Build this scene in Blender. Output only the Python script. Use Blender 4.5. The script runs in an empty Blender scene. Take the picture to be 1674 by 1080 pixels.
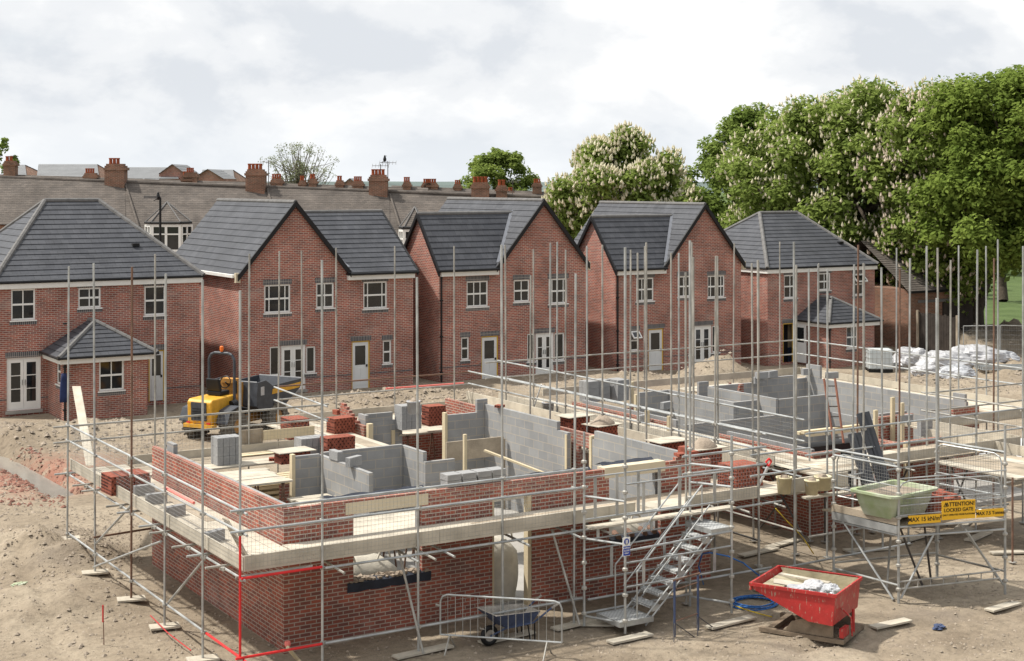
import bpy, math, random
import numpy as np
from mathutils import Vector, Matrix, noise as mn
# ---------------------------------------------------------------- camera, light
SC = bpy.context.scene; COL = SC.collection
CAMH = 8.8; FPX = 2452.0; HX, HY = 837.0, 300.0; AZ = math.radians(31.7)
FW = (math.sin(AZ), math.cos(AZ)); RT = (math.cos(AZ), -math.sin(AZ))
cd = bpy.data.cameras.new('camera'); cam = bpy.data.objects.new('camera', cd); COL.objects.link(cam)
cam.location = (0, 0, CAMH); cam.rotation_euler = (math.pi/2, 0, -AZ)
cd.sensor_width = 36.0; cd.lens = FPX/1674*36; cd.shift_y = -(540-HY)/1674
cd.clip_start = 0.5; cd.clip_end = 6000
SC.camera = cam
SUN_EL, SUN_AZ = math.radians(56), math.radians(-47)   # azimuth from +Y towards +X
sd = Vector((math.sin(SUN_AZ)*math.cos(SUN_EL), math.cos(SUN_AZ)*math.cos(SUN_EL), math.sin(SUN_EL)))
sl = bpy.data.lights.new('sun', 'SUN'); sl.energy = 4.6; sl.angle = math.radians(2.2); sl.color = (1.0, 0.95, 0.87)
so = bpy.data.objects.new('sun', sl); COL.objects.link(so); so.rotation_euler = sd.to_track_quat('Z', 'Y').to_euler(); so.location = (0, 0, 60)
W = bpy.data.worlds.new('World'); SC.world = W; W.use_nodes = True
nt = W.node_tree; nt.nodes.clear()
def wn(t, **k):
    n = nt.nodes.new(t)
    for a, b in k.items(): setattr(n, a, b)
    return n
wo = wn('ShaderNodeOutputWorld'); wb = wn('ShaderNodeBackground'); wb.inputs[1].default_value = 0.1
sky = wn('ShaderNodeTexSky', sky_type='NISHITA', sun_disc=False, sun_elevation=SUN_EL, sun_rotation=SUN_AZ, dust_density=2.0)
tc = wn('ShaderNodeTexCoord'); sx = wn('ShaderNodeSeparateXYZ'); nt.links.new(tc.outputs['Generated'], sx.inputs[0])
def wm(op, a, b=None):
    n = wn('ShaderNodeMath', operation=op)
    for i, v in enumerate((a, b)):
        if v is None: continue
        if isinstance(v, (int, float)): n.inputs[i].default_value = v
        else: nt.links.new(v, n.inputs[i])
    return n.outputs[0]
def wmix(f, a, b):
    n = wn('ShaderNodeMix', data_type='RGBA')
    for s, v in ((n.inputs[0], f), (n.inputs[6], a), (n.inputs[7], b)):
        if isinstance(v, (int, float)): s.default_value = v
        elif isinstance(v, tuple): s.default_value = (*v, 1)
        else: nt.links.new(v, s)
    return n.outputs[2]
def wramp(v, *st):
    r = wn('ShaderNodeValToRGB'); nt.links.new(v, r.inputs[0]); e = r.color_ramp.elements
    e[0].position, e[1].position = st[0][0], st[-1][0]
    for s in st[1:-1]: e.new(s[0])
    for el, s in zip(e, st): el.color = (s[1], s[1], s[1], 1)
    r.color_ramp.interpolation = 'EASE'
    return r.outputs[0]
zc = wm('ADD', wm('MAXIMUM', sx.outputs[2], 0.0), 0.55)
cx = wn('ShaderNodeCombineXYZ'); nt.links.new(wm('DIVIDE', sx.outputs[0], zc), cx.inputs[0]); nt.links.new(wm('DIVIDE', sx.outputs[1], zc), cx.inputs[1])
def wnoise(scale, detail, rough, off, dist=0.0):
    mp = wn('ShaderNodeMapping'); mp.inputs[1].default_value = off; nt.links.new(cx.outputs[0], mp.inputs[0])
    n = wn('ShaderNodeTexNoise'); n.inputs['Scale'].default_value = scale; n.inputs['Detail'].default_value = detail
    n.inputs['Roughness'].default_value = rough; n.inputs['Distortion'].default_value = dist; nt.links.new(mp.outputs[0], n.inputs['Vector']); return n.outputs[0]
big = wnoise(2.6, 9, 0.55, (3.1, 1.7, 0), 0.1); sm = wnoise(5.6, 10, 0.54, (9.3, 4.4, 2), 0.15)
cover = wramp(big, (0.30, 0.35), (0.46, 1.0))
tone = wramp(sm, (0.36, 0.0), (0.47, 0.45), (0.60, 1.0))
cloud = wmix(tone, (6.55, 6.85, 7.25), (9.15, 9.15, 9.1))
skyc = wmix(cover, wmix(0.85, sky.outputs[0], (7.2, 7.6, 8.0)), cloud)
hzf = wramp(sx.outputs[2], (0.0, 1.0), (0.07, 0.0))
skyc = wmix(wm('MULTIPLY', hzf, 0.6), skyc, (7.6, 8.0, 8.4))
zen = wramp(sx.outputs[2], (0.22, 0.0), (0.75, 1.0))            # unseen sky overhead brightened to add fill light
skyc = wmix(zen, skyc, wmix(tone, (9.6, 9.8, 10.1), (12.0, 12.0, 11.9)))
sdn = wn('ShaderNodeVectorMath', operation='DOT_PRODUCT'); nt.links.new(tc.outputs['Generated'], sdn.inputs[0]); sdn.inputs[1].default_value = (sd.x/math.hypot(sd.x, sd.y), sd.y/math.hypot(sd.x, sd.y), 0)   # unseen sky away from the sun dimmed to cut fill on front walls
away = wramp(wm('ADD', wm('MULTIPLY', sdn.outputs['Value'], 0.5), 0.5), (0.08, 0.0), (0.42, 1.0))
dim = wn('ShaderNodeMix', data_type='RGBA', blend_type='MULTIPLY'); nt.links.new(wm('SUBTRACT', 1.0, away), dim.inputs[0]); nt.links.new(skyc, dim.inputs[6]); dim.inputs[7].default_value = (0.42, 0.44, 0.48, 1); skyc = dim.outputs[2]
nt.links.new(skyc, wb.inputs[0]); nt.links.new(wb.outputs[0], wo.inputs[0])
SC.view_settings.view_transform = 'Standard'; SC.view_settings.look = 'None'; SC.view_settings.exposure = 0.22; SC.view_settings.gamma = 1.0
SC.cycles.max_bounces = 6; SC.cycles.transparent_max_bounces = 8
RND = random.Random(7)

# ---------------------------------------------------------------- maths
def at(px, d, z):                     # world point at a camera distance d
    s = (px-HX)*d/FPX
    return Vector((FW[0]*d+RT[0]*s, FW[1]*d+RT[1]*s, z))
def P(px, py, z=0.0): return at(px, FPX*(CAMH-z)/(py-HY), z)
def Xl(px, y):
    t = (px-HX)/FPX; return y*(t*FW[1]-RT[1])/(RT[0]-t*FW[0])
def Yl(px, x):
    t = (px-HX)/FPX; return x*(t*FW[0]-RT[0])/(RT[1]-t*FW[1])
def Zl(py, x, y): return CAMH-(py-HY)*(x*FW[0]+y*FW[1])/FPX

# ---------------------------------------------------------------- materials
def mat(name, col, rough=0.8, var=0.2, vs=3.0, bump=0.0, bs=25.0, metal=0.0, spec=0.3, col2=None, det=5, uvmode='Object'):
    m = bpy.data.materials.new(name); m.use_nodes = True; n = m.node_tree; b = n.nodes['Principled BSDF']
    b.inputs['Roughness'].default_value = rough; b.inputs['Metallic'].default_value = metal; b.inputs['Specular IOR Level'].default_value = spec
    t = n.nodes.new('ShaderNodeTexCoord'); nz = n.nodes.new('ShaderNodeTexNoise'); nz.inputs['Scale'].default_value = vs; nz.inputs['Detail'].default_value = det
    nz.inputs['Roughness'].default_value = 0.62
    n.links.new(t.outputs[uvmode], nz.inputs['Vector'])
    r = n.nodes.new('ShaderNodeValToRGB'); n.links.new(nz.outputs[0], r.inputs[0]); r.color_ramp.elements[0].position = .3; r.color_ramp.elements[1].position = .7
    c2 = col2 or tuple(min(1, c*(1+var)) for c in col); c1 = col if col2 else tuple(c*(1-var) for c in col)
    r.color_ramp.elements[0].color = (*c1, 1); r.color_ramp.elements[1].color = (*c2, 1)
    n.links.new(r.outputs[0], b.inputs['Base Color'])
    if bump:
        bz = n.nodes.new('ShaderNodeTexNoise'); bz.inputs['Scale'].default_value = bs; bz.inputs['Detail'].default_value = 4; n.links.new(t.outputs[uvmode], bz.inputs['Vector'])
        bp = n.nodes.new('ShaderNodeBump'); bp.inputs['Strength'].default_value = bump; bp.inputs['Distance'].default_value = .05; n.links.new(bz.outputs[0], bp.inputs['Height']); n.links.new(bp.outputs[0], b.inputs['Normal'])
    return m
def masonry(name, c1, c2, cm, bw, bh, mo, patch=.25, bump=.4, offset=.5, wash=None, bias=0.0, rough=.9):
    m = bpy.data.materials.new(name); m.use_nodes = True; n = m.node_tree; b = n.nodes['Principled BSDF']; b.inputs['Roughness'].default_value = rough; b.inputs['Specular IOR Level'].default_value = .2
    t = n.nodes.new('ShaderNodeTexCoord'); br = n.nodes.new('ShaderNodeTexBrick'); n.links.new(t.outputs['UV'], br.inputs['Vector'])
    br.offset = offset; br.inputs['Scale'].default_value = 1; br.inputs['Brick Width'].default_value = bw; br.inputs['Row Height'].default_value = bh; br.inputs['Mortar Size'].default_value = mo
    br.inputs['Mortar Smooth'].default_value = .2; br.inputs['Bias'].default_value = bias
    for i, c in zip(('Color1', 'Color2', 'Mortar'), (c1, c2, cm)): br.inputs[i].default_value = (*c, 1)
    nz = n.nodes.new('ShaderNodeTexNoise'); nz.inputs['Scale'].default_value = .9; nz.inputs['Detail'].default_value = 7; nz.inputs['Roughness'].default_value = .65; n.links.new(t.outputs['Object'], nz.inputs['Vector'])
    r = n.nodes.new('ShaderNodeMapRange'); r.inputs[1].default_value = .3; r.inputs[2].default_value = .7; r.inputs[3].default_value = 1-patch; r.inputs[4].default_value = 1+patch; n.links.new(nz.outputs[0], r.inputs[0])
    mx = n.nodes.new('ShaderNodeMix'); mx.data_type = 'RGBA'; mx.blend_type = 'MULTIPLY'; mx.inputs[0].default_value = 1; n.links.new(br.outputs[0], mx.inputs[6]); n.links.new(r.outputs[0], mx.inputs[7]); out = mx.outputs[2]
    if wash:
        n2 = n.nodes.new('ShaderNodeTexNoise'); n2.inputs['Scale'].default_value = .55; n2.inputs['Detail'].default_value = 8; n2.inputs['Roughness'].default_value = .7; mp = n.nodes.new('ShaderNodeMapping'); mp.inputs[3].default_value = (1, 1, 2.2); mp.inputs[1].default_value = (5, 3, 1)
        n.links.new(t.outputs['Object'], mp.inputs[0]); n.links.new(mp.outputs[0], n2.inputs['Vector'])
        r2 = n.nodes.new('ShaderNodeMapRange'); r2.inputs[1].default_value = .55; r2.inputs[2].default_value = .8; r2.inputs[4].default_value = wash; n.links.new(n2.outputs[0], r2.inputs[0])
        m2 = n.nodes.new('ShaderNodeMix'); m2.data_type = 'RGBA'; n.links.new(r2.outputs[0], m2.inputs[0]); n.links.new(out, m2.inputs[6]); m2.inputs[7].default_value = (.42, .36, .32, 1); out = m2.outputs[2]
    n.links.new(out, b.inputs['Base Color'])
    bp = n.nodes.new('ShaderNodeBump'); bp.inputs['Strength'].default_value = bump; bp.inputs['Distance'].default_value = .01; bp.invert = True; n.links.new(br.outputs[1], bp.inputs['Height']); n.links.new(bp.outputs[0], b.inputs['Normal'])
    return m
MAT = {}
MAT['brick'] = masonry('red_brick', (.34, .105, .072), (.175, .075, .066), (.46, .39, .33), .225, .075, .010, .30, wash=.5, bias=-.15)
MAT['brick_new'] = masonry('fresh_brick', (.345, .105, .070), (.175, .08, .068), (.40, .335, .275), .225, .075, .010, .28, wash=.5, bias=-.1)
MAT['brick_old'] = masonry('old_brick', (.27, .12, .075), (.16, .08, .055), (.30, .25, .19), .225, .075, .010, .3)
MAT['soldier'] = masonry('grey_soldier_brick', (.10, .10, .108), (.065, .067, .075), (.34, .31, .28), .075, .225, .010, .15, offset=0)
MAT['block'] = masonry('concrete_block', (.30, .30, .297), (.255, .257, .258), (.37, .335, .285), .45, .225, .011, .16, bump=.25, wash=.2)
MAT['terrtile'] = masonry('old_tile', (.145, .124, .107), (.11, .096, .085), (.095, .085, .076), .26, .16, .010, .28, bump=.5)
MAT['slate'] = masonry('dark_roof_tile', (.074, .077, .086), (.058, .061, .070), (.048, .05, .056), .30, .345, .012, .22, bump=.25, rough=.55)
MAT['ridge'] = mat('ridge_tile', (.15, .145, .14), .8, .2, 4, .1)
MAT['upvc'] = mat('white_upvc', (.78, .78, .75), .4, .04, 2)
MAT['doorwhite'] = mat('white_door', (.68, .69, .68), .5, .05, 2)
MAT['fascia'] = mat('white_fascia', (.74, .73, .69), .5, .06, 2)
MAT['glass'] = mat('dark_glass', (.018, .020, .022), .06, .5, 1.2, spec=.55)
MAT['curtain'] = mat('plasterboard', (.35, .27, .18), .9, .2, 2)
MAT['black'] = mat('black_plastic', (.012, .012, .013), .45, .2, 3)
MAT['yellowtape'] = mat('yellow_frame_tape', (.62, .40, .07), .7, .1, 3)
MAT['terracotta'] = mat('terracotta', (.30, .075, .03), .85, .25, 4)
MAT['concrete'] = mat('concrete', (.33, .315, .29), .9, .15, 2, .15)
MAT['stone'] = mat('rubble', (.30, .25, .195), .95, .3, 2.0, .3, 8)
MAT['bark'] = mat('bark', (.075, .06, .045), .95, .35, 6, .6, 14)
MAT['palebark'] = mat('pale_bark', (.20, .18, .14), .95, .25, 6)
MAT['galv'] = mat('galvanised_steel', (.42, .43, .42), .45, .32, 2.2, .05, 40, metal=.55, spec=.5)
MAT['galvold'] = mat('weathered_steel', (.36, .345, .31), .6, .38, 2.2, .05, 40, metal=.35, spec=.4)
MAT['rust'] = mat('rusty_steel', (.17, .10, .07), .85, .35, 6, .2, 30)
MAT['darksteel'] = mat('dark_steel', (.10, .09, .085), .6, .3, 5, metal=.4)
MAT['redpaint'] = mat('red_paint', (.62, .03, .03), .5, .15, 4)
MAT['plank'] = mat('scaffold_board', (.47, .425, .345), .88, .25, 1.6, .15, 30)
MAT['plankold'] = mat('old_board', (.34, .285, .215), .9, .3, 1.6, .2, 30)
MAT['newwood'] = mat('new_timber', (.58, .49, .33), .8, .1, 2)
MAT['lintel'] = mat('cream_lintel', (.55, .48, .355), .7, .07, 2)
MAT['mesh'] = mat('mesh_wire', (.33, .33, .32), .5, .1, 3, metal=.5)
MAT['dpc'] = mat('dark_membrane', (.03, .035, .05), .5, .3, 4, .3, 10)
MAT['sand'] = mat('mortar_heap', (.30, .245, .19), .95, .2, 6, .4, 30)
MAT['canvas'] = mat('bulk_bag', (.50, .465, .39), .85, .12, 4, .3, 9)
def leafmat(name, a, b, tr=.35):
    m = bpy.data.materials.new(name); m.use_nodes = True; n = m.node_tree; n.nodes.clear()
    o = n.nodes.new('ShaderNodeOutputMaterial'); t = n.nodes.new('ShaderNodeTexCoord'); nz = n.nodes.new('ShaderNodeTexNoise'); nz.inputs['Scale'].default_value = .9; nz.inputs['Detail'].default_value = 6; n.links.new(t.outputs['Object'], nz.inputs['Vector'])
    r = n.nodes.new('ShaderNodeValToRGB'); r.color_ramp.elements[0].position = .35; r.color_ramp.elements[1].position = .65; r.color_ramp.elements[0].color = (*a, 1); r.color_ramp.elements[1].color = (*b, 1); n.links.new(nz.outputs[0], r.inputs[0])
    d = n.nodes.new('ShaderNodeBsdfDiffuse'); tl = n.nodes.new('ShaderNodeBsdfTranslucent'); mx = n.nodes.new('ShaderNodeMixShader'); mx.inputs[0].default_value = tr
    n.links.new(r.outputs[0], d.inputs[0]); n.links.new(r.outputs[0], tl.inputs[0]); n.links.new(d.outputs[0], mx.inputs[1]); n.links.new(tl.outputs[0], mx.inputs[2]); n.links.new(mx.outputs[0], o.inputs[0])
    return m
MAT['leaf'] = leafmat('chestnut_leaf', (.165, .225, .055), (.275, .345, .09), .45)
MAT['leaf2'] = leafmat('maple_leaf', (.155, .22, .05), (.25, .32, .085), .45)
MAT['leaf3'] = leafmat('dark_leaf', (.15, .215, .045), (.24, .31, .07), .45)
MAT['leafpale'] = leafmat('willow_leaf', (.20, .23, .13), (.30, .32, .20), .4)
MAT['blossom'] = leafmat('cream_blossom', (.72, .66, .48), (.84, .79, .63), .3)
MAT['blossompink'] = leafmat('pink_blossom', (.72, .61, .50), (.82, .73, .61), .3)

# ---------------------------------------------------------------- mesh builder
WL = {}
def tag(o, label=None, cat=None, group=None, kind=None):
    if label: o['label'] = label
    if cat: o['category'] = cat
    if group: o['group'] = group
    if kind: o['kind'] = kind
    return o
def thing(name, label, cat, loc=(0, 0, 0), rz=0.0, group=None):
    o = bpy.data.objects.new(name, None); COL.objects.link(o); o.location = loc; o.rotation_euler = (0, 0, rz); o.empty_display_size = .2
    WL[o] = Vector(loc); return tag(o, label, cat, group)
class MB:
    def __init__(s): s.v = []; s.f = []
    def poly(s, pts):
        n = len(s.v); s.v += [tuple(p) for p in pts]; s.f.append(tuple(range(n, n+len(pts))))
    def box(s, x0, y0, z0, x1, y1, z1):
        x0, x1 = min(x0, x1), max(x0, x1); y0, y1 = min(y0, y1), max(y0, y1); z0, z1 = min(z0, z1), max(z0, z1)
        n = len(s.v); s.v += [(x, y, z) for z in (z0, z1) for x, y in ((x0, y0), (x1, y0), (x1, y1), (x0, y1))]
        s.f += [tuple(n+i for i in q) for q in ((3, 2, 1, 0), (4, 5, 6, 7), (0, 1, 5, 4), (1, 2, 6, 5), (2, 3, 7, 6), (3, 0, 4, 7))]; return s
    def hexa(s, p8):                  # bottom 4 (ccw), top 4
        n = len(s.v); s.v += [tuple(p) for p in p8]
        s.f += [tuple(n+i for i in q) for q in ((3, 2, 1, 0), (4, 5, 6, 7), (0, 1, 5, 4), (1, 2, 6, 5), (2, 3, 7, 6), (3, 0, 4, 7))]; return s
    def obox(s, c, size, M=None):     # centred box turned by a 3x3 matrix
        M = M or Matrix.Identity(3); c = Vector(c); hx, hy, hz = (a/2 for a in size)
        return s.hexa([c+M@Vector(q) for q in ((-hx, -hy, -hz), (hx, -hy, -hz), (hx, hy, -hz), (-hx, hy, -hz), (-hx, -hy, hz), (hx, -hy, hz), (hx, hy, hz), (-hx, hy, hz))])
    def tube(s, p, q, r=.024, n=8, r2=None, cap=True):
        p, q = Vector(p), Vector(q); d = (q-p).normalized(); a = d.orthogonal().normalized(); b = d.cross(a); r2 = r if r2 is None else r2; k = len(s.v)
        for c, rr in ((p, r), (q, r2)):
            s.v += [tuple(c+(a*math.cos(2*math.pi*i/n)+b*math.sin(2*math.pi*i/n))*rr) for i in range(n)]
        s.f += [(k+i, k+(i+1) % n, k+n+(i+1) % n, k+n+i) for i in range(n)]
        if cap: s.f += [tuple(k+i for i in reversed(range(n))), tuple(k+n+i for i in range(n))]
        return s
    def path(s, pts, r, n=6):
        for a, b in zip(pts, pts[1:]): s.tube(a, b, r, n)
        return s
    def lathe(s, c, prof, n=14):      # prof: (radius, z)
        c = Vector(c); k = len(s.v)
        for r, z in prof: s.v += [(c.x+r*math.cos(2*math.pi*i/n), c.y+r*math.sin(2*math.pi*i/n), c.z+z) for i in range(n)]
        for j in range(len(prof)-1):
            s.f += [(k+j*n+i, k+j*n+(i+1) % n, k+(j+1)*n+(i+1) % n, k+(j+1)*n+i) for i in range(n)]
        s.f += [tuple(k+i for i in reversed(range(n))), tuple(k+(len(prof)-1)*n+i for i in range(n))]; return s
    def prism(s, poly, h0, h1, axis='z'):   # outline extruded along an axis
        mp = {'z': lambda a, b, h: (a, b, h), 'y': lambda a, b, h: (a, h, b), 'x': lambda a, b, h: (h, a, b)}[axis]; n = len(poly); k = len(s.v)
        s.v += [mp(a, b, h0) for a, b in poly]+[mp(a, b, h1) for a, b in poly]
        s.f += [(k+i, k+(i+1) % n, k+n+(i+1) % n, k+n+i) for i in range(n)]+[tuple(k+i for i in reversed(range(n))), tuple(k+n+i for i in range(n))]; return s
    def build(s, name, m, parent=None, local=False, smooth=False, kind=None, uvoff=(0, 0)):
        me = bpy.data.meshes.new(name); V = np.array(s.v, dtype=float)
        off = WL[parent] if (parent is not None and not local) else Vector((0, 0, 0))
        me.from_pydata((V-np.array(off)).tolist(), [], s.f); me.materials.append(MAT[m] if isinstance(m, str) else m)
        uv = me.uv_layers.new(name='UVMap'); nrm = np.zeros(len(me.polygons)*3); me.polygons.foreach_get('normal', nrm); nrm = nrm.reshape(-1, 3)
        t = np.stack([-nrm[:, 1], nrm[:, 0], np.zeros(len(nrm))], 1); L = np.linalg.norm(t, axis=1); flat = L < .05; t[flat] = (1, 0, 0); L[flat] = 1; t /= L[:, None]
        t[(np.abs(t).argmax(1)[:, None] == np.arange(3)).astype(float).__mul__(t).sum(1) < 0] *= -1
        b = np.cross(nrm, t); b[b[:, 2] < 0] *= -1
        tot = np.array([p.loop_total for p in me.polygons]); fi = np.repeat(np.arange(len(tot)), tot); li = np.zeros(len(me.loops), dtype=int); me.loops.foreach_get('vertex_index', li)
        co = V[li]; u = np.stack([(co*t[fi]).sum(1)+uvoff[0], (co*b[fi]).sum(1)+uvoff[1]], 1)
        uv.data.foreach_set('uv', u.ravel())
        if smooth: me.polygons.foreach_set('use_smooth', [True]*len(me.polygons))
        o = bpy.data.objects.new(name, me); COL.objects.link(o)
        if parent is not None: o.parent = parent; WL[o] = Vector(off) if not local else WL[parent]
        else: WL[o] = Vector((0, 0, 0))
        if kind: o['kind'] = kind
        return o
def box(x0, y0, z0, x1, y1, z1): return MB().box(x0, y0, z0, x1, y1, z1)
def copy_thing(o, loc, rz=None, label=None, group=None):
    c = o.copy(); COL.objects.link(c); c.location = loc
    if rz is not None: c.rotation_euler = (0, 0, rz)
    WL[c] = Vector(loc)
    if label: c['label'] = label
    if group: c['group'] = group
    for ch in list(o.children):
        d = ch.copy(); COL.objects.link(d); d.parent = c
        for g in ch.children:
            e = g.copy(); COL.objects.link(e); e.parent = d
    return c
def rect_wall(mb, axis, c0, c1, a0, a1, z0, z1, holes=(), top=None):
    """slab between c0..c1 on one axis, a0..a1 along the other, with rectangular holes (a0,z0,a1,z1)"""
    As = sorted({a0, a1, *[min(max(h[i], a0), a1) for h in holes for i in (0, 2)]}); Zs = sorted({z0, z1, *[min(max(h[i], z0), z1) for h in holes for i in (1, 3)]})
    def full(i, j):
        if i < 0 or j < 0 or i >= len(As)-1 or j >= len(Zs)-1: return False
        a, z = (As[i]+As[i+1])/2, (Zs[j]+Zs[j+1])/2
        return not any(h[0] < a < h[2] and h[1] < z < h[3] for h in holes)
    pt = (lambda a, c, z: (a, c, z)) if axis == 'y' else (lambda a, c, z: (c, a, z))
    for i in range(len(As)-1):
        for j in range(len(Zs)-1):
            if not full(i, j): continue
            A, B, C, D = As[i], As[i+1], Zs[j], Zs[j+1]
            mb.poly([pt(A, c0, C), pt(B, c0, C), pt(B, c0, D), pt(A, c0, D)]); mb.poly([pt(B, c1, C), pt(A, c1, C), pt(A, c1, D), pt(B, c1, D)])
            if not full(i-1, j): mb.poly([pt(A, c0, C), pt(A, c0, D), pt(A, c1, D), pt(A, c1, C)])
            if not full(i+1, j): mb.poly([pt(B, c0, C), pt(B, c1, C), pt(B, c1, D), pt(B, c0, D)])
            if not full(i, j-1): mb.poly([pt(A, c0, C), pt(A, c1, C), pt(B, c1, C), pt(B, c0, C)])
            if not full(i, j+1): mb.poly([pt(A, c0, D), pt(B, c0, D), pt(B, c1, D), pt(A, c1, D)])
    return mb
def clip(poly, k, lo, hi):
    for sgn, lim in ((1, lo), (-1, -hi)):
        out = []
        for i in range(len(poly)):
            p, q = poly[i], poly[(i+1) % len(poly)]; a, b = p[k]*sgn-lim, q[k]*sgn-lim
            if a >= 0: out.append(p)
            if (a >= 0) != (b >= 0):
                t = a/(a-b); out.append(tuple(p[m]+(q[m]-p[m])*t for m in range(len(p))))
        poly = out
        if len(poly) < 3: return []
    return poly
def roof_plane(mb, pts, gauge=.33, lift=.024):
    """one slope laid in lapped courses: each course is tilted up at its lower edge"""
    pts = [Vector(p) for p in pts]; n = (pts[1]-pts[0]).cross(pts[2]-pts[0]).normalized()
    if n.z < 0: n = -n
    t = Vector((-n.y, n.x, 0)).normalized(); b = n.cross(t)
    if b.z < 0: b = -b
    o = pts[0]; q = [((p-o).dot(t), (p-o).dot(b)) for p in pts]; v0, v1 = min(p[1] for p in q), max(p[1] for p in q); k = max(1, round((v1-v0)/gauge)); g = (v1-v0)/k
    for i in range(k):
        lo = v0+i*g; c = clip(q, 1, lo, lo+g)
        if not c: continue
        mb.poly([o+t*u+b*v+n*(lift*(1-(v-lo)/g)+.004) for u, v in c])
        low = sorted(u for u, v in c if v < lo+1e-6)
        if len(low) >= 2: mb.poly([o+t*low[0]+b*lo, o+t*low[-1]+b*lo, o+t*low[-1]+b*lo+n*(lift+.004), o+t*low[0]+b*lo+n*(lift+.004)])
    return mb
# ---------------------------------------------------------------- ground
def ss(a, b, x):
    t = min(1, max(0, (x-a)/(b-a))); return t*t*(3-2*t)
def bump(x, y, cx, cy, rx, ry, h, rot=0.0):
    dx, dy = x-cx, y-cy; c, s = math.cos(rot), math.sin(rot); a, b = (dx*c+dy*s)/rx, (-dx*s+dy*c)/ry; q = a*a+b*b
    return h*(1-q)**2*(1+.0*q) if q < 1 else 0.0
HEAPS = []
for px, py, rx, ry, h in ((70, 905, 2.2, 3.4, .55), (110, 985, 1.8, 2.2, .3), (20, 1000, 1.5, 1.6, .25), (60, 715, 5, 3.2, .55), (215, 705, 7, 1.9, .35),
                          (560, 662, 5, 2.4, .5), (700, 655, 6, 2.2, .55), (1170, 628, 3.2, 2.6, 1.15), (1030, 622, 5, 2.0, .6), (940, 640, 4, 2, .5), (1290, 625, 5, 2.2, .35), (1400, 640, 6, 2.2, .45), (1480, 640, 6, 3, .6),
                          (1540, 625, 4, 3, .5), (1620, 560, 9, 7, 1.3), (1650, 600, 6, 5, .8), (830, 660, 5, 2, .5)):
    q = P(px, py); HEAPS.append((q.x, q.y, rx, ry, h*(.62 if py < 720 and h < 1.1 else 1)))
TR0, TR1 = P(-60, 705), P(112, 800)
def seg_d(x, y, a, b):
    d = Vector((b.x-a.x, b.y-a.y)); w = Vector((x-a.x, y-a.y)); t = min(1, max(0, w.dot(d)/d.dot(d))); return (w-d*t).length
RUTS = [(P(1760, 1000), P(1380, 1075)), (P(1380, 1075), P(850, 1120)), (P(-60, 830), P(210, 770)), (P(210, 770), P(330, 725)), (P(40, 1110), P(-40, 900))]
def ground(x, y):
    z = -.5*ss(37, 51, x)*ss(40, 52, y)
    for hx_, hy_, rx, ry, h in HEAPS:
        q = bump(x, y, hx_, hy_, rx, ry, h)
        if q: z += q*(1+.55*mn.fractal((x*.9, y*.9, 3), .8, 2, 4))
    d = seg_d(x, y, TR0, TR1)
    if d < 2: d += .3*mn.noise((x*1.1, y*1.1, 7))
    z -= .5*(1-ss(.25, .85, d))
    d2 = x*FW[0]+y*FW[1]
    for A_, B_ in RUTS:
        q = seg_d(x, y, A_, B_)
        if q < 2.2: q += .12*mn.noise((x*.6, y*.6, 5)); z += -.075*math.exp(-((q-.85)/.17)**2)+.03*math.exp(-((q-1.2)/.15)**2)+.02*math.exp(-((q-.5)/.15)**2)
    if d2 < 110:
        z += .035*mn.noise((x*.5, y*.5, 0))+.028*mn.fractal((x*1.7, y*1.7, 0), .7, 2, 4)*(1.6 if x < 9.3 else .8)
    return z
def gz(x, y): return ground(x, y)
fine = [i*.16 for i in range(int(4/.16), int(40/.16))]
xs = sorted({-3000, -1500, -700, -300, -120, -60, -30, -15, -8, *[round(-4+i*.2, 3) for i in range(160)], *[28+i*.4 for i in range(130)], 82, 90, 110, 150, 220, 400, 800, 1600, 3000})
ys = sorted({-200, -60, 0, 8, 14, *[18+i*.2 for i in range(120)], *[42+i*.35 for i in range(75)], 70, 75, 82, 90, 100, 120, 150, 220, 350, 600, 1200, 2400, 3500})
mb = MB(); mb.v = [(x, y, ground(x, y)) for y in ys for x in xs]; nx = len(xs)
mb.f = [(j*nx+i, j*nx+i+1, (j+1)*nx+i+1, (j+1)*nx+i) for j in range(len(ys)-1) for i in range(nx-1)]
gm = bpy.data.materials.new('site_soil'); gm.use_nodes = True; n = gm.node_tree; b = n.nodes['Principled BSDF']; b.inputs['Roughness'].default_value = .95; b.inputs['Specular IOR Level'].default_value = .15
t = n.nodes.new('ShaderNodeTexCoord')
def gn(scale, det=8, ro=.6, off=(0, 0, 0)):
    mp = n.nodes.new('ShaderNodeMapping'); mp.inputs[1].default_value = off; n.links.new(t.outputs['Object'], mp.inputs[0])
    q = n.nodes.new('ShaderNodeTexNoise'); q.inputs['Scale'].default_value = scale; q.inputs['Detail'].default_value = det; q.inputs['Roughness'].default_value = ro; n.links.new(mp.outputs[0], q.inputs['Vector']); return q.outputs[0]
def gramp(v, *st):
    r = n.nodes.new('ShaderNodeValToRGB'); n.links.new(v, r.inputs[0]); e = r.color_ramp.elements
    e[0].position, e[1].position = st[0][0], st[-1][0]
    for s in st[1:-1]: e.new(s[0])
    for el, s in zip(e, st): el.color = (*s[1], 1)
    return r.outputs[0]
def gmix(f, a, b_, mode='MIX'):
    q = n.nodes.new('ShaderNodeMix'); q.data_type = 'RGBA'; q.blend_type = mode
    for s, v in ((q.inputs[0], f), (q.inputs[6], a), (q.inputs[7], b_)):
        if isinstance(v, (int, float)): s.default_value = v
        elif isinstance(v, tuple): s.default_value = (*v, 1)
        else: n.links.new(v, s)
    return q.outputs[2]
c = gramp(gn(.28, 9, .62), (.32, (.195, .156, .113)), (.5, (.278, .228, .168)), (.68, (.355, .300, .226)))
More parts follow.
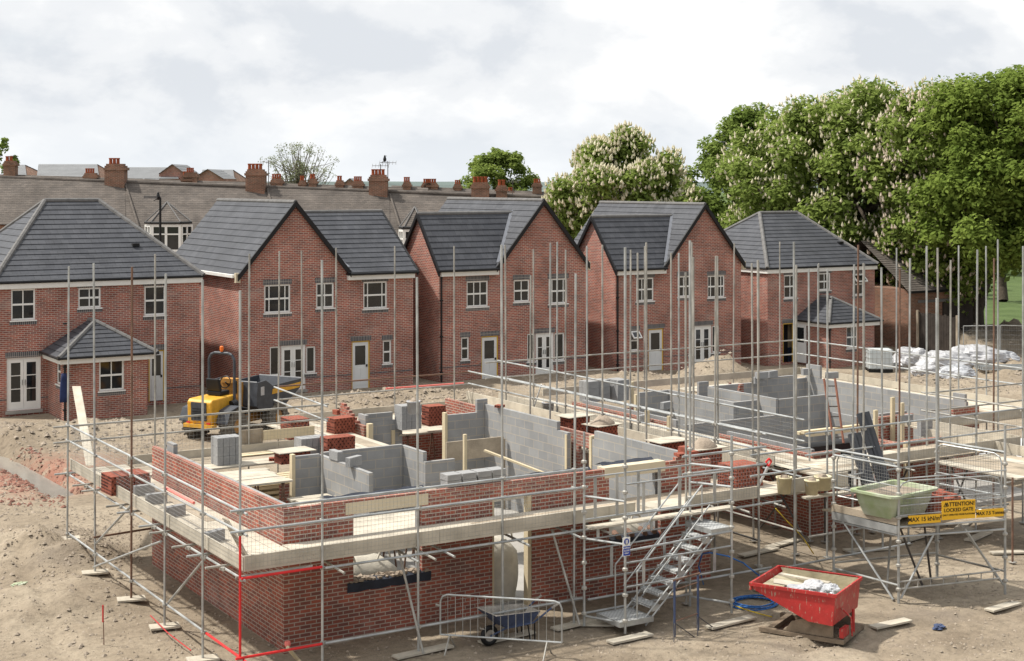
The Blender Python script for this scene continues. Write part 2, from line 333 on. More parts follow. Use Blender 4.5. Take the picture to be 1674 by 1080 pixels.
c = gmix(gramp(gn(5, 8, .7), (.3, (.55,)*3), (.5, (1.0,)*3), (.75, (1.25,)*3)), (0, 0, 0), c, 'MIX') if False else gmix(1.0, c, gramp(gn(5, 8, .72), (.28, (.62,)*3), (.5, (1.0,)*3), (.74, (1.22,)*3)), 'MULTIPLY')
c = gmix(gramp(gn(.45, 6, .6, (7, 2, 0)), (.56, (0, 0, 0)), (.7, (.6,)*3)), c, (.20, .167, .135))
vo = n.nodes.new('ShaderNodeTexVoronoi'); vo.inputs['Scale'].default_value = 9; n.links.new(t.outputs['Object'], vo.inputs['Vector'])
pe = gramp(vo.outputs['Distance'], (.10, (1,)*3), (.2, (0,)*3)); pm = gmix(1.0, pe, gramp(gn(1.1, 5), (.45, (0,)*3), (.62, (.8,)*3)), 'MULTIPLY')
c = gmix(pm, c, (.34, .30, .25))
# reddish crushed brick on the far left, lawn of the park on the far right
def region(cx, cy, r0, r1):
    sp = n.nodes.new('ShaderNodeVectorMath'); sp.operation = 'DISTANCE'; n.links.new(t.outputs['Object'], sp.inputs[0]); sp.inputs[1].default_value = (cx, cy, 0)
    mr = n.nodes.new('ShaderNodeMapRange'); n.links.new(sp.outputs['Value'], mr.inputs[0]); mr.inputs[1].default_value = r1; mr.inputs[2].default_value = r0; return mr.outputs[0]
q = P(45, 775); c = gmix(gmix(1.0, region(q.x, q.y, .5, 4.5), gramp(gn(1.5, 8, .7, (1, 1, 0)), (.36, (0,)*3), (.52, (1,)*3)), 'MULTIPLY'), c, (.27, .115, .08))
q = at(1720, 128, 0); grass = gramp(gn(.6, 6), (.3, (.06, .09, .03)), (.7, (.10, .14, .05)))
c = gmix(gramp(region(q.x, q.y, 44, 50), (.3, (0,)*3), (.7, (1,)*3)), c, grass)
ln = n.nodes.new('ShaderNodeVectorMath'); ln.operation = 'LENGTH'; n.links.new(t.outputs['Object'], ln.inputs[0])
fr = n.nodes.new('ShaderNodeMapRange'); n.links.new(ln.outputs['Value'], fr.inputs[0]); fr.inputs[1].default_value = 100; fr.inputs[2].default_value = 130
c = gmix(fr.outputs[0], c, grass)
n.links.new(c, b.inputs['Base Color'])
bp = n.nodes.new('ShaderNodeBump'); bp.inputs['Strength'].default_value = .8; bp.inputs['Distance'].default_value = .07; n.links.new(gn(6, 9, .7), bp.inputs['Height']); n.links.new(bp.outputs[0], b.inputs['Normal'])
tag(mb.build('ground', gm, smooth=True), kind='structure')
# water standing in the trench
d = (TR1-TR0); pr = Vector((-d.y, d.x, 0)).normalized()*.42
MAT['water'] = mat('muddy_water', (.26, .24, .21), .12, .1, 1, spec=.5)
mw = MB(); mw.poly([TR0-pr+Vector((0, 0, -.3)), TR1-pr+Vector((0, 0, -.3)), TR1+pr+Vector((0, 0, -.3)), TR0+pr+Vector((0, 0, -.3))])
tag(mw.build('trench_water', 'water'), kind='structure')
# far hills
hb = MB(); prev = None
for i in range(61):
    px = -600+i*50; dd = 1500; h = 9.5+2.2*mn.noise((i*.35, 0, 0))
    a, b2 = at(px, dd, -2), at(px, dd+500, h+2)
    if prev: hb.poly([prev[0], a, b2, prev[1]])
    prev = (a, b2)
MAT['hill'] = mat('far_hill', (.10, .13, .12), .95, .3, .01)
tag(hb.build('hills', 'hill'), kind='structure')
# stones: nobody could count them
def stones(name, zone, N, s0, s1, m, seed):
    R = random.Random(seed); sb = MB()
    for _ in range(N):
        x, y = zone(R); s = s0*(s1/s0)**(R.random()**2.2); z = ground(x, y); k = len(sb.v)
        A = R.random()*6.28; pts = []
        for i in range(5): a = A+i*1.2566; r = s*(.7+.5*R.random()); pts.append((x+r*math.cos(a), y+r*math.sin(a), z-.2*s+.5*s*R.random()))
        sb.v += pts+[(x+.3*s*(R.random()-.5), y+.3*s*(R.random()-.5), z+s*(.55+.4*R.random()))]
        sb.f += [(k+i, k+(i+1) % 5, k+5) for i in range(5)]
    return tag(sb.build(name, m), kind='stuff')
def pxzone(*rs):
    def f(R):
        r = R.choice(rs); q = P(R.uniform(r[0], r[2]), R.uniform(r[1], r[3])); return q.x, q.y
    return f
stones('rubble', pxzone((0, 860, 230, 1080), (0, 860, 200, 960), (0, 740, 110, 850), (100, 830, 230, 920)), 3600, .012, .07, 'stone', 3)
stones('rubble', pxzone((240, 930, 460, 1080), (460, 1040, 1674, 1080), (900, 960, 1674, 1060), (1480, 860, 1674, 1000)), 3800, .010, .05, 'stone', 4)
stones('rubble', pxzone((0, 690, 300, 740), (460, 640, 830, 690), (850, 605, 1240, 640), (1240, 600, 1600, 650), (1500, 560, 1674, 640), (480, 640, 800, 670)), 6500, .03, .13, 'stone', 5)

MAT['redrubble'] = mat('crushed_brick', (.24, .12, .09), .95, .35, 3)
stones('rubble', pxzone((0, 750, 105, 830), (0, 735, 70, 800), (100, 770, 230, 800)), 1500, .02, .10, 'redrubble', 6)
# ---------------------------------------------------------------- new brick houses
MAT['bluebrick'] = masonry('blue_brick', (.10, .095, .11), (.13, .06, .055), (.33, .29, .25), .225, .075, .010, .15)
MAT['lead'] = mat('lead_sheet', (.20, .21, .235), .6, .1, 4)
YF = 58.2
def wr(r, z0, y=YF):                  # pixel rectangle on a front wall -> x0,z0,x1,z1
    x0, x1 = Xl(r[0], y), Xl(r[2], y); xm = (x0+x1)/2; return (x0, Zl(r[3], xm, y), x1, Zl(r[1], xm, y))
def window_at(root, R, y, cols=2, axis='y', split=.5, margins=False, sill=True, glass='glass', face=-1, open_top=False):
    """casement set back in its opening; axis y = in a wall facing -y, x = in a wall facing -x"""
    a0, z0, a1, z1 = R; f = .065; dy = .045
    T = (lambda A, c0, Z, B, c1, D: (A, y+c0, Z, B, y+c1, D)) if axis == 'y' else (lambda A, c0, Z, B, c1, D: (y+c0, A, Z, y+c1, B, D))
    m = MB(); bx = lambda A, c0, Z, B, c1, D: m.box(*T(A, c0, Z, B, c1, D))
    bx(a0, dy, z0, a0+f, dy+.07, z1); bx(a1-f, dy, z0, a1, dy+.07, z1); bx(a0+f, dy, z0, a1-f, dy+.07, z0+f); bx(a0+f, dy, z1-f, a1-f, dy+.07, z1)
    zm = z0+(z1-z0)*split
    if split: bx(a0+f, dy, zm-f*.55, a1-f, dy+.068, zm+f*.55)
    if margins: cs = [a0+f+(a1-a0-2*f)*q for q in (.16, .84)]
    else: cs = [a0+f+(a1-a0-2*f)*i/cols for i in range(1, cols)]
    for c in cs:
        for za, zb in (((z0+f, zm-f*.55), (zm+f*.55, z1-f)) if split else ((z0+f, z1-f),)): bx(c-.018, dy+.004, za, c+.018, dy+.06, zb)
    o = m.build('window', 'upvc', root)
    g = MB(); g.box(*T(a0+f*.5, dy+.03, z0+f*.5, a1-f*.5, dy+.045, z1-f*.5)); g.build('pane', glass, o)
    if sill: s = MB(); s.box(*T(a0-.05, -.045, z0-.05, a1+.05, dy, z0-.003)); s.build('sill', 'upvc', o)
    return o
def soldier(root, R, y, above=True, below=True, axis='y', ext=.06):
    a0, z0, a1, z1 = R
    T = (lambda A, Z, B, D: (A, y-.004, Z, B, y+.08, D)) if axis == 'y' else (lambda A, Z, B, D: (y-.004, A, Z, y+.08, B, D))
    if above: MB().box(*T(a0-ext, z1+.003, a1+ext, z1+.225)).build('brick_header', 'soldier', root)
    if below: MB().box(*T(a0-ext, z0-.175, a1+ext, z0-.053)).build('brick_sill_course', 'soldier', root)
def door_at(root, R, y, kind):
    x0, z0, x1, z1 = R; d = .05
    if kind == 'half':
        m = MB(); m.box(x0, y+d, z0, x0+.06, y+d+.07, z1); m.box(x1-.06, y+d, z0, x1, y+d+.07, z1); m.box(x0+.06, y+d, z1-.06, x1-.06, y+d+.07, z1)
        fr = m.build('door_frame', 'yellowtape', root)
        q = MB(); a, b_, t = x0+.06, x1-.06, z1-.06; gx0, gx1, gz0, gz1 = a+.17*(b_-a), b_-.17*(b_-a), z0+(z1-z0)*.50, t-.15
        rect_wall(q, 'y', y+d+.015, y+d+.06, a, b_, z0+.03, t, [(gx0, gz0, gx1, gz1)])
        for i in (0, 1):
            xa = a+(b_-a)*(.14+.38*i); q.box(xa, y+d+.004, z0+.18, xa+(b_-a)*.34, y+d+.015, z0+(z1-z0)*.44)
        o = q.build('door', 'doorwhite', root)
        box(gx0, y+d+.03, gz0, gx1, y+d+.045, gz1).build('pane', 'glass', o)
        box(b_-.11, y+d-.03, z0+.95, b_-.05, y+d+.015, z0+1.05).build('handle', 'black', o)
    else:                              # pair of glazed leaves
        m = MB(); f = .06; m.box(x0, y+d, z0, x0+f, y+d+.07, z1); m.box(x1-f, y+d, z0, x1, y+d+.07, z1); m.box(x0+f, y+d, z1-f, x1-f, y+d+.07, z1); m.box(x0+f, y+d, z0, x1-f, y+d+.07, z0+.05)
        m.build('door_frame', 'upvc', root); xm = (x0+x1)/2
        for i, (a, b_) in enumerate(((x0+f, xm-.004), (xm+.004, x1-f))):
            q = MB(); w = .11; za, zb = z0+.30, z1-.18; h = (zb-za)/3
            rect_wall(q, 'y', y+d+.012, y+d+.06, a, b_, z0+.055, z1-f-.004, [(a+w, za+h*k+.015, b_-w, za+h*(k+1)-.015) for k in range(3)])
            o = q.build('door', 'upvc', root); box(a+w-.02, y+d+.03, za, b_-w+.02, y+d+.045, zb).build('pane', 'glass', o)
            hx_ = b_-.05 if i == 0 else a+.05; box(hx_-.015, y+d-.03, z0+.95, hx_+.015, y+d+.012, z0+1.15).build('handle', 'galv', o)
        box(x0-.05, y-.08, z0-.12, x1+.05, y+.1, z0-.003).build('threshold', 'concrete', root)
def ridge_caps(root, pts, r=.13, name='ridge_cap'):
    for a, b_ in pts:
        a, b_ = Vector(a), Vector(b_); k = max(1, round((b_-a).length/.45)); m = MB()
        for i in range(k):
            p, q = a.lerp(b_, i/k), a.lerp(b_, (i+1)/k); m.tube(p, p.lerp(q, 1.03), r, 8, r*.95)
        m.build(name, 'ridge', root)
def verge(mb, a, b_, w=.05, h=.19, axis='x'):     # barge strip along a gable edge
    a, b_ = Vector(a), Vector(b_); k = Vector((w, 0, 0)) if axis == 'x' else Vector((0, w, 0)); u = Vector((0, 0, h))
    mb.hexa([a-k-u, a+k-u, b_+k-u, b_-k-u, a-k, a+k, b_+k, b_-k] if axis == 'x' else [a-k-u, a+k-u, b_+k-u, b_-k-u, a-k, a+k, b_+k, b_-k])
def downpipe(root, x, y, z0, z1):
    m = MB(); m.tube((x, y, z0), (x, y, z1-.35), .04, 8); m.tube((x, y, z1-.35), (x, y-.1, z1), .04, 8)
    for k in range(3): m.box(x-.06, y-.05, z0+.4+k*1.6, x+.06, y+.06, z0+.46+k*1.6)
    m.build('downpipe', 'black', root)
def gable_house(label, x0, W_, left_gable, z0, wins, whd, wrz, gw=4.85):
    root = thing('brick_house', label, 'house', (x0+W_/2, YF+4, z0), group='new brick houses in a row')
    D = 8.7; y0, y1 = YF, YF+D; ez = z0+5.16; rz = z0+8.05; gx0 = x0 if left_gable else x0+W_-gw; gx1 = gx0+gw; gm_ = (gx0+gx1)/2
    wx0, wx1 = (gx1, x0+W_) if left_gable else (x0, gx0); yr = y0+whd; wr_z = z0+wrz
    holes = [wr(w[1], z0) for w in wins]
    m = MB(); rect_wall(m, 'y', y0, y0+.1, x0, x0+W_, z0-.6, ez, holes); m.build('front_wall', 'brick', root)
    m = MB(); sl = [(gx0, ez), (gx1, ez), (gm_, rz-.08)]
    m.prism(sl, y0, y0+.1, 'y'); m.build('gable_wall', 'brick', root)
    m = MB(); m.box(gx0, y0+.1, z0-.6, gx0+.1, y1, ez); m.box(gx1-.1, y0+.1, z0-.6, gx1, y1, ez); m.prism(sl, y1-.1, y1, 'y'); m.box(gx0+.1, y1-.1, z0-.6, gx1-.1, y1, ez)
    wo_ = wx1 if left_gable else wx0; wa, wb_ = (wo_-.1, wo_) if left_gable else (wo_, wo_+.1)
    m.box(wa, y0+.1, z0-.6, wb_, yr+whd, ez); m.prism([(y0, ez), (yr+whd, ez), (yr, wr_z-.08)], wa+.001, wb_-.001, 'x'); m.box(min(wx0, wx1)+.1, yr+whd-.1, z0-.6, max(wx0, wx1)-.1, yr+whd, ez)
    m.build('side_wall', 'brick', root)
    inner = MB(); inner.box(x0+.3, y0+.55, z0-.5, x0+W_-.3, y0+.6, ez); inner.build('inner_wall', 'curtain', root)
    r = MB(); o = .16; sg = (rz-ez)/(gw/2); ex = .12
    for s, xe in ((1, gx0), (-1, gx1)):
        roof_plane(r, [(xe-s*ex, y0-o, ez-sg*ex), (gm_, y0-o, rz), (gm_, y1+o, rz), (xe-s*ex, y1+o, ez-sg*ex)])
    sw = (wr_z-ez)/whd; xo = wo_+(.12 if left_gable else -.12); dirn = -1 if left_gable else 1
    xv = (gx1 if left_gable else gx0); dep = (wr_z-ez)/sg     # the wing runs into the main slope along a valley
    xin = xv+dirn*dep
    ey = .22
    roof_plane(r, [(xo, y0-ey, ez-sw*ey), (xv, y0-ey, ez-sw*ey), (xin, yr, wr_z), (xo, yr, wr_z)]); roof_plane(r, [(xo, yr+whd+ey, ez-sw*ey), (xv, yr+whd+ey, ez-sw*ey), (xin, yr, wr_z), (xo, yr, wr_z)])
    ro = r.build('roof', 'slate', root)
    ridge_caps(ro, [((gm_, y0-o, rz-.02), (gm_, y1+o, rz-.02)), ((xin, yr, wr_z-.02), (xo, yr, wr_z-.02))], .10)
    for s, xe in ((1, gx0), (-1, gx1)): v = MB(); verge(v, (xe-s*ex, y0-o-.02, ez-sg*ex+.05), (gm_, y0-o-.02, rz+.05), .045, .26, 'y'); v.build('verge', 'black', ro)
    for yy in (y0-ey, yr+whd+ey): v = MB(); verge(v, (xo, yy, ez-sw*ey+.05), (xo, yr, wr_z+.05), .045, .24, 'x'); v.build('verge', 'black', ro)
    if not left_gable or True:
        vl = MB(); a, b_ = Vector((xv, y0-.1, ez+.10)), Vector((xin, yr, wr_z+.10)); k = Vector((.10, 0, .02)); vl.poly([a-k, a+k, b_+k, b_-k]); vl.build('valley', 'lead', ro)
    w0, w1 = min(wx0, wx1), max(wx0, wx1)
    box(w0, y0-.19, ez-.47, w1, y0-.003, ez-.28).build('fascia', 'fascia', root)
    gu = MB(); gu.tube((w0-(.15 if not left_gable else -.05), y0-ey-.05, ez-.22), (w1+(.15 if left_gable else 0), y0-ey-.05, ez-.22), .06, 8); gu.box(w0-.05, y0-ey, ez-.25, w1+.05, y0-.03, ez-.2)
    gu.build('gutter', 'black', root)
    sf = MB(); xs_ = gx0 if left_gable else gx0
    sf.box(gx0-.28, y0+.05, ez-.22, gx0-.004, y1, ez-.10) if left_gable else sf.box(gx1+.004, y0+.05, ez-.22, gx1+.28, y1, ez-.10)
    sf.build('soffit', 'fascia', root)
    bx_ = MB(); q = gx0-.2 if left_gable else gx1+.2; bx_.box(min(q, gx0 if left_gable else gx1), y0-.14, ez-.42, max(q, gx0 if left_gable else gx1), y0+.04, ez-.02); bx_.build('eaves_box', 'lintel', root)
    m = MB(); rect_wall(m, 'y', y0-.003, y0+.02, x0-.003, x0+W_+.003, z0+.60, z0+.668, holes); m.build('string_course', 'bluebrick', root)
    for (kd, px, *o_), h in zip(wins, holes):
        put_opening(root, kd, h, y0)
    if not left_gable: downpipe(root, x0+.08, y0-.06, z0, ez-.2)
    if not left_gable: vx = gm_-1.25; box(vx-.12, y0+1.9, rz-sg*1.25+.05, vx+.12, y0+2.15, rz-sg*1.25+.16).build('roof_vent', 'black', ro)
    return root
def put_opening(root, kd, h, y):
    if kd.startswith('w'):
        window_at(root, h, y, cols=3 if '3' in kd else 2, margins='m' in kd); soldier(root, h, y)
    elif kd == 'n': window_at(root, h, y, cols=1); soldier(root, h, y)
    elif kd == 'side': window_at(root, h, y, cols=1, split=0); soldier(root, h, y, False, True)
    elif kd == 'half': door_at(root, h, y, 'half'); soldier(root, h, y, True, False)
    elif kd == 'french': door_at(root, h, y, 'french'); soldier(root, h, y, True, False)
    elif kd == 'open':                # an upper casement standing open
        window_at(root, h, y, cols=1 if h[2]-h[0] < .8 else 2)
        soldier(root, h, y); x0, z0, x1, z1 = h; zc = z0+(z1-z0)*.52; L = z1-zc-.05; m = MB(); u = Vector((0, -math.sin(.75), -math.cos(.75))); nv = Vector((0, -math.cos(.75), math.sin(.75))); T0 = Vector(((x0+x1)/2, y+.02, z1-.05)); hw = (x1-x0)/2
        M3 = Matrix((Vector((1, 0, 0)), u, nv)).transposed()
        for c, s in (((-hw+.03, L/2), (.06, L)), ((hw-.03, L/2), (.06, L)), ((0, .03), (2*hw-.12, .06)), ((0, L-.03), (2*hw-.12, .06))): m.obox(T0+Vector((c[0], 0, 0))+u*c[1], (s[0], s[1], .05), M3)
        o = m.build('opened_casement', 'upvc', root); g = MB(); g.obox(T0+u*(L/2), (2*hw-.1, L-.1, .015), M3); g.build('pane', 'glass', o)
def hip_house(label, x0, x1, z0, ridge, wins, ext, extwin, sidewin):
    root = thing('brick_house', label, 'house', ((x0+x1)/2, YF+4, z0), group='new brick houses in a row')
    D = 8.2; y0, y1 = YF, YF+D; ez = z0+5.20; rx0, rx1, rz = ridge; yr = y0+D/2; holes = [wr(w[1], z0) for w in wins]
    m = MB(); rect_wall(m, 'y', y0, y0+.1, x0, x1, z0-.6, ez, holes); m.build('front_wall', 'brick', root)
    m = MB(); m.box(x0, y0+.1, z0-.6, x0+.1, y1, ez); m.box(x1-.1, y0+.1, z0-.6, x1, y1, ez); m.box(x0+.1, y1-.1, z0-.6, x1-.1, y1, ez); m.build('side_wall', 'brick', root)
    box(x0+.3, y0+.55, z0-.5, x1-.3, y0+.6, ez).build('inner_wall', 'curtain', root)
    r = MB(); e = .13; ez2 = ez-.10
    E = [(x0-e, y0-e, ez2), (x1+e, y0-e, ez2), (x1+e, y1+e, ez2), (x0-e, y1+e, ez2)]; A, B = (rx0, yr, rz), (rx1, yr, rz)
    for q in ([E[0], E[1], B, A], [E[1], E[2], B], [E[2], E[3], A, B], [E[3], E[0], A]): roof_plane(r, q)
    ro = r.build('roof', 'slate', root)
    up = lambda p, d=.0: (p[0], p[1], p[2]+d)
    ridge_caps(ro, [(A, B), (E[0], A), (E[1], B), (E[2], B), (E[3], A)], .11)
    f = MB(); f.box(x0-.003, y0-.1, ez-.38, x1+.003, y0-.003, ez-.19); f.build('fascia', 'fascia', root); box(x0-.1, y0-.1, ez-.38, x0-.004, y1, ez-.19).build('fascia', 'fascia', root); box(x1+.004, y0-.1, ez-.38, x1+.1, y1, ez-.19).build('fascia', 'fascia', root)
    for a, b_ in ((E[0], E[1]), (E[1], E[2]), (E[0], E[3])): g = MB(); g.tube((a[0], a[1], a[2]-.03), (b_[0], b_[1], b_[2]-.03), .05, 8); g.build('gutter', 'black', root)
    for (kd, px, *o_), h in zip(wins, holes): put_opening(root, kd, h, y0)
    m = MB(); rect_wall(m, 'y', y0-.003, y0+.02, x0-.003, x1+.003, z0+.60, z0+.668, [h for h in holes if h[1] < z0+.66]+[(ext[0]-.01, -5, ext[1]+.01, 9)]); m.build('string_course', 'bluebrick', root)
    vx = rx1+.75; vy = y0+1.5; vz = ez2+(rz-ez2)*(vy-y0+.13)/(D/2+.13); box(vx-.14, vy-.1, vz+.02, vx+.14, vy+.1, vz+.13).build('roof_vent', 'black', ro)
    # single storey projection with its own hipped roof
    ex0, ex1, ey = ext; eh = z0+2.38; hl = [wr(w[1], z0, ey) for w in extwin]
    m = MB(); rect_wall(m, 'y', ey, ey+.1, ex0, ex1, z0-.6, eh, hl)
    sh = [(Yl(s[2], ex0), Zl(s[3], ex0, Yl((s[0]+s[2])/2, ex0)), Yl(s[0], ex0), Zl(s[1], ex0, Yl((s[0]+s[2])/2, ex0))) for s in sidewin]
    rect_wall(m, 'x', ex0, ex0+.1, ey+.1, y0, z0-.6, eh, sh); m.box(ex1-.1, ey+.1, z0-.6, ex1, y0, eh); m.build('porch_wall', 'brick', root)
    for (kd, px), h in zip(extwin, hl): put_opening(root, kd, h, ey)
    for h in sh: window_at(root, h, ex0, cols=1, axis='x'); soldier(root, h, ex0, False, True, axis='x')
    r = MB(); e = .3; xm = (ex0+ex1)/2; rise = 1.14; ap = (xm, y0-.1, eh+rise); ap2 = (xm, y0, eh+rise)
    bl, br, tl, tr = (ex0-e, ey-e, eh), (ex1+e, ey-e, eh), (ex0-e, y0, eh), (ex1+e, y0, eh); hp = (xm, ey+(xm-ex0)*.95, eh+rise)
    hp = (xm, min(hp[1], y0-.15), eh+rise)
    roof_plane(r, [bl, br, hp], .27); roof_plane(r, [tl, bl, hp, ap2], .27); roof_plane(r, [br, tr, ap2, hp], .27); pr_ = r.build('porch_roof', 'slate', root)
    ridge_caps(pr_, [(bl, hp), (br, hp), (hp, ap2)], .10)
    f = MB(); f.box(ex0-.22, ey-.22, eh-.24, ex1+.22, ey-.003, eh-.06); f.build('porch_fascia', 'fascia', root); box(ex0-.22, ey-.002, eh-.24, ex0-.004, y0-.003, eh-.06).build('porch_fascia', 'fascia', root)
    g = MB(); g.tube((ex0-e-.05, ey-e-.03, eh-.01), (ex1+e+.05, ey-e-.03, eh-.01), .05, 8); g.build('porch_gutter', 'black', root); MB().tube((ex0-e-.03, ey-e+.1, eh-.01), (ex0-e-.03, y0, eh-.01), .05, 8).build('porch_gutter', 'black', root)
    downpipe(root, ex0-.02, ey-.08, z0, eh-.05)
    return root
hip_house('brick house on the far left with hipped grey roof and a hip-roofed porch', 13.1, 21.1, 0, (16.0, 18.2, 8.1),
    [('w', (18, 472, 58, 523)), ('w', (128, 470, 165, 503)), ('w', (236, 467, 271, 515)), ('french', (11, 584, 67, 670)), ('half', (243, 572, 270, 656))],
    (15.08, 18.2, 55.9), [('w', (162, 588, 203, 638))], [(92, 587, 99, 628)])
gable_house('brick house with tall left gable and lower right wing beside the dumper', 22.8, 8.05, True, 0,
    [('wm', (432, 465, 475, 511)), ('w', (517, 462, 546, 503)), ('wm', (594, 460, 633, 504)), ('side', (441, 566, 459, 614)), ('french', (459.5, 564, 500, 637)), ('side', (500.5, 566, 516, 609)), ('half', (575, 557, 605, 636)), ('n', (626, 556, 640, 594))], 3.3, 7.55)
gable_house('middle brick house with right gable and white glazed doors standing shut', 32.16, 7.84, False, 0,
    [('w3', (763, 459, 798, 501)), ('w', (840, 457, 866, 493)), ('wm', (897, 455, 928, 496)), ('n', (754, 551, 767, 588)), ('half', (787, 549, 815, 623)), ('side', (862, 545, 875, 591)), ('french', (875.5, 544, 906, 612)), ('side', (906.5, 544, 923, 589))], 1.85, 7.45)
gable_house('brick house with right gable, a small lower window open above the sandy heap', 41.75, 7.75, False, -.25,
    [('w3', (1040, 454, 1069, 492)), ('w', (1108, 451, 1129, 485)), ('wm', (1157, 450, 1185, 486)), ('open', (1031, 540, 1045, 573)), ('half', (1060, 537, 1085, 606)), ('side', (1126, 534, 1134, 580)), ('french', (1134.5, 532, 1164, 597)), ('side', (1164.5, 532, 1176, 576))], 1.85, 7.45)
h5 = hip_house('brick house on the right with hipped roof, open back door and porch', 51.26, 58.8, -.6, (54.3, 57.0, 7.2),
    [('w', (1282, 449, 1303, 487)), ('w', (1339, 446, 1358, 474)), ('open', (1394, 447, 1412, 482)), ('void', (1280, 528, 1298, 592))],
    (53.3, 56.4, 55.9), [('w', (1384, 533, 1402, 569))], [])
R = wr((1280, 528, 1298, 592), 0); x0, z0, x1, z1 = R
soldier(h5, R, YF, True, False); box(x0+.02, YF+.45, z0-.05, x1-.02, YF+.5, z1).build('hallway_shade_panel', 'black', h5)  # black sheet stands in for the shade inside the open doorway
m = MB(); m.box(x0, YF+.02, z0, x0+.05, YF+.1, z1); m.box(x1-.05, YF+.02, z0, x1, YF+.1, z1); m.box(x0+.05, YF+.02, z1-.05, x1-.05, YF+.1, z1); m.build('door_frame', 'yellowtape', h5)
q = MB(); rect_wall(q, 'x', x1+.02, x1+.07, YF-.85, YF-.02, z0+.02, z1-.04, [(YF-.72, z0+1.05, YF-.15, z1-.2)]); dr = q.build('door', 'doorwhite', h5); box(x1+.035, YF-.74, z0+1.03, x1+.05, YF-.13, z1-.18).build('pane', 'glass', dr)
# ---------------------------------------------------------------- older terrace behind
def axes(px): return None
def cam_box(mb, px0, px1, d0, d1, z0, z1):      # block whose faces look along / across the line of sight of this row
    a = [at(px0, d0, 0), at(px1, d0, 0)]; w = (px1-px0)*d0/FPX; p = at((px0+px1)/2, d0, 0); r = Vector((RT[0], RT[1], 0))*(w/2); f = Vector((FW[0], FW[1], 0))*(d1-d0)
    q = [p-r, p+r, p+r+f, p-r+f]; mb.hexa([Vector((v.x, v.y, z0)) for v in q]+[Vector((v.x, v.y, z1)) for v in q]); return p, r, f
def TD(px): return 92+px*.006                   # distance of the ridge along the row
def rz_(px):                                    # ridge falls with the street
    return CAMH-((290+px*.0365)-HY)*TD(px)/FPX
root = thing('terraced_row', 'long row of old terraced houses with brown tiled roof and tall chimneys', 'terrace', at(480, 92, 0))
r = MB(); prev = None; wl = MB(); N = 5; edges = [-60, 205, 437, 637, 803, 900]
for i, (a, b_) in enumerate(zip(edges, edges[1:])):
    A, B = at(a, TD(a), rz_(a)), at(b_, TD(b_), rz_(b_)); C, D_ = at(b_, TD(b_)-4.3, rz_(b_)-2.75), at(a, TD(a)-4.3, rz_(a)-2.75)
    s = (i % 2)*.06
    roof_plane(r, [D_-Vector((0, 0, s)), C-Vector((0, 0, s)), B-Vector((0, 0, s)), A-Vector((0, 0, s))], .2, .009)
    Fv = Vector((FW[0], FW[1], 0)); roof_plane(r, [C+Fv*8.6-Vector((0, 0, s)), D_+Fv*8.6-Vector((0, 0, s)), A-Vector((0, 0, s)), B-Vector((0, 0, s))], .2, .009)
    wl.hexa([D_+Fv*.35+Vector((0, 0, -6.5)), C+Fv*.35+Vector((0, 0, -6.5)), C+Fv*8.2+Vector((0, 0, -6.5)), D_+Fv*8.2+Vector((0, 0, -6.5)), D_+Fv*.35-Vector((0, 0, .05)), C+Fv*.35-Vector((0, 0, .05)), C+Fv*8.2-Vector((0, 0, .05)), D_+Fv*8.2-Vector((0, 0, .05))])
wl.build('wall', 'brick_old', root); tro = r.build('roof', 'terrtile', root)
for px in edges[1:-1]:
    v = MB()
    A, C = at(px, TD(px)-.3, rz_(px)-.1), at(px+22, TD(px)-4.3, rz_(px)-2.70); v.tube(A, C, .06, 6)
    v.build('parapet_flashing', 'terrtile', tro)
rc = MB()
for a, b_ in zip(edges, edges[1:]): rc.tube(at(a, TD(a), rz_(a)), at(b_, TD(b_), rz_(b_)), .13, 8)
rc.build('ridge_cap', 'terrtile', tro)
def chimney(par, pxc, d, ytop, ybot, wpx, pots, potpx, mname='brick_old', depth=.8):
    w = wpx*d/FPX; zt = CAMH-(ytop-HY)*d/FPX; zb = CAMH-(ybot-HY)*d/FPX-.6; hw = wpx*1.08/2
    m = MB(); cam_box(m, pxc-hw, pxc+hw, d-depth/2, d+depth/2, zb, zt-.42); cam_box(m, pxc-hw-2.2*90/d, pxc+hw+2.2*90/d, d-depth/2-.07, d+depth/2+.07, zt-.42, zt-.26); cam_box(m, pxc-hw*1.0, pxc+hw*1.0, d-depth/2, d+depth/2, zt-.26, zt-.14); cam_box(m, pxc-hw*.85, pxc+hw*.85, d-depth/2+.06, d+depth/2-.06, zt-.14, zt-.02)
    ch = m.build('chimney', mname, par)
    pr = min(.165, potpx*d/FPX/pots/2*1.02); ph = .38
    for k in range(pots):
        for row in ((-.17, .17) if depth > .75 else (0,)):
            p = at(pxc-potpx/2+potpx*(k+.5)/pots, d+row, zt-.04); b2 = MB(); b2.lathe(p, [(pr, 0), (pr*.9, .1), (pr*.85, ph-.08), (pr*1.05, ph-.07), (pr*1.05, ph), (pr*.8, ph), (pr*.75, ph-.1)], 10); b2.build('pot', 'terracotta', ch)
    return ch
for px, yt, yb, w, pots, pp in ((187, 267, 300, 30, 3, 18), (417, 276, 306, 29, 4, 24), (618, 285, 318, 28, 4, 22), (785, 297, 322, 27, 4, 24), (820, 302, 322, 17, 2, 12)):
    chimney(root, px, TD(px)-.1, yt, yb, w, pots, pp)
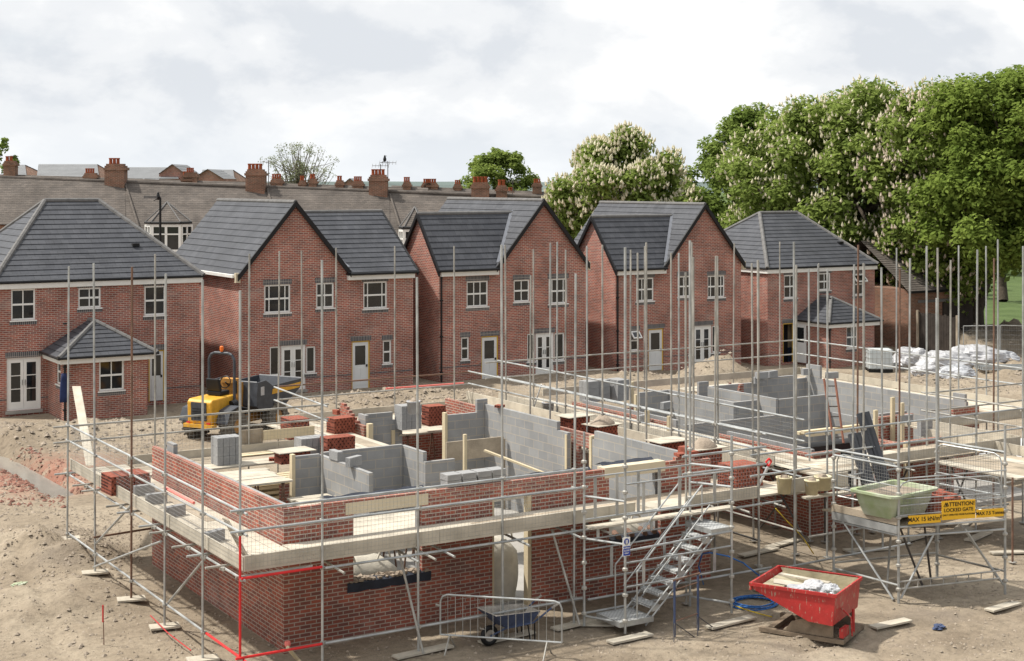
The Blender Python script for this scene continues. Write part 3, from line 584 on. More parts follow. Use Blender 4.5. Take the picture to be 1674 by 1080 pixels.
# a party wall bay with white framed windows
def bay(pxc, hw, ye, yb, d, label):
    m = MB(); ze = CAMH-(ye-HY)*d/FPX; zb = CAMH-(yb-HY)*d/FPX; L, Rr = at(pxc-hw, d, ze), at(pxc+hw, d, ze); Fv = Vector((FW[0], FW[1], 0)); ap = at(pxc+2, d+1.6, ze+1.15)
    rr = MB(); b1, b2 = L+Fv*2.2, Rr+Fv*2.2; l2, r2 = L.lerp(Rr, .18), L.lerp(Rr, .82)
    for q in ([L+Fv*.7, l2, ap], [l2, r2, ap], [r2, Rr+Fv*.7, ap]): roof_plane(rr, q, .2, .009)
    o = rr.build('bay_roof', 'terrtile', root)
    for a in (L+Fv*.7, l2, r2, Rr+Fv*.7): MB().tube(a+Vector((0, 0, .05)), ap+Vector((0, 0, .05)), .04, 6).build('hip_flashing', 'ridge', o)
    w = MB(); f = MB(); g = MB()
    pts = [L+Fv*.8, l2+Fv*.12, r2+Fv*.12, Rr+Fv*.8]
    for a, b_ in zip(pts, pts[1:]):
        dz = Vector((0, 0, -.12)); H = 1.55
        for u0, u1, z0, z1 in ((0, .08, 0, H), (.92, 1, 0, H), (.08, .92, 0, .12), (.08, .92, H-.12, H), (.08, .92, .5, .58), (.46, .54, .12, H-.12)):
            p, q = a.lerp(b_, u0)+dz, a.lerp(b_, u1)+dz; nn = (b_-a).cross(Vector((0, 0, 1))).normalized()*.08
            f.hexa([p-Vector((0, 0, z1))-nn, q-Vector((0, 0, z1))-nn, q-Vector((0, 0, z1))+nn, p-Vector((0, 0, z1))+nn, p-Vector((0, 0, z0))-nn, q-Vector((0, 0, z0))-nn, q-Vector((0, 0, z0))+nn, p-Vector((0, 0, z0))+nn])
        g.poly([a+dz, b_+dz, b_+dz-Vector((0, 0, H)), a+dz-Vector((0, 0, H))]); w.poly([a+dz-Vector((0, 0, H)), b_+dz-Vector((0, 0, H)), b_-Vector((0, 0, 6)), a-Vector((0, 0, 6))])
    w.build('bay_wall', 'brick_old', root); o = f.build('window', 'upvc', root); g.build('pane', 'glass', o)
    gt = MB()
    for a, b_ in zip(pts, pts[1:]): gt.tube(a-Fv*.15, b_-Fv*.15, .08, 6)
    gt.build('gutter', 'black', root)
bay(271, 38, 364, 410, 86.6, '')
bay(676, 24, 372, 410, 87.0, '')
# roof pigeons' aerials and lamp
def far_row(label, px0, px1, d, yr, yr2, chims, m='terrtile', wallm='brick_old'):
    zr = CAMH-(yr-HY)*d/FPX; zr2 = CAMH-(yr2-HY)*d/FPX;  rt = thing('terraced_row', label, 'terrace', at((px0+px1)/2, d, 0)); r = MB()
    A, B, C, D_ = at(px0, d, zr), at(px1, d, zr2), at(px1, d-4, zr2-2.6), at(px0, d-4, zr-2.6); Fv = Vector((FW[0], FW[1], 0))
    roof_plane(r, [D_, C, B, A], .25, .02); roof_plane(r, [C+Fv*8, D_+Fv*8, A, B], .25, .02); r.build('roof', m, rt)
    wl = MB(); wl.hexa([Vector((p.x, p.y, -1)) for p in (D_, C, C+Fv*8, D_+Fv*8)]+[p-Vector((0, 0, .1)) for p in (D_, C, C+Fv*8, D_+Fv*8)]); 
    for p in (A, B): wl.poly([(D_ if p is A else C)-Vector((0, 0, .1)), p-Vector((0, 0, .1)), (D_ if p is A else C)+Fv*8-Vector((0, 0, .1))])
    wl.build('wall', wallm, rt)
    for px, yt, w, pots, pp in chims: chimney(rt, px, d, yt, yr+(yr2-yr)*(px-px0)/(px1-px0)+4, w, pots, pp, depth=.7)
    return rt
far_row('second terrace roof behind the long row, with small red chimney pots', -40, 700, 118, 284, 307, [(147, 282, 20, 4, 15), (15, 262, 18, 2, 12), (311, 281, 20, 4, 12), (305, 287, 16, 3, 12), (452, 291, 18, 4, 15), (511, 291, 12, 2, 8), (494, 294, 10, 2, 7), (555, 294, 12, 2, 8), (585, 295, 16, 4, 13), (665, 296, 12, 3, 10)])
far_row('third terrace roof further right, low behind the second with stub chimneys', 640, 905, 135, 303, 314, [(705, 298, 20, 4, 16), (697, 298, 14, 3, 10), (878, 298, 14, 4, 11), (835, 312, 11, 2, 8), (748, 300, 12, 3, 9)])
def modern(label, px0, px1, d, yr, ye, gab=None):
    zr = CAMH-(yr-HY)*d/FPX; ze = CAMH-(ye-HY)*d/FPX; rt = thing('flat_roofed_block', label, 'building', at((px0+px1)/2, d, 0)); Fv = Vector((FW[0], FW[1], 0)); r = MB()
    A, B, C, D_ = at(px0+3, d, zr), at(px1-3, d, zr), at(px1, d-6, ze), at(px0, d-6, ze)
    roof_plane(r, [D_, C, B, A], .6, .02); roof_plane(r, [C+Fv*12, D_+Fv*12, A, B], .6, .02); r.build('roof', 'farroof', rt)
    w = MB(); q = [D_, C, C+Fv*12, D_+Fv*12]; w.hexa([Vector((p.x, p.y, -1)) for p in q]+[p-Vector((0, 0, .1)) for p in q])
    for p in (A, B): w.poly([(D_ if p is A else C)-Vector((0, 0, .1)), p-Vector((0, 0, .1)), (D_ if p is A else C)+Fv*12-Vector((0, 0, .1))])
    w.build('wall', 'brick_old', rt)
    return rt
MAT['farroof'] = mat('grey_standing_seam', (.19, .195, .20), .6, .12, .5)
modern('wide grey metal roof far off between the left tree and a chimney', 60, 162, 210, 268, 290)
modern('grey metal roof far off just right of the tallest left chimney', 200, 292, 205, 273, 292)
modern('small grey roof far off near the bare tree', 328, 384, 215, 277, 295)
modern('low grey roof far off at the left picture edge', 22, 44, 212, 269, 290)
def gabled_far(label, pxa, hw, d, ya, ye):
    rt = thing('gabled_house', label, 'house', at(pxa, d, 0)); z0 = CAMH-(ye-HY)*d/FPX; z1 = CAMH-(ya-HY)*d/FPX; Fv = Vector((FW[0], FW[1], 0)); L, Rr, A = at(pxa-hw, d, z0), at(pxa+hw, d, z0), at(pxa, d, z1)
    w = MB(); w.poly([Vector((L.x, L.y, -1)), Vector((Rr.x, Rr.y, -1)), Rr, A, L]); w.poly([Vector((L.x, L.y, -1))+Fv*9, L+Fv*9, A+Fv*9, Rr+Fv*9, Vector((Rr.x, Rr.y, -1))+Fv*9]); w.poly([Vector((L.x, L.y, -1)), L, L+Fv*9, Vector((L.x, L.y, -1))+Fv*9]); w.poly([Vector((Rr.x, Rr.y, -1)), Rr, Rr+Fv*9, Vector((Rr.x, Rr.y, -1))+Fv*9]); w.build('wall', 'brick', rt)
    r = MB(); e = Fv*.3; roof_plane(r, [L-e, A-e, A+Fv*9, L+Fv*9], .5, .03); roof_plane(r, [Rr-e, A-e, A+Fv*9, Rr+Fv*9], .5, .03); r.build('roof', 'farroof', rt)
gabled_far('red brick gable far off below the sky between two chimneys', 282, 22, 200, 268, 284)
gabled_far('brown brick gable far off to the right of the second small chimney', 340, 26, 198, 276, 292)
gabled_far('small red gable far off beyond the middle of the long terrace roof', 572, 14, 195, 291, 303)
# street lamp behind the first house, aerials
lp = at(262, 78, 0); sl_ = thing('street_lamp', 'black street lamp rising between the left houses with a bird on it', 'street lamp', lp)
zt = CAMH-(322-HY)*78/FPX; m = MB(); m.tube(lp, (lp.x, lp.y, zt), .09, 8, .06); m.build('column', 'black', sl_)
e = at(247, 78, zt); m = MB(); m.tube((lp.x, lp.y, zt-.05), e, .045, 6); m.obox(e, (.7, .28, .14), Matrix.Rotation(-AZ, 3, 'Z')); m.build('lamp_head', 'ridge', sl_)
def bird(px, d, y):
    p = at(px, d, CAMH-(y-HY)*d/FPX); m = MB(); m.lathe((0, 0, 0), [(.02, -.02), (.07, .05), (.085, .12), (.06, .2), (.045, .24), (.045, .28), (.01, .31)], 8); m.hexa([(-.03, -.02, .02), (-.18, -.02, -.06), (-.18, .02, -.06), (-.03, .02, .02), (-.03, -.02, .05), (-.18, -.02, -.04), (-.18, .02, -.04), (-.03, .02, .05)]); m.obox((.07, 0, .27), (.07, .02, .02))
    m.v = [tuple(Vector(v)*1.3+p) for v in m.v]; return m.build('bird', 'black')
tag(bird(258.5, 78, 326), 'dark bird perched on top of the black street lamp', 'bird'); tag(bird(629, 92, 264), 'dark bird perched on the television aerial above a chimney', 'bird')
def aerial(px, d, ybase, ytop, lab):
    p = at(px, d, 0); zb, zt = CAMH-(ybase-HY)*d/FPX, CAMH-(ytop-HY)*d/FPX; m = MB(); m.tube((p.x, p.y, zb), (p.x, p.y, zt), .025, 6); r = Vector((RT[0], RT[1], 0)); q = Vector((p.x, p.y, zt-.1)); m.tube(q-r*.5, q+r*.5, .015, 5)
    for k in range(6): c = q+r*(-.5+k*.2); m.tube(c+Vector((FW[0], FW[1], 0))*.2+Vector((0, 0, .12)), c-Vector((FW[0], FW[1], 0))*.2-Vector((0, 0, .12)), .01, 5)
    tag(m.build('television_aerial', 'darksteel'), lab, 'aerial')
aerial(634, 92, 292, 263, 'forked television aerial on the chimney with a bird'); aerial(439, 92, 305, 262, 'tall thin television aerial right of the four-pot chimney'); aerial(622, 92.3, 280, 268, 'low television aerial just above the middle chimney pots'); aerial(838, 134, 318, 295, 'distant television aerial near the round green tree')

# ---------------------------------------------------------------- trees
def crown_mesh(name, clumps, n_leaf, size, m, parent, seed, up=.8, flat=1.0):
    R = np.random.default_rng(seed); C = np.array([c[:3] for c in clumps]); rad = np.array([c[3] for c in clumps]); w = rad**2; idx = R.choice(len(C), n_leaf, p=w/w.sum())
    d = R.normal(size=(n_leaf, 3)); d /= np.linalg.norm(d, axis=1)[:, None]; d[:, 2] = np.where(R.random(n_leaf) < .65, np.abs(d[:, 2]), d[:, 2])
    rr = rad[idx]*(R.random(n_leaf)**.45); pos = C[idx]+d*rr[:, None]*np.array([1, 1, flat])
    nrm = d*.7+R.normal(size=(n_leaf, 3))*.55+np.array([0, 0, up]); nrm /= np.linalg.norm(nrm, axis=1)[:, None]
    t = np.cross(nrm, R.normal(size=(n_leaf, 3))); t /= np.linalg.norm(t, axis=1)[:, None]; b = np.cross(nrm, t)
    s = size*(.6+.8*R.random(n_leaf))[:, None]; V = np.stack([pos-t*s*.75, pos-b*s*.42+nrm*s*.1, pos+t*s*.75, pos+b*s*.42+nrm*s*.1], 1).reshape(-1, 3)-np.array(WL[parent])
    me = bpy.data.meshes.new(name); me.vertices.add(len(V)); me.vertices.foreach_set('co', V.ravel()); k = n_leaf; me.loops.add(4*k); me.loops.foreach_set('vertex_index', np.arange(4*k)); me.polygons.add(k); me.polygons.foreach_set('loop_start', np.arange(k)*4); me.polygons.foreach_set('loop_total', np.full(k, 4)); me.update(); me.validate()
    me.materials.append(MAT[m]); o = bpy.data.objects.new(name, me); COL.objects.link(o); o.parent = parent; WL[o] = WL[parent]; return o
def blossoms(clumps, N, m, parent, seed, h=.34, bias=None):
    R = random.Random(seed); mb = MB(); tot = [c[3]**2 for c in clumps]
    for c in R.choices(clumps, tot, k=N):
        th = R.random()*6.283; cz = R.uniform(-.25, 1); s = math.sqrt(1-cz*cz); p = Vector((c[0]+c[3]*1.0*s*math.cos(th), c[1]+c[3]*s*math.sin(th), c[2]+c[3]*cz)); hh = h*R.uniform(.7, 1.25); r = hh*.27
        ax = Vector((s*math.cos(th)*.45, s*math.sin(th)*.45, 1)).normalized(); a = ax.orthogonal().normalized(); b = ax.cross(a); k = len(mb.v)
        for i in range(4): mb.v.append(tuple(p+(a*math.cos(i*1.571)+b*math.sin(i*1.571))*r+ax*hh*.25))
        mb.v += [tuple(p-ax*hh*.1), tuple(p+ax*hh)]; mb.f += [(k+i, k+(i+1) % 4, k+5) for i in range(4)]+[(k+(i+1) % 4, k+i, k+4) for i in range(4)]
    return mb.build('blossom', m, parent, kind='stuff')
def lobes(cx, cy, prof, n, seed, r0, r1, depth=1.0):
    """clump centres spread through a crown: prof = list of (z, radius)"""
    R = random.Random(seed); out = []
    zs = [p[0] for p in prof]; mr = max(p[1] for p in prof); tries = 0
    while len(out) < n and tries < n*60:
        tries += 1; z = R.uniform(zs[0], zs[-1])
        for u0, u1 in zip(prof, prof[1:]):
            if u0[0] <= z <= u1[0]: f = (z-u0[0])/(u1[0]-u0[0]+1e-9); rad = (u0[1]+(u1[1]-u0[1])*f)*1.1; ox = (u0[2] if len(u0) > 2 else 0)*(1-f)+(u1[2] if len(u1) > 2 else 0)*f
        if R.random() > (rad/mr)**.8+.1: continue
        th = R.random()*6.283; q = rad*(R.uniform(.55, 1.0) if R.random() < .8 else R.uniform(0, .6))
        r = R.uniform(r0, r1); q = max(0, q-r*.4); out.append((cx+q*math.cos(th)+ox*RT[0], cy+q*math.sin(th)*depth+ox*RT[1], z, r))
    return out
def limb_path(m, p, q, r0, r1, R, n=4):
    p, q = Vector(p), Vector(q); last = p
    for i in range(1, n+1):
        t = i/n; c = p.lerp(q, t)+Vector((R.uniform(-1, 1), R.uniform(-1, 1), R.uniform(-.3, .5)))*(q-p).length*.06*(1 if i < n else 0); m.tube(last, c, r0+(r1-r0)*(i-1)/n, 7, r0+(r1-r0)*t, cap=False); last = c
def trunk(parent, base, ztop, r, clumps, seed, m='bark', nl=14):
    R = random.Random(seed); mb = MB(); b = Vector(base); top = Vector((b.x+R.uniform(-.4, .4), b.y+R.uniform(-.4, .4), ztop)); limb_path(mb, b-Vector((0, 0, .4)), top, r*1.15, r*.45, R, 5)
    for c in R.sample(clumps, min(nl, len(clumps))):
        t = R.uniform(.35, .95); limb_path(mb, b.lerp(top, t), Vector(c[:3]), r*.36*(1.2-t*.6), r*.06, R, 4)
    return mb.build('trunk', m, parent, smooth=True)
def tree(label, px, d, prof, n, r0, r1, leaves, size, m, seed, tr=.35, trunkz=None, bl=None, barkm='bark', depth=1.0, sub='tree', extra=(), group=None, zb=0.0, up=.8, nl=14):
    p = at(px, d, zb); root = thing(sub, label, 'tree', p, group=group); cl = lobes(p.x, p.y, prof, n, seed, r0, r1, depth)+list(extra)
    trunk(root, p, trunkz or prof[-1][0]*.75, tr, cl, seed, barkm, nl); crown_mesh('crown', cl, leaves, size, m, root, seed, up)
    if bl: blossoms(cl, bl[0], bl[1], root, seed+1, bl[2])
    return root, cl
def zy(y, d): return CAMH-(y-HY)*d/FPX
tree('small dark pointed tree at the far left above the rooftops', 8, 150, [(2, 1.0), (zy(262, 150), 1.35), (zy(240, 150), 1.2), (zy(223, 150), .3)], 40, .35, .6, 4000, .22, 'leaf', 11, .15)
tree('bare pale spring tree with thin twigs behind the terrace roof', 490, 135, [(zy(302, 135), 2.0), (zy(285, 135), 3.2), (zy(262, 135), 3.4), (zy(243, 135), 2.2), (zy(235, 135), .8)], 190, .25, .5, 3000, .11, 'leafpale', 12, .22, barkm='palebark', trunkz=zy(262, 135), nl=150)
tree('round bright green tree behind the right end of the terrace', 815, 140, [(1, 2.4), (zy(325, 140), 3.2), (zy(285, 140), 3.3), (zy(262, 140), 2.2), (zy(250, 140), .8)], 150, .6, 1.1, 26000, .23, 'leaf', 13, .3)
T4 = tree('chestnut tree covered in cream blossom behind the middle houses', 1022, 93, [(1.5, 3.6), (5, 4.5), (8.5, 4.4), (10.4, 3.0), (zy(232, 93), .8)], 150, .7, 1.25, 48000, .21, 'leaf', 14, .4, bl=(6500, 'blossom', .30), sub='chestnut_tree')
tree('open light green tree between the two blossoming chestnuts', 1205, 104, [(2, 3.8), (7, 4.4), (9.5, 3.6), (11.2, 2.6, .3), (12.6, 1.6, .8), (zy(186, 104), 1.2, 1.2)], 150, .6, 1.15, 36000, .21, 'leaf2', 15, .3)
tree('huge chestnut with upright cream flower candles behind the right house', 1375, 92, [(2, 5.4), (5.5, 7.4), (8.6, 7.6), (10.8, 7.2, .8), (12.4, 6.0, 1.5), (13.4, 4.8, 2.2), (zy(160, 92), 3.6, 2.8)], 330, .8, 1.5, 108000, .22, 'leaf', 16, .75, bl=(5600, 'blossom', .28), sub='chestnut_tree', nl=24)
tree('pink flowered chestnut leaning against the huge chestnut on its right', 1520, 84, [(2.2, 1.8), (5, 2.9), (9, 3.6), (11.4, 3.4, .4), (zy(165, 84), 2.4, .9)], 150, .7, 1.3, 38000, .21, 'leaf', 17, .4, bl=(3000, 'blossompink', .28), sub='chestnut_tree')
tree('tall dark green tree at the right edge with long low branches', 1705, 80, [(4.2, 2.8, -1.5), (6, 4.8, -1.6), (10, 5.2, -1.6), (12.5, 4.6, -1.6), (13.4, 3.6, -1.6), (zy(135, 80), 2.4, -1.6)], 220, .8, 1.4, 80000, .19, 'leaf3', 18, .5)
tree('dark trunked tree standing by the park fence behind the pole rows', 1590, 86, [(3.0, 1.8), (5, 3.0), (8, 3.2), (11, 2.2), (12.5, .8)], 60, .7, 1.2, 12000, .28, 'leaf', 19, .62)
tree('small park tree on the lawn at the right edge', 1640, 118, [(2.4, 1.6), (4.2, 2.6), (6.5, 1.6)], 30, .6, 1.0, 5000, .26, 'leaf3', 20, .35)
# hedge-like wood far behind the big trees
cl = []; R = random.Random(5)
for i in range(150): px = R.uniform(1080, 1800); q = at(px, R.uniform(150, 175), R.uniform(.5, 7.0)) if px > 1560 else at(px, R.uniform(118, 150), R.uniform(.5, 6.0)); cl.append((q.x, q.y, q.z, R.uniform(1.0, 2.0)))
wd = thing('woodland', None, None); crown_mesh('foliage', cl, 26000, .5, 'leaf', wd, 33); wd['kind'] = 'stuff'
for o in wd.children: o['kind'] = 'stuff'
# ---------------------------------------------------------------- the two unfinished houses
DECK = 2.0
near = thing('unfinished_house', 'half built brick house in the foreground with grey block inner walls and open windows', 'house', (16.3, 30, 0))
HO = [(12.59, 1.08, 14.09, 2.43), (15.71, .05, 16.67, 2.40), (18.62, 1.15, 20.0, 2.50)]
m = MB(); rect_wall(m, 'y', 26.2, 26.3, 11.15, 21.4, -.5, 2.70, HO+[(20.75, 2.66, 22, 3), (11.0, 2.69, 11.9, 3)])
def courses(mb, x0, x1, y0, y1, z, n, step, left=True):      # toothed brickwork stepping up
    for i in range(n): mb.box(x0+(i*step if left else 0), y0, z+.075*i+.001*i, x1-(0 if left else i*step), y1, z+.075*(i+1)-.009)
courses(m, 20.42, 20.74, 26.2, 26.3, 2.702, 1, .11)
m.build('brick_wall', 'brick_new', near)
m = MB(); rect_wall(m, 'x', 11.15, 11.25, 26.3, 33.9, -.5, 2.73); m.build('brick_wall', 'brick_new', near)
m = MB(); rect_wall(m, 'x', 21.3, 21.4, 26.3, 38.2, -.5, 2.55, [(30.3, .1, 31.3, 2.2)]); m.build('brick_wall', 'brick_new', near)
m = MB(); rect_wall(m, 'y', 33.8, 33.9, 11.25, 15.1, -.5, 1.5, [(12.4, .1, 14.3, 2.0)]); m.build('brick_wall', 'brick_new', near)
m = MB(); rect_wall(m, 'y', 38.1, 38.2, 17.9, 21.3, -.5, 1.7); m.build('brick_wall', 'brick_new', near)
m = MB(); rect_wall(m, 'x', 17.9, 18.0, 36.6, 38.1, -.5, 2.25)
for i in range(6): m.box(17.9, 37.05+i*.16, 2.25+i*.075, 18.0, 38.1, 2.25+i*.075+.066)
m.build('brick_wall', 'brick_new', near)
def blk(root, axis, c, a0, a1, z1, z0=-.3, holes=(), extra=(), t=.1, name='block_wall', mt='block'):
    m = MB(); rect_wall(m, axis, c, c+t, a0, a1, z0, z1, holes)
    for (b0, b1, za, zb) in extra: m.box(*((b0, c, za, b1, c+t, zb) if axis == 'y' else (c, b0, za, c+t, b1, zb)))
    return m.build(name, mt, root, uvoff=(0, .1))
blk(near, 'x', 11.35, 26.5, 33.8, 2.66, extra=[(33.0, 33.45, 2.665, 2.88)]); blk(near, 'y', 26.4, 11.46, 20.9, 2.55, holes=HO)
blk(near, 'x', 20.95, 26.45, 35.35, 2.55, holes=[(30.3, .1, 31.28, 3.2)], extra=[(26.6, 30.1, 2.552, 2.765), (31.75, 35.35, 2.552, 2.765)])
blk(near, 'y', 35.36, 19.78, 21.05, 2.55, extra=[(20.72, 21.05, 2.552, 2.90)])
blk(near, 'y', 32.35, 14.05, 14.68, 2.45); blk(near, 'x', 14.69, 29.78, 32.46, 2.42); blk(near, 'y', 32.48, 14.8, 16.93, 2.45); blk(near, 'x', 16.94, 31.45, 32.58, 2.42, extra=[])
blk(near, 'y', 31.34, 16.94, 17.75, 2.2); blk(near, 'y', 36.95, 18.1, 19.25, 2.28, extra=[(18.1, 18.95, 2.283, 2.50)]); blk(near, 'x', 18.02, 36.75, 37.2, 2.5)
blk(near, 'x', 19.0, 27.0, 29.4, 2.0)
for nm, b in (('door_lining', (13.96, 32.33, .1, 14.045, 32.47, 2.5)), ('door_lining', (19.70, 35.33, .1, 19.775, 35.49, 2.62)), ('door_lining', (17.95, 36.42, .8, 18.09, 36.56, 2.32)), ('door_lining', (20.93, 30.2, .1, 21.07, 30.295, 2.62)), ('door_lining', (20.93, 31.285, .1, 21.07, 31.37, 2.5)), ('door_lining', (16.58, 26.22, .05, 16.665, 26.38, 2.395)), ('door_lining', (15.715, 26.24, .05, 15.78, 26.38, 2.395)), ('door_lining', (18.9, 36.9, 1.3, 19.0, 36.945, 2.0))):
    box(*b).build(nm, 'newwood', near)
for x0, x1, zt in ((12.42, 14.22, 2.435), (18.5, 20.12, 2.505)):
    m = MB(); m.box(x0, 26.185, zt, x1, 26.47, zt+.225); m.build('lintel', 'lintel', near)
m = MB(); m.box(15.6, 26.32, 2.405, 16.8, 26.47, 2.55); m.build('lintel', 'lintel', near)
m = MB(); m.box(11.45, 26.5, -.2, 18.0, 33.7, .12); m.build('floor_slab', 'concrete', near); box(18.002, 26.5, -.2, 20.95, 37.9, .12).build('floor_slab', 'concrete', near)
# membranes: over the lintels and wrapped under the first sill
def drape(root, x0, x1, y, z, w, h, seed, name='membrane', mt='dpc', hump=.08):
    m = MB(); N = 26; pr = None
    for i in range(N+1):
        x = x0+(x1-x0)*i/N; a = .035*mn.noise((x*3.1, seed, 0)); b_ = .03*mn.noise((x*4.3, seed+4, 1))
        q = [(x, y+b_*.3, z-h+b_), (x, y-.02, z+a*.4), (x, y+w*.45, z+hump+a+b_), (x, y+w+a, z+.01+a)]
        if pr:
            for k in range(3): m.poly([pr[k], q[k], q[k+1], pr[k+1]])
        pr = q
    return m.build(name, mt, root, smooth=True)
drape(near, 12.0, 14.25, 26.34, 2.69, .3, .03, 3); drape(near, 16.4, 18.3, 26.38, 2.66, .22, .03, 5); drape(near, 18.6, 20.0, 26.4, 2.70, .3, .02, 8)
m = drape(near, 12.45, 14.28, 26.185, 1.10, .26, .17, 12, hump=.05); 
m = MB(); 
for k in range(110): x = RND.uniform(12.5, 14.2); s_ = RND.uniform(.04, .1); m.obox((x, RND.uniform(26.2, 26.42), 1.12+s_*.2), (s_*1.3, s_, s_*.6), Matrix.Rotation(RND.uniform(-.6, .6), 3, 'Y')@Matrix.Rotation(RND.uniform(0, 3), 3, 'Z'))
m.build('sill_mortar', 'sand', near)
drape(near, 18.66, 19.95, 26.18, 1.17, .26, .12, 15, hump=.05)
for k, x in enumerate((18.85, 19.2, 19.55, 19.8)):
    MB().tube((x, 26.16, 1.21+.02*(k % 2)), (x+.12, 26.5, 1.24), .06, 10).build('sill_pipe', 'rust', near)
# bags and boards inside
def bulk_bag(loc, label, s=(.95, .95, 1.0), seed=0, group=None, sag=.12, rz=0.0):
    root = thing('bulk_bag', label, 'bag', loc, rz, group); m = MB(); n = 12; L = 9
    for j in range(L+1):
        t = j/L; sc = 1.0+sag*math.sin(t*3.0)-(.45*max(0, t-.8)/.2 if t > .8 else 0)
        for i in range(n*2):
            a = 2*math.pi*i/(n*2); c, d = math.cos(a), math.sin(a); k = (abs(c)**5+abs(d)**5)**-.2; w = .04*mn.noise((c*2+seed, d*2, t*4)); m.v.append((s[0]/2*c*k*(sc+w), s[1]/2*d*k*(sc+w), s[2]*t+.10*t*mn.noise((c*1.5, d*1.5, seed))))
    N = n*2; m.f = [(j*N+i, j*N+(i+1) % N, (j+1)*N+(i+1) % N, (j+1)*N+i) for j in range(L) for i in range(N)]+[tuple(L*N+i for i in range(N))]
    m.build('sack', 'canvas', root, local=True, smooth=True)
    for sx, sy in ((-1, -1), (1, -1)):
        l = MB(); p = Vector((sx*s[0]*.4, sy*s[1]*.4, s[2]*.93)); l.path([p, p+Vector((-sx*.05, -.02, .18)), p+Vector((-sx*.2, .02, .2)), p+Vector((-sx*.28, .03, .02))], .022, 5); l.build('lifting_loop', 'canvas', root, local=True)
    return root
bulk_bag((16.12, 27.05, .12), 'cream bulk bag standing just inside the door opening of the near house', (.95, .9, 1.3), 1)
bulk_bag((13.2, 27.25, .12), 'crumpled cream bulk bag inside the first window of the near house', (1.3, 1.0, 1.25), 2)
bulk_bag((19.5, 27.35, .12), 'pale bulk bag slumped inside the second window of the near house', (1.3, 1.0, 1.2), 5)
def platform(label, x0, x1, y0, y1, z, n, mt='plank', legs=True, along='x'):
    root = thing('trestle_platform', label, 'platform', ((x0+x1)/2, (y0+y1)/2, .1)); w = (y1-y0 if along == 'x' else x1-x0)/n
    for i in range(n):
        e = RND.uniform(-.15, .15); zz = z+RND.uniform(0, .012)
        (box(x0+e, y0+i*w+.008, zz-.04, x1+e, y0+(i+1)*w-.008, zz) if along == 'x' else box(x0+i*w+.008, y0+e, zz-.04, x0+(i+1)*w-.008, y1+e, zz)).build('board', mt, root)
    if legs:
        for x in (x0+.25, x1-.25):
            m = MB(); m.tube((x, y0, z-.07), (x, y1, z-.07), .024)
            for y in (y0+.1, y1-.1): m.tube((x, y, z-.07), (x-.18, y, .1), .022); m.tube((x, y, z-.07), (x+.18, y, .1), .022)
            m.tube((x-.1, y0+.1, .7), (x-.1, y1-.1, .7), .018); m.build('trestle', 'rust', root)
platform('pale board platform on trestles inside the first window of the near house', 12.0, 15.6, 27.2, 29.2, 1.62, 5)
platform('board platform on steel trestles inside the back left corner of the near house', 11.7, 13.85, 31.9, 33.7, 2.0, 6)
platform('short pale platform at the foot of the low block wall in the near house', 13.6, 14.6, 30.9, 31.9, 1.6, 3)
platform('pale platform behind the loose blocks on the front wall of the near house', 15.2, 16.9, 30.2, 31.2, 1.65, 3)
platform('board platform inside the large block room of the near house', 17.4, 20.4, 29.4, 30.6, 1.55, 4)
platform('narrow platform below the tall brick pack at the back of the near house', 19.2, 20.9, 36.9, 37.9, 1.85, 4)
# timber stack, prop boards in the big room
root = thing('joist_stack', 'pale timber joist stack on the ground below the back platform of the near house', 'timber stack', (15.1, 36.8, 0))
for j in range(8):
    for i in range(4): box(14.1+RND.uniform(-.1, .1), 36.3+i*.24, .06+j*.14, 16.2+RND.uniform(-.1, .1), 36.3+i*.24+.17, .06+j*.14+.075).build('joist', 'newwood', root)
root = thing('timber_prop', 'pale timber prop leaning across the big block room against a board', 'timber prop', (19.6, 31.5, .12))
m = MB(); a, b_ = P(792, 736, 2.0), P(905, 779, 1.5); d_ = (b_-a); q = d_.to_track_quat('X', 'Z').to_matrix(); m.obox((a+b_)/2, (d_.length, .09, .045), q); m.build('prop', 'newwood', root)
p = P(760, 770, 1.4); box(p.x-.04, p.y-.04, .12, p.x+.04, p.y+.04, 2.35).build('upright', 'newwood', root)
p = P(800, 775, 1.2); m = MB(); m.box(p.x-1.0, p.y+.5, 1.55, p.x+.75, p.y+.55, 2.05); m.build('board', 'plankold', root); box(p.x+.66, p.y+.44, .12, p.x+.76, p.y+.495, 2.0).build('upright', 'plankold', root)

MAT['blockface'] = mat('block_face', (.29, .29, .288), .95, .14, 5, .3, 40)
far = thing('unfinished_house', 'second half built house, low grey block walls with stubs of red brick', 'house', (30.5, 32, 0))
m = MB(); rect_wall(m, 'x', 25.95, 26.05, 27.9, 38.5, -.5, 2.06, [(31.5, 1.75, 33.6, 3)]); m.build('brick_wall', 'brick_new', far)
m = MB(); rect_wall(m, 'y', 27.8, 27.9, 25.95, 31.0, -.5, 2.1, [(26.9, .9, 28.4, 3)]); m.build('brick_wall', 'brick_new', far)
m = MB(); rect_wall(m, 'y', 30.6, 30.7, 31.0, 35.2, -.5, 2.2, [(32.45, .1, 34.1, 3), (31.0, 1.6, 31.08, 3)]); m.build('brick_wall', 'brick_new', far)
m = MB(); rect_wall(m, 'x', 31.0, 31.1, 27.9, 30.6, -.5, 1.6); m.build('brick_wall', 'brick_new', far)
m = MB(); rect_wall(m, 'x', 35.1, 35.2, 30.7, 38.5, -.5, 2.1); m.build('brick_wall', 'brick_new', far)
m = MB(); rect_wall(m, 'y', 38.4, 38.5, 26.05, 35.1, -.5, 1.7); courses(m, 32.2, 32.55, 38.4, 38.5, 1.702, 7, .05, False); m.build('brick_wall', 'brick_new', far)
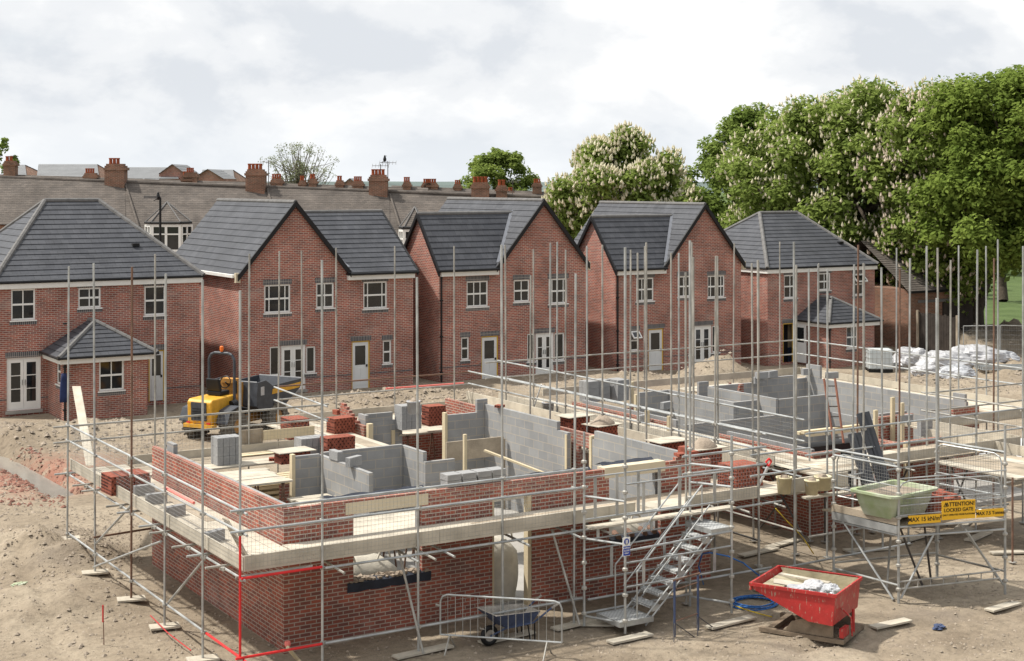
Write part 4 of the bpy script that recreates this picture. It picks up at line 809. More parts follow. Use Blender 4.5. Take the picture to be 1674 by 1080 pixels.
blk(far, 'x', 26.2, 28.1, 38.3, 2.12, holes=[(31.4, 1.75, 33.6, 3)]); blk(far, 'y', 28.0, 26.35, 30.9, 2.0, holes=[(26.9, .9, 28.4, 3)])
blk(far, 'y', 37.6, 27.9, 29.0, 2.3); blk(far, 'x', 29.02, 34.46, 37.7, 2.3); blk(far, 'y', 34.46, 29.13, 30.0, 2.3); blk(far, 'x', 30.02, 33.72, 36.9, 2.42); blk(far, 'y', 33.70, 30.13, 32.0, 2.4)
blk(far, 'y', 37.55, 30.2, 34.8, 2.30, extra=[(30.2, 30.6, 2.303, 2.47), (32.7, 34.3, 2.303, 2.42)]); blk(far, 'x', 34.86, 30.8, 37.7, 2.32, extra=[(30.85, 31.3, 2.323, 2.54), (37.0, 37.65, 2.323, 2.75)]); blk(far, 'y', 33.4, 26.35, 30.0, 2.0); blk(far, 'y', 30.8, 31.3, 32.4, 2.25); blk(far, 'x', 32.0, 31.0, 33.65, 1.9)
for p in (P(1040, 683, 1.8), P(1058, 712, 1.8), P(1094, 722, 1.8), P(1033, 660, 1.8)): box(p.x-.05, p.y-.05, .1, p.x+.05, p.y+.05, 2.5).build('door_lining', 'newwood', far)
for px, py in ((1427, 690), (1455, 680), (1470, 690)): p = P(px, py, 2.2); box(p.x-.06, p.y-.14, 1.0, p.x+.06, p.y-.06, 2.75 if px != 1427 else 2.55).build('door_lining', 'newwood', far)
p = P(1470, 735, 1.9); box(p.x-.07, p.y-.3, .5, p.x+.07, p.y-.2, 2.15).build('door_lining', 'newwood', far)
box(26.35, 28.1, -.2, 34.8, 37.5, .12).build('floor_slab', 'concrete', far)
q = P(1211, 655, 2.0); m = MB(); m.box(q.x-.22, q.y, .1, q.x+.12, q.y+.1, 2.15); courses(m, q.x-.1, q.x+.12, q.y, q.y+.1, 2.152, 5, .02); m.build('brick_pier', 'brick_new', far)
for px, py, zz in ((1245, 618, 2.47), (1262, 616, 2.42), (1240, 626, 2.3), (1320, 612, 2.42), (1360, 618, 2.32), (1480, 690, 2.2)): q = P(px, py, zz); MB().obox((q.x, q.y, zz+.1), (.44, .14, .21), Matrix.Rotation(RND.uniform(-.2, .2), 3, 'Z')).build('loose_block', 'blockface', far)
root = thing('timber_trestle', 'pale timber lengths on a black trestle inside the second half built house', 'timber stack', (30.2, 31.5, .1))
for i in range(3): box(29.1, 31.3+i*.2, 1.72+.05*(i % 2), 31.3, 31.46+i*.2, 1.80+.05*(i % 2)).build('board', 'newwood', root)
m = MB(); m.box(29.1, 31.3, 1.25, 31.2, 31.9, 1.42); m.box(29.4, 31.4, .12, 29.5, 31.8, 1.25); m.box(30.7, 31.4, .12, 30.8, 31.8, 1.25); m.build('trestle', 'black', root)
a = [P(1592, 716, .15), P(1760, 716, .15), P(1760, 775, .15), P(1575, 746, .15)]
m = MB(); m.hexa([v-Vector((0, 0, .5)) for v in reversed(a)]+list(reversed(a))); MAT['slab'] = mat('fresh_slab', (.5, .5, .5), .8, .08, 1); tag(m.build('concrete_slab', 'slab'), 'pale smooth concrete slab at the right edge beyond the loading platform', 'slab')
# loose blocks ------------------------------------------------------------------------
bm_ = MB(); bm_.box(-.22, -.0725, 0, .22, .0725, .215)
PB = None
def block(loc, rz, label, group='loose grey concrete blocks', tilt=None):
    global PB
    if PB is None:
        o = bm_.build('concrete_block', 'blockface'); PB = o; bv = o.modifiers.new('b', 'BEVEL'); bv.width = .006; bv.segments = 1; tag(o, label, 'block', group)
    else: o = PB.copy(); COL.objects.link(o); o['label'] = label; o['group'] = group
    o.scale = (1, 1, 1); o.location = loc; o.rotation_euler = (tilt[0] if tilt else 0, tilt[1] if tilt else 0, rz); WL[o] = Vector(loc); return o
for i in range(4):
    for j in range(2):
        o = block((14.86+i*.35+RND.uniform(-.01, .01), 26.40+RND.uniform(-.015, .015), 2.71+j*.124), RND.uniform(-.05, .05), ['leftmost', 'second', 'third', 'rightmost'][i]+' of the four '+['lower', 'upper'][j]+' grey blocks on the front brick wall'); o.scale = (.73, 2.2, .57)
for i, (px, py) in enumerate(((222, 795), (248, 822), (278, 843), (342, 885), (228, 808))):
    p = P(px, py, DECK+.06); block((p.x+.1, p.y, DECK+.045), RND.uniform(-.3, .3)+(.2 if i else 0), ['grey block', 'second grey block', 'third grey block', 'grey block nearest the red pole', 'grey block lying flat'][i]+' on the left scaffold deck'+['at its far end', ', counted from the far end', ', counted from the far end', '', ' beside the far one'][i].replace('at', ' at', 1 if i == 0 else 0), 'blocks along the left scaffold deck')
block((14.74, 31.6, 2.425), math.pi/2*1.02, 'far grey block on top of the low inner block wall', tilt=None); block((14.76, 30.7, 2.425), math.pi/2*.3, 'near grey block lying across the low inner block wall')
def pack(label, loc, nx, ny, nz, rz=0.0, cat='block pack', group='stacks of grey blocks', skip=0):
    root = thing('block_stack', label, cat, loc, rz, group); k = 0
    for z in range(nz):
        for y in range(ny):
            for x in range(nx):
                if z == nz-1 and skip and x+y*nx >= nx*ny-skip: continue
                o = bm_me('concrete_block', root, ((x-(nx-1)/2)*.45+RND.uniform(-.01, .01), (y-(ny-1)/2)*.155, z*.22)); k += 1
    return root
_bm = None
def bm_me(nm, root, off):
    global _bm
    if _bm is None: _bm = MB().box(-.22, -.0725, 0, .22, .0725, .215).build('block_mesh', 'blockface').data; ob = [o for o in bpy.data.objects if o.data is _bm][0]; bpy.data.objects.remove(ob)
    o = bpy.data.objects.new(nm, _bm); COL.objects.link(o); o.parent = root; o.location = off; return o
z = DECK+.045
pack('stack of grey blocks on the back deck behind the left brick wall', P(370, 757, z), 1, 4, 3, math.pi/2)
pack('grey block stack beside the red brick pack on the back deck', P(510, 742, z), 1, 5, 2, math.pi/2); pack('grey block stack left of the tall brick pack at the back of the near house', P(667, 700, z), 1, 4, 3, math.pi/2)
pack('flat grey block stack behind the rails at the back of the second house', P(972, 655, 1.95), 2, 3, 3, .1); pack('grey block stack left of the wooden post on the second house', P(1010, 653, 1.95), 1, 4, 3, .0); pack('pair of grey blocks on the front deck of the second house', P(1512, 712, z), 1, 1, 2)
# brick packs: perforated bricks strapped in a cube
def brickpack(label, loc, nx, ny, nz, rz=0.0, ragged=0, board=False, heap=False, cat='brick stack', group='stacks of red bricks'):
    root = thing('brick_stack', label, cat, loc, rz, group); m = MB(); h = MB(); R = random.Random(hash(label) % 9999)
    for z in range(nz):
        for y in range(ny):
            for x in range(nx):
                if z >= nz-ragged and R.random() < .45: continue
                jx, jy = R.uniform(-.006, .006), R.uniform(-.006, .006); cx_, cy_ = (x-(nx-1)/2)*.108+jx, (y-(ny-1)/2)*.222+jy; z0 = z*.069
                m.box(cx_-.0515, cy_-.1075, z0, cx_+.0515, cy_+.1075, z0+.065)
                if y == 0:                                          # frogs show as dark slots on the face
                    pass
    for z in range(nz):                                             # bricks on edge show their perforations on the side faces
        for y in range(ny*3):
            yy = -ny*.111+(y+.5)*.074
            for s in (-1, 1): h.box(s*(nx*.054-.0015)-.004, yy-.02, z*.069+.018, s*(nx*.054-.0015)+.004, yy+.02, z*.069+.048)
        for x in range(nx*2):
            xx = -nx*.054+(x+.5)*.054
            if (z+x) % 2 == 0: h.box(xx-.014, -ny*.111-.003, z*.069+.018, xx+.014, -ny*.111+.004, z*.069+.048)
    nb = len(m.f)
    if not ragged: k = len(m.v); m.v += h.v; m.f += [tuple(i+k for i in q) for q in h.f]
    b_ = m.build('bricks', 'redbrickface', root, local=True); b_.data.materials.append(MAT['holedark'])
    for q in b_.data.polygons[nb:]: q.material_index = 1
    if board:
        q = MB(); q.obox((0, 0, nz*.069+.012), (nx*.108+.22, ny*.222+.2, .02), Matrix.Rotation(.05, 3, 'Z')); q.build('mortar_board', 'plank', root, local=True)
    if heap:
        q = MB(); q.v.append((0, 0, nz*.069+.22))
        for rr, zz in ((.12, .19), (.24, .1), (.33, .03), (.36, .0)): q.v += [(rr*math.cos(i*.524)*(1+.2*mn.noise((i, rr*9, 1))), rr*.85*math.sin(i*.524)*(1+.2*mn.noise((i, rr*9, 4))), nz*.069+.022+zz*(1+.2*mn.noise((i*.7, zz*20, 2)))) for i in range(12)]
        q.f = [(0, 1+i, 1+(i+1) % 12) for i in range(12)]+[(1+j*12+i, 1+(j+1)*12+i, 1+(j+1)*12+(i+1) % 12, 1+j*12+(i+1) % 12) for j in range(3) for i in range(12)]; q.build('mortar_heap', 'sand', root, local=True, smooth=True)
    return root
MAT['redbrickface'] = mat('loose_brick', (.27, .080, .050), .9, .3, 9, .3, 40); MAT['holedark'] = mat('perforation', (.03, .012, .01), .95, .2, 4)
H2 = math.pi/2
brickpack('long pack of red bricks at the far end of the left scaffold deck', P(205, 803, z), 8, 3, 6, .05)
brickpack('red brick stack under a white board at the back of the near house', P(478, 755, z), 7, 2, 4, .0, board=True); brickpack('red brick pack on the back deck next to the grey blocks', P(552, 744, z), 7, 2, 7)
brickpack('tall red brick pack furthest back, left of the toothed brick wall', P(557, 706, z), 6, 2, 6, .1, ragged=0); brickpack('loose red bricks on top of a board behind the tall pack', P(560, 676, z+.3), 5, 1, 2, .2, ragged=1)
brickpack('tall narrow red brick pack at the back with a yellow tape on it', P(709, 694, z), 5, 2, 8); brickpack('brick pack with meshed front on the scaffold by the back jog', P(482, 716, z), 5, 3, 8, .02)
brickpack('red brick pack topped by a pale board right of the big block wall', Vector((22.0, Yl(940, 22.0), z)), 6, 2, 10, .05, board=True); brickpack('red brick stack with a board and mortar heap behind the right block wall', Vector((22.05, Yl(985, 22.05), z)), 6, 2, 9, .1, board=True, heap=True)
brickpack('low red brick stack with a bare board on the right deck', Vector((22.0, Yl(1092, 22.0), z)), 7, 2, 9, .0, board=True, heap=False); brickpack('red brick stack with a mortar heap at the end of the right deck', Vector((22.1, Yl(1150, 22.1), z)), 7, 2, 9, .0, board=True, heap=True)
brickpack('ragged red bricks piled on the corner of the near house wall', (20.95, 26.5, 2.70), 3, 2, 3, .1, ragged=2); brickpack('large red brick pack with white paper near the right deck corner', P(1210, 792, z), 7, 3, 7, .0)
brickpack('pair of red bricks on the front brick wall corner', (20.6, 26.26, 2.78), 2, 1, 1, 1.5, ragged=0); brickpack('single red brick lying on top of the big block wall', (20.98, 34.6, 2.77), 2, 1, 1, .6); brickpack('single red brick on the pale board of the back deck', P(447, 752, z), 2, 1, 1, 1.2)
platform('pale board platform beside the red brick pier at the back of the second house', 29.9, 32.3, 37.9, 39.2, 1.95, 5, legs=False) if False else None
platform('pale platform beyond the low block walls at the back of the second house', P(1140, 640, 2.0).x, P(1140, 640, 2.0).x+2.6, P(1140, 640, 2.0).y, P(1140, 640, 2.0).y+1.0, 2.0, 4)
for px, py, lab in ((1052, 690, 'grey block standing alone on the low wall of the second house near a post'), (1090, 668, 'grey block lying on the inner wall of the second house')): q = P(px, py, 2.0); block((q.x, q.y, 2.0), .2, lab)
# ---------------------------------------------------------------- scaffolds
class Scaf:
    cp = None
    def __init__(s, name, label, loc): s.r = thing(name, label, 'scaffold', loc); s.nc = 0
    def t(s, name, p, q, m='galv', r=.0242): return MB().tube(p, q, r, 8).build(name, m, s.r)
    def pole(s, x, y, z1, z0=None, m='galv', plate=True):
        z0 = ground(x, y) if z0 is None else z0
        k = .0065*(z1-z0) if z1 > 5 else 0; s.t('upright_pole', (x, y, z0+.02), (x+RND.uniform(-k, k), y+RND.uniform(-k, k), z1), m)
        if plate: box(x-.075, y-.075, z0+.04, x+.075, y+.075, z0+.055).build('base_plate', 'galvold', s.r)
    def couple(s, x, y, z):
        if Scaf.cp is None:
            q = MB().lathe((0, 0, -.03), [(.036, 0), (.042, .012), (.042, .05), (.036, .06)], 8).box(-.02, -.075, -.028, .02, -.03, .028).box(-.06, -.012, -.022, -.03, .012, .022); o = q.build('coupler', 'galvold'); Scaf.cp = o.data; bpy.data.objects.remove(o)
        s.nc += 1
        if s.nc > 98: return
        o = bpy.data.objects.new('coupler', Scaf.cp); COL.objects.link(o); o.parent = s.r; o.location = Vector((x, y, z))-WL[s.r]; o.rotation_euler = (0, 0, RND.choice((0, 1.57, 3.14)))
    def board(s, x0, y0, z0, x1, y1, z1, m='plank', nm='deck_board'): return box(x0, y0, z0, x1, y1, z1).build(nm, m, s.r, uvoff=(RND.random(), 0))
    def deck(s, x0, x1, y0, y1, z, along='x', n=5, m='plank', L=3.9):
        A0, A1 = (x0, x1) if along == 'x' else (y0, y1); B0, B1 = (y0, y1) if along == 'x' else (x0, x1); w = (B1-B0)/n; a = A0
        while a < A1-.05:
            b = min(a+L, A1)
            for i in range(n):
                dz = RND.uniform(0, .008); e = RND.uniform(-.03, .03) if b < A1 else 0
                args = (a+.006, B0+i*w+.006, z-.04+dz, b-.006+e*0, B0+(i+1)*w-.006, z+dz) if along == 'x' else (B0+i*w+.006, a+.006, z-.04+dz, B0+(i+1)*w-.006, b-.006, z+dz)
                s.board(*args, m=RND.choice((m, m, 'plankold')))
            a = b
    def toe(s, x0, y0, x1, y1, z0, z1, L=3.9):
        hor = abs(x1-x0) > abs(y1-y0); A0, A1 = (x0, x1) if hor else (y0, y1); a = A0
        while a < A1-.05:
            b = min(a+L, A1); s.board(*((a+.004, y0, z0, b-.004, y0+.04, z1) if hor else (x0, a+.004, z0, x0+.04, b-.004, z1)), nm='toe_board'); a = b
    def mesh(s, p, q, z0, z1, step=.10, r=.0022, off=(0, 0)):
        p, q = Vector((p[0]+off[0], p[1]+off[1], 0)), Vector((q[0]+off[0], q[1]+off[1], 0)); L = (q-p).length; m = MB(); n = int(L/step)
        for i in range(n+1):
            c = p.lerp(q, i/n); m.tube((c.x, c.y, z0), (c.x, c.y, z1), r, 3, cap=False)
        k = max(1, int((z1-z0)/step))
        for j in range(k+1): z = z0+(z1-z0)*j/k; m.tube((p.x, p.y, z), (q.x, q.y, z), r, 3, cap=False)
        return m.build('mesh_guard', 'mesh', s.r)
XL, YR, XR, YB1, YB2, XJ = 9.7, 24.7, 22.9, 35.6, 39.6, 15.2
S = Scaf('scaffold', 'scaffold of grey poles and boards round the near half built house with one red corner', (16, 30, 0))
lp = [(110, 435, 'galv'), (155.5, 430, 'galv'), (214.5, 436, 'rust'), (269, 447, 'galv'), (331.5, 457, 'galv'), (392.5, 475, 'galv')]
LY = [Yl(p[0], XL) for p in lp]
for (px, py, m), y in zip(lp, LY):
    if px > 390: S.pole(XL, y, 2.72, m='redpaint'); S.t('upright_pole', (XL+.0, y, 2.725), (XL, y, Zl(py, XL, y)))
    else: S.pole(XL, y, Zl(py, XL, y), m=m)
YC = LY[-1]; YR = YC
fp = [(527, 425, 'galv'), (684, 453, 'galv'), (822, 400, 'galv'), (938, 447, 'galv'), (1122, 445, 'galvold'), (1241, 425, 'galvold')]
FX = [Xl(p[0], YR) for p in fp]
for (px, py, m), x in zip(fp, FX): S.pole(x, YR, Zl(py, x, YR), m=m)
rp = [(828, 400), (872, 407), (924, 408), (985, 400), (1044, 413), (1098, 413), (1168, 418), (1240, 430)]
RY = [Yl(p[0], XR) for p in rp]
for (px, py), y in zip(rp, RY): S.pole(XR, y, Zl(py, XR, y), m='galvold')
for px, py in ((253, 415), (406, 415)): S.pole(Xl(px, YB1), YB1, Zl(py, Xl(px, YB1), YB1), m='galvold')
b2 = [(454, 410), (494, 410), (550, 405), (645, 402), (743, 402)]
for px, py in b2: S.pole(Xl(px, YB2), YB2, Zl(py, Xl(px, YB2), YB2), m='galvold')
XJ = Xl(527, YB1); S.pole(XJ, YB1, Zl(452, XJ, YB1), m='galvold'); XJB = Xl(454, YB2)
for px, py in ((866, 450), (899, 397), (960, 402), (1057, 396), (1134, 420)): y = Yl(px, 21.65); S.pole(21.65, y, Zl(py, 21.65, y), m=RND.choice(('galvold', 'galv')))
# guard rails, ledgers
for z in (3.07, 2.70):
    S.t('guard_rail', (XL+.05, YC-.2, z), (XL+.05, LY[0]+.25, z)); S.t('guard_rail', (XL-.2, YR-.05, z+.05), (FX[3]+.3, YR-.05, z+.05)); S.t('guard_rail', (19.4, YR-.05, z+.05), (FX[5]+.15, YR-.05, z+.05))
    S.t('guard_rail', (XR+.05, RY[-1]-.2, z), (XR+.05, YB2+.1, z)); S.t('guard_rail', (XL-.35, YB1+.05, z), (XJ+.2, YB1+.05, z), 'galvold'); S.t('guard_rail', (XJB, YB2+.05, z-.02), (XR+.1, YB2+.05, z-.02), 'galvold' if z < 3 else 'rust')
    S.t('guard_rail', (XJ, YB1-.3, z), (XJB, YB2+.25, z-.05))
    for y in LY: S.couple(XL, y, z)
    for x in FX: S.couple(x, YR, z+.05)
    for y in RY: S.couple(XR, y, z)
S.t('ledger', (XL+.05, LY[4], 1.90), (XL+.05, LY[0]+.3, 1.90)); S.t('ledger', (XL+.05, YC-.1, 1.90), (XL+.05, LY[4]-.05, 1.90)); S.t('ledger', (XL, YR-.05, 1.93), (FX[0]-.03, YR-.05, 1.93), 'redpaint'); S.t('ledger', (FX[0]+.03, YR-.05, 1.90), (FX[4], YR-.05, 1.90)); S.t('ledger', (FX[4]+.02, YR-.05, 1.90), (FX[5]+.6, YR-.05, 1.90))
S.t('ledger', (XL+.05, LY[4]+.0, .5), (XL+.05, LY[0]+.2, .5)); S.t('ledger', (XL+.05, YC-.2, .5), (XL+.05, LY[4]-.05, .5), 'redpaint'); S.t('ledger', (XL-.1, YR-.05, .55), (FX[0]-.03, YR-.05, .55), 'redpaint'); S.t('ledger', (FX[0]+.03, YR-.05, .55), (FX[3]+.2, YR-.05, .55)); S.t('ledger', (FX[3]+.3, YR-.05, .5), (FX[5]+.3, YR-.05, .5))
S.t('ledger', (XR-.05, RY[-1], 1.90), (XR-.05, YB2, 1.90)); S.t('ledger', (11.0, 26.5, 1.88), (11.0, 35.4, 1.88), 'galvold'); S.t('ledger', (XR+.05, RY[-1], .6), (XR+.05, 33, .6), 'galvold')
S.t('ledger', (XL-.05, 33.4, .9), (11.1, 33.6, .9), 'rust'); 
for y in LY+[25.6, 27.4, 29.4, 31.6, 34.2]:
    S.t('transom', (XL-.28 if y != LY[-1] else XL-.05, y+.08, 1.93), (11.1, y+.08, 1.93), RND.choice(('galv', 'galvold'))); S.couple(XL+.02, y, 1.9)
for x in (11.5, 13.0, 13.35, 13.75, 15.4, 16.6, 17.3, 19.6, 20.9, 21.9): S.t('transom', (x, YR-.42, 1.86), (x, 26.15, 1.94), RND.choice(('galv', 'galvold')))
for x in FX: S.couple(x, YR, 1.9); S.couple(x, YR, .55)
for y in LY: S.couple(XL, y, .5)
for y in RY+[29.5, 32.5, 35.5]: S.t('transom', (21.45, y+.07, 1.92), (XR+.25, y+.07, 1.92), 'galvold')
# braces
S.t('brace', (XL+.02, LY[1], .75), (XL+.02, LY[2]+.1, 2.05)); S.t('brace', (XL-.06, LY[1]-.1, .25), (XL-.06, LY[3]+.05, 1.75)); S.t('brace', (XL+.06, LY[3]-.05, .55), (XL+.06, LY[4]-.05, 1.92)); S.t('brace', (XL-.06, YC-.15, 1.35), (XL-.06, YC-.8, .2), 'redpaint') if False else None
for px0, y0, px1, y1 in ((652, 915, 690, 1045), (902, 880, 945, 995)):
    x0 = Xl(px0, YR+.35); x1 = Xl(px1, YR-.25); S.t('brace', (x0, YR+.35, 1.9), (x1, YR-.3, .12), 'galvold')
# boards
S.toe(XL+.08, YC+.06, XL+.12, LY[0]+.1, 2.02, 2.27); S.toe(XL+.09, YR+.03, 18.25, YR+.07, 2.02, 2.29); S.toe(19.55, YR+.03, FX[5], YR+.07, 2.02, 2.27)
S.deck(XL+.13, 11.05, YC+.1, YB1, DECK+.04, 'y', 5); S.deck(11.07, XR-.05, YR+.1, 26.12, DECK+.04, 'x', 5)
S.deck(21.5, XR-.1, 26.2, YB2-.1, DECK+.04, 'y', 5); S.deck(11.1, XJ, 34.0, YB1-.05, DECK+.04, 'x', 5); S.deck(XJ+.05, 17.7, 34.3, YB2-.1, DECK+.04, 'y', 7); S.deck(17.75, 21.45, 38.3, YB2-.1, DECK+.04, 'x', 4)
S.board(16.9, YR-.34, 1.96, 20.6, YR-.1, 2.0, m='plank')
S.toe(XR-.08, RY[-1], XR-.04, YB2, 2.02, 2.25); S.toe(XR-.08, RY[-1], XR-.04, YB2, 2.255, 2.48); S.toe(11.1, YB1-.02, XJ, YB1+.02, 2.02, 2.24); S.toe(XJB, YB2-.08, XR, YB2-.04, 2.02, 2.24)
S.board(13.6, YB1-.6, 2.06, 15.3, YB1-.2, 2.08, m='newwood'); S.board(14.6, YB1+.0, 2.30, 16.0, YB1+.04, 2.55, m='newwood'); S.board(14.0, YB1+.05, 2.2, 14.6, YB1+.09, 2.6, m='plankold')
m = MB(); m.hexa([Vector(v) for v in ((9.95, 24.75, 2.06), (9.99, 24.75, 2.06), (9.99, 25.0, 2.06), (9.95, 25.0, 2.06), (9.80, 25.6, 2.75), (9.84, 25.6, 2.75), (9.84, 25.85, 2.75), (9.80, 25.85, 2.75))]); m.build('toe_board', 'plankold', S.r)
for a, b in zip(LY, LY[1:]): S.mesh((XL+.07, b+.06), (XL+.07, a-.06), 2.05, 3.05, .075)
xsf = [XL]+FX[:4]
for a, b in zip(xsf, xsf[1:]): S.mesh((a+.06, YR), (b-.06, YR), 2.08, 3.08, .075)
S.mesh((19.6, YR), (FX[5]-.05, YR), 2.08, 3.08, .075)
for a, b in zip(RY[::2], RY[2::2]): S.mesh((XR+.02, b+.05), (XR+.02, a-.05), 2.2, 3.05, .09)
for a, b in ((XL+.1, Xl(253, YB1)), (Xl(253, YB1), Xl(406, YB1)), (Xl(406, YB1), XJ)): S.mesh((a+.05, YB1), (b-.05, YB1), 2.05, 3.05, .09)
# the second scaffold, round the far house
F = Scaf('scaffold', 'scaffold of tall poles round the second half built house on the right', (30, 31, 0))
XF, YF1, XF2, YF2 = 24.35, 26.0, 37.0, 40.3
fl = [(848, 'x'), (910, 395), (1030, 408), (1110, 413), (1174, 418), (1232, 430), (1301, 433)]
for px, py in fl[1:]: y = Yl(px, XF); F.pole(XF, y, Zl(py, XF, y), m=RND.choice(('galv', 'galvold')))
y0 = Yl(1301, XF)
for z in (3.25, 2.75): F.t('guard_rail', (XF, y0-.3, z), (XF, YF2, z)); 
F.t('ledger', (XF, y0-.2, 1.9), (XF, YF2, 1.9)); F.t('ledger', (XF, y0-.2, .6), (XF, 34, .6), 'galvold')
for px, py in fl[1:]: y = Yl(px, XF); F.couple(XF, y, 3.25); F.couple(XF, y, 2.75)
fr = [(1352, 440, 'galv'), (1393, 432, 'galv'), (1412, 430, 'galvold'), (1443, 437, 'galv'), (1485, 422, 'galv'), (1535, 405, 'galvold'), (1595, 408, 'galv'), (1672, 402, 'galv')]
for px, py, m in fr: x = Xl(px, YF1); F.pole(x, YF1, Zl(py, x, YF1), m=m); F.couple(x, YF1, 2.95); F.couple(x, YF1, 2.5)
for px, py, m in ((1324, 440, 'galv'), (1401, 400, 'rust'), (1470, 440, 'rust'), (1515, 402, 'galv'), (1553, 425, 'galvold'), (1624, 422, 'rust')): x = Xl(px, 27.4); F.pole(x, 27.4, Zl(py, x, 27.4), m=m)
for px, py in ((960, 402), (1053, 402), (1130, 396), (1198, 397), (1275, 395), (1337, 430)): x = Xl(px, YF2); F.pole(x, YF2, Zl(py, x, YF2), m='galvold')
for px, py in ((1337, 432), (1412, 432), (1465, 405), (1515, 404), (1567, 401), (1613, 402)): y = Yl(px, XF2); F.pole(XF2, y, Zl(py, XF2, y), m='galv')
for z in (3.0, 2.5):
    F.t('guard_rail', (XF-.3, YF1, z), (33.5, YF1, z), RND.choice(('galv', 'galvold'))); F.t('guard_rail', (XF-.4, YF2+.05, z+.2), (XF2+.3, YF2+.05, z+.2), 'galvold'); F.t('guard_rail', (XF2+.05, 27, z+.2), (XF2+.05, YF2+.3, z+.2), 'galv')
XK, YK = Xl(1503, 30), 29.3                                 # jog at the recessed front
for z in (3.0, 2.5): F.t('guard_rail', (31.6, YK, z), (38, YK, z), 'galvold'); F.t('guard_rail', (31.6, YK+.2, z), (31.6, YF1-.2, z), 'galvold'); F.couple(31.6, YK, z)
F.pole(31.6, YK, Zl(405, 31.6, YK), m='galvold'); F.pole(34.5, YK, 7.2); F.pole(37.4, YK, 7.2, m='galv')
F.t('ledger', (XF-.2, YF1, 1.9), (33.5, YF1, 1.9), 'galv'); F.t('ledger', (XF-.2, YF1, .6), (31, YF1, .6), 'galvold')
F.deck(XF+.05, 25.8, y0, YF2-.1, DECK, 'y', 5); F.deck(XF+.05, 31.5, YF1+.08, 27.5, DECK+.006, 'x', 5); F.deck(31.6, 38, YK+.05, 30.4, DECK, 'x', 4); F.deck(35.4, 36.9, 30.4, YF2-.1, DECK, 'y', 5)
F.toe(XF+.03, y0+.8, XF+.07, YF2, 2.02, 2.24); F.toe(26.4, YF1+.05, 31.5, YF1+.09, 2.04, 2.27); F.toe(31.6, YK, 38, YK+.04, 2.02, 2.24); F.toe(XF2-.07, 30, XF2-.03, YF2, 2.02, 2.24); F.toe(26, YF2-.08, XF2, YF2-.04, 2.02, 2.24)
F.toe(31.55, YF1+.1, 31.59, YK, 2.02, 2.27)
for y in (27.5, 29.3, 31.2, 33.1, 35, 37): F.t('transom', (XF-.2, y, 1.92), (25.9, y, 1.92), 'galvold')
for x in (25.4, 27.2, 29, 30.8): F.t('transom', (x, YF1-.4, 1.9), (x, 27.7, 1.93), 'galvold')
for a, b in (((25.2, 27.2), (25.3, 29)), ((27.5, 27.0), (28.6, 27.0)), ((29.4, 26.6), (30.4, 26.6))): F.t('brace', (*a, .1), (*b, 1.9), RND.choice(('rust', 'darksteel'))); F.t('brace', (*b, .1), (*a, 1.9), 'darksteel')
for x, y in ((25.8, 27.2), (25.8, 29.0), (27.5, 27.3), (28.9, 27.3), (30.2, 27.3)): F.pole(x, y, 1.95, m=RND.choice(('rust', 'darksteel', 'galvold')))
F.mesh((XF, y0), (XF, y0+4), 2.1, 3.2, .09); F.mesh((27.2, YF1), (31.4, YF1), 2.1, 2.95, .09)
F.deck(28.2, 30.5, 23.4, YF1-.05, DECK-.03, 'y', 6); F.toe(30.55, 23.4, 30.59, 28.6, 1.98, 2.24); F.t('ledger', (27.9, 23.5, 1.88), (30.9, 23.5, 1.88), 'galvold'); F.pole(30.7, 23.45, 3.2); F.pole(28.1, 23.45, 2.0, m='rust')
for pts in ((26.6, 26.3, 29.2, 26.55), (32.0, 29.6, 35.5, 29.85), (24.6, 33, 24.8, 36)): F.board(pts[0], pts[1], DECK+.012, pts[2], pts[3], DECK+.05, m='plank')
# link deck between both scaffolds in front
F.deck(XR-.35, XF, YC+.15, 26.1, DECK-.02, 'y', 4); F.toe(XR-.4, YC+.1, XF-.1, YC+.14, 2.0, 2.3); F.board(XR-.2, YC-.25, 1.9, XF+.2, YC-.05, 1.94); F.pole(Xl(1299, YC-.05), YC-.05, Zl(395, Xl(1299, YC-.05), YC-.05), m='galv')
for z in (2.95, 2.5): F.t('guard_rail', (FX[5]-.2, YC+.05, z), (Xl(1299, YC)+.5, YC+.05, z), 'galv')
F.t('guard_rail', (FX[5]-.1, YC-.1, .45), (26, YC-.1, .5), 'galv')
# sole boards under the poles
SB = box(-.62, -.115, 0, .62, .115, .038).build('sole_board', 'plank'); first = True
def sole(x, y, rz, label, z=None, m=None, sc=1.0, sy=1.0):
    global first
    o = SB if first else SB.copy()
    if not first: COL.objects.link(o)
    first = False; o.location = (x, y, (ground(x, y) if z is None else z)+.03); o.rotation_euler = (0, 0, rz); o.scale = (sc, sy, 1); tag(o, label, 'board', 'timber boards under the scaffold poles')
names = ['under the far left corner pole', 'under the second pole from the far left', 'under the rusty brown pole', 'under the pole with the red wire, left of the red corner', 'at the bottom edge left of the red pole', 'under the red corner pole']
for y, nm in zip(LY, names): sole(XL, y, -.25+RND.uniform(-.1, .1), 'timber sole board '+nm, sc=.46, sy=1.45)
for x, nm in zip(FX[1:4], ('under the pole left of the barrier', 'under the pole behind the wheelbarrow', 'under the pole left of the stair tower')): sole(x+.1, YR, RND.uniform(-.1, .2), 'timber sole board '+nm)
p = P(1456, 1022); sole(p.x, p.y, .0, 'loose plank on the soil right of the red skip', sc=.8)
p = P(1635, 893); sole(p.x+1, p.y+2, .5, 'plank on the ground behind the loading platform')
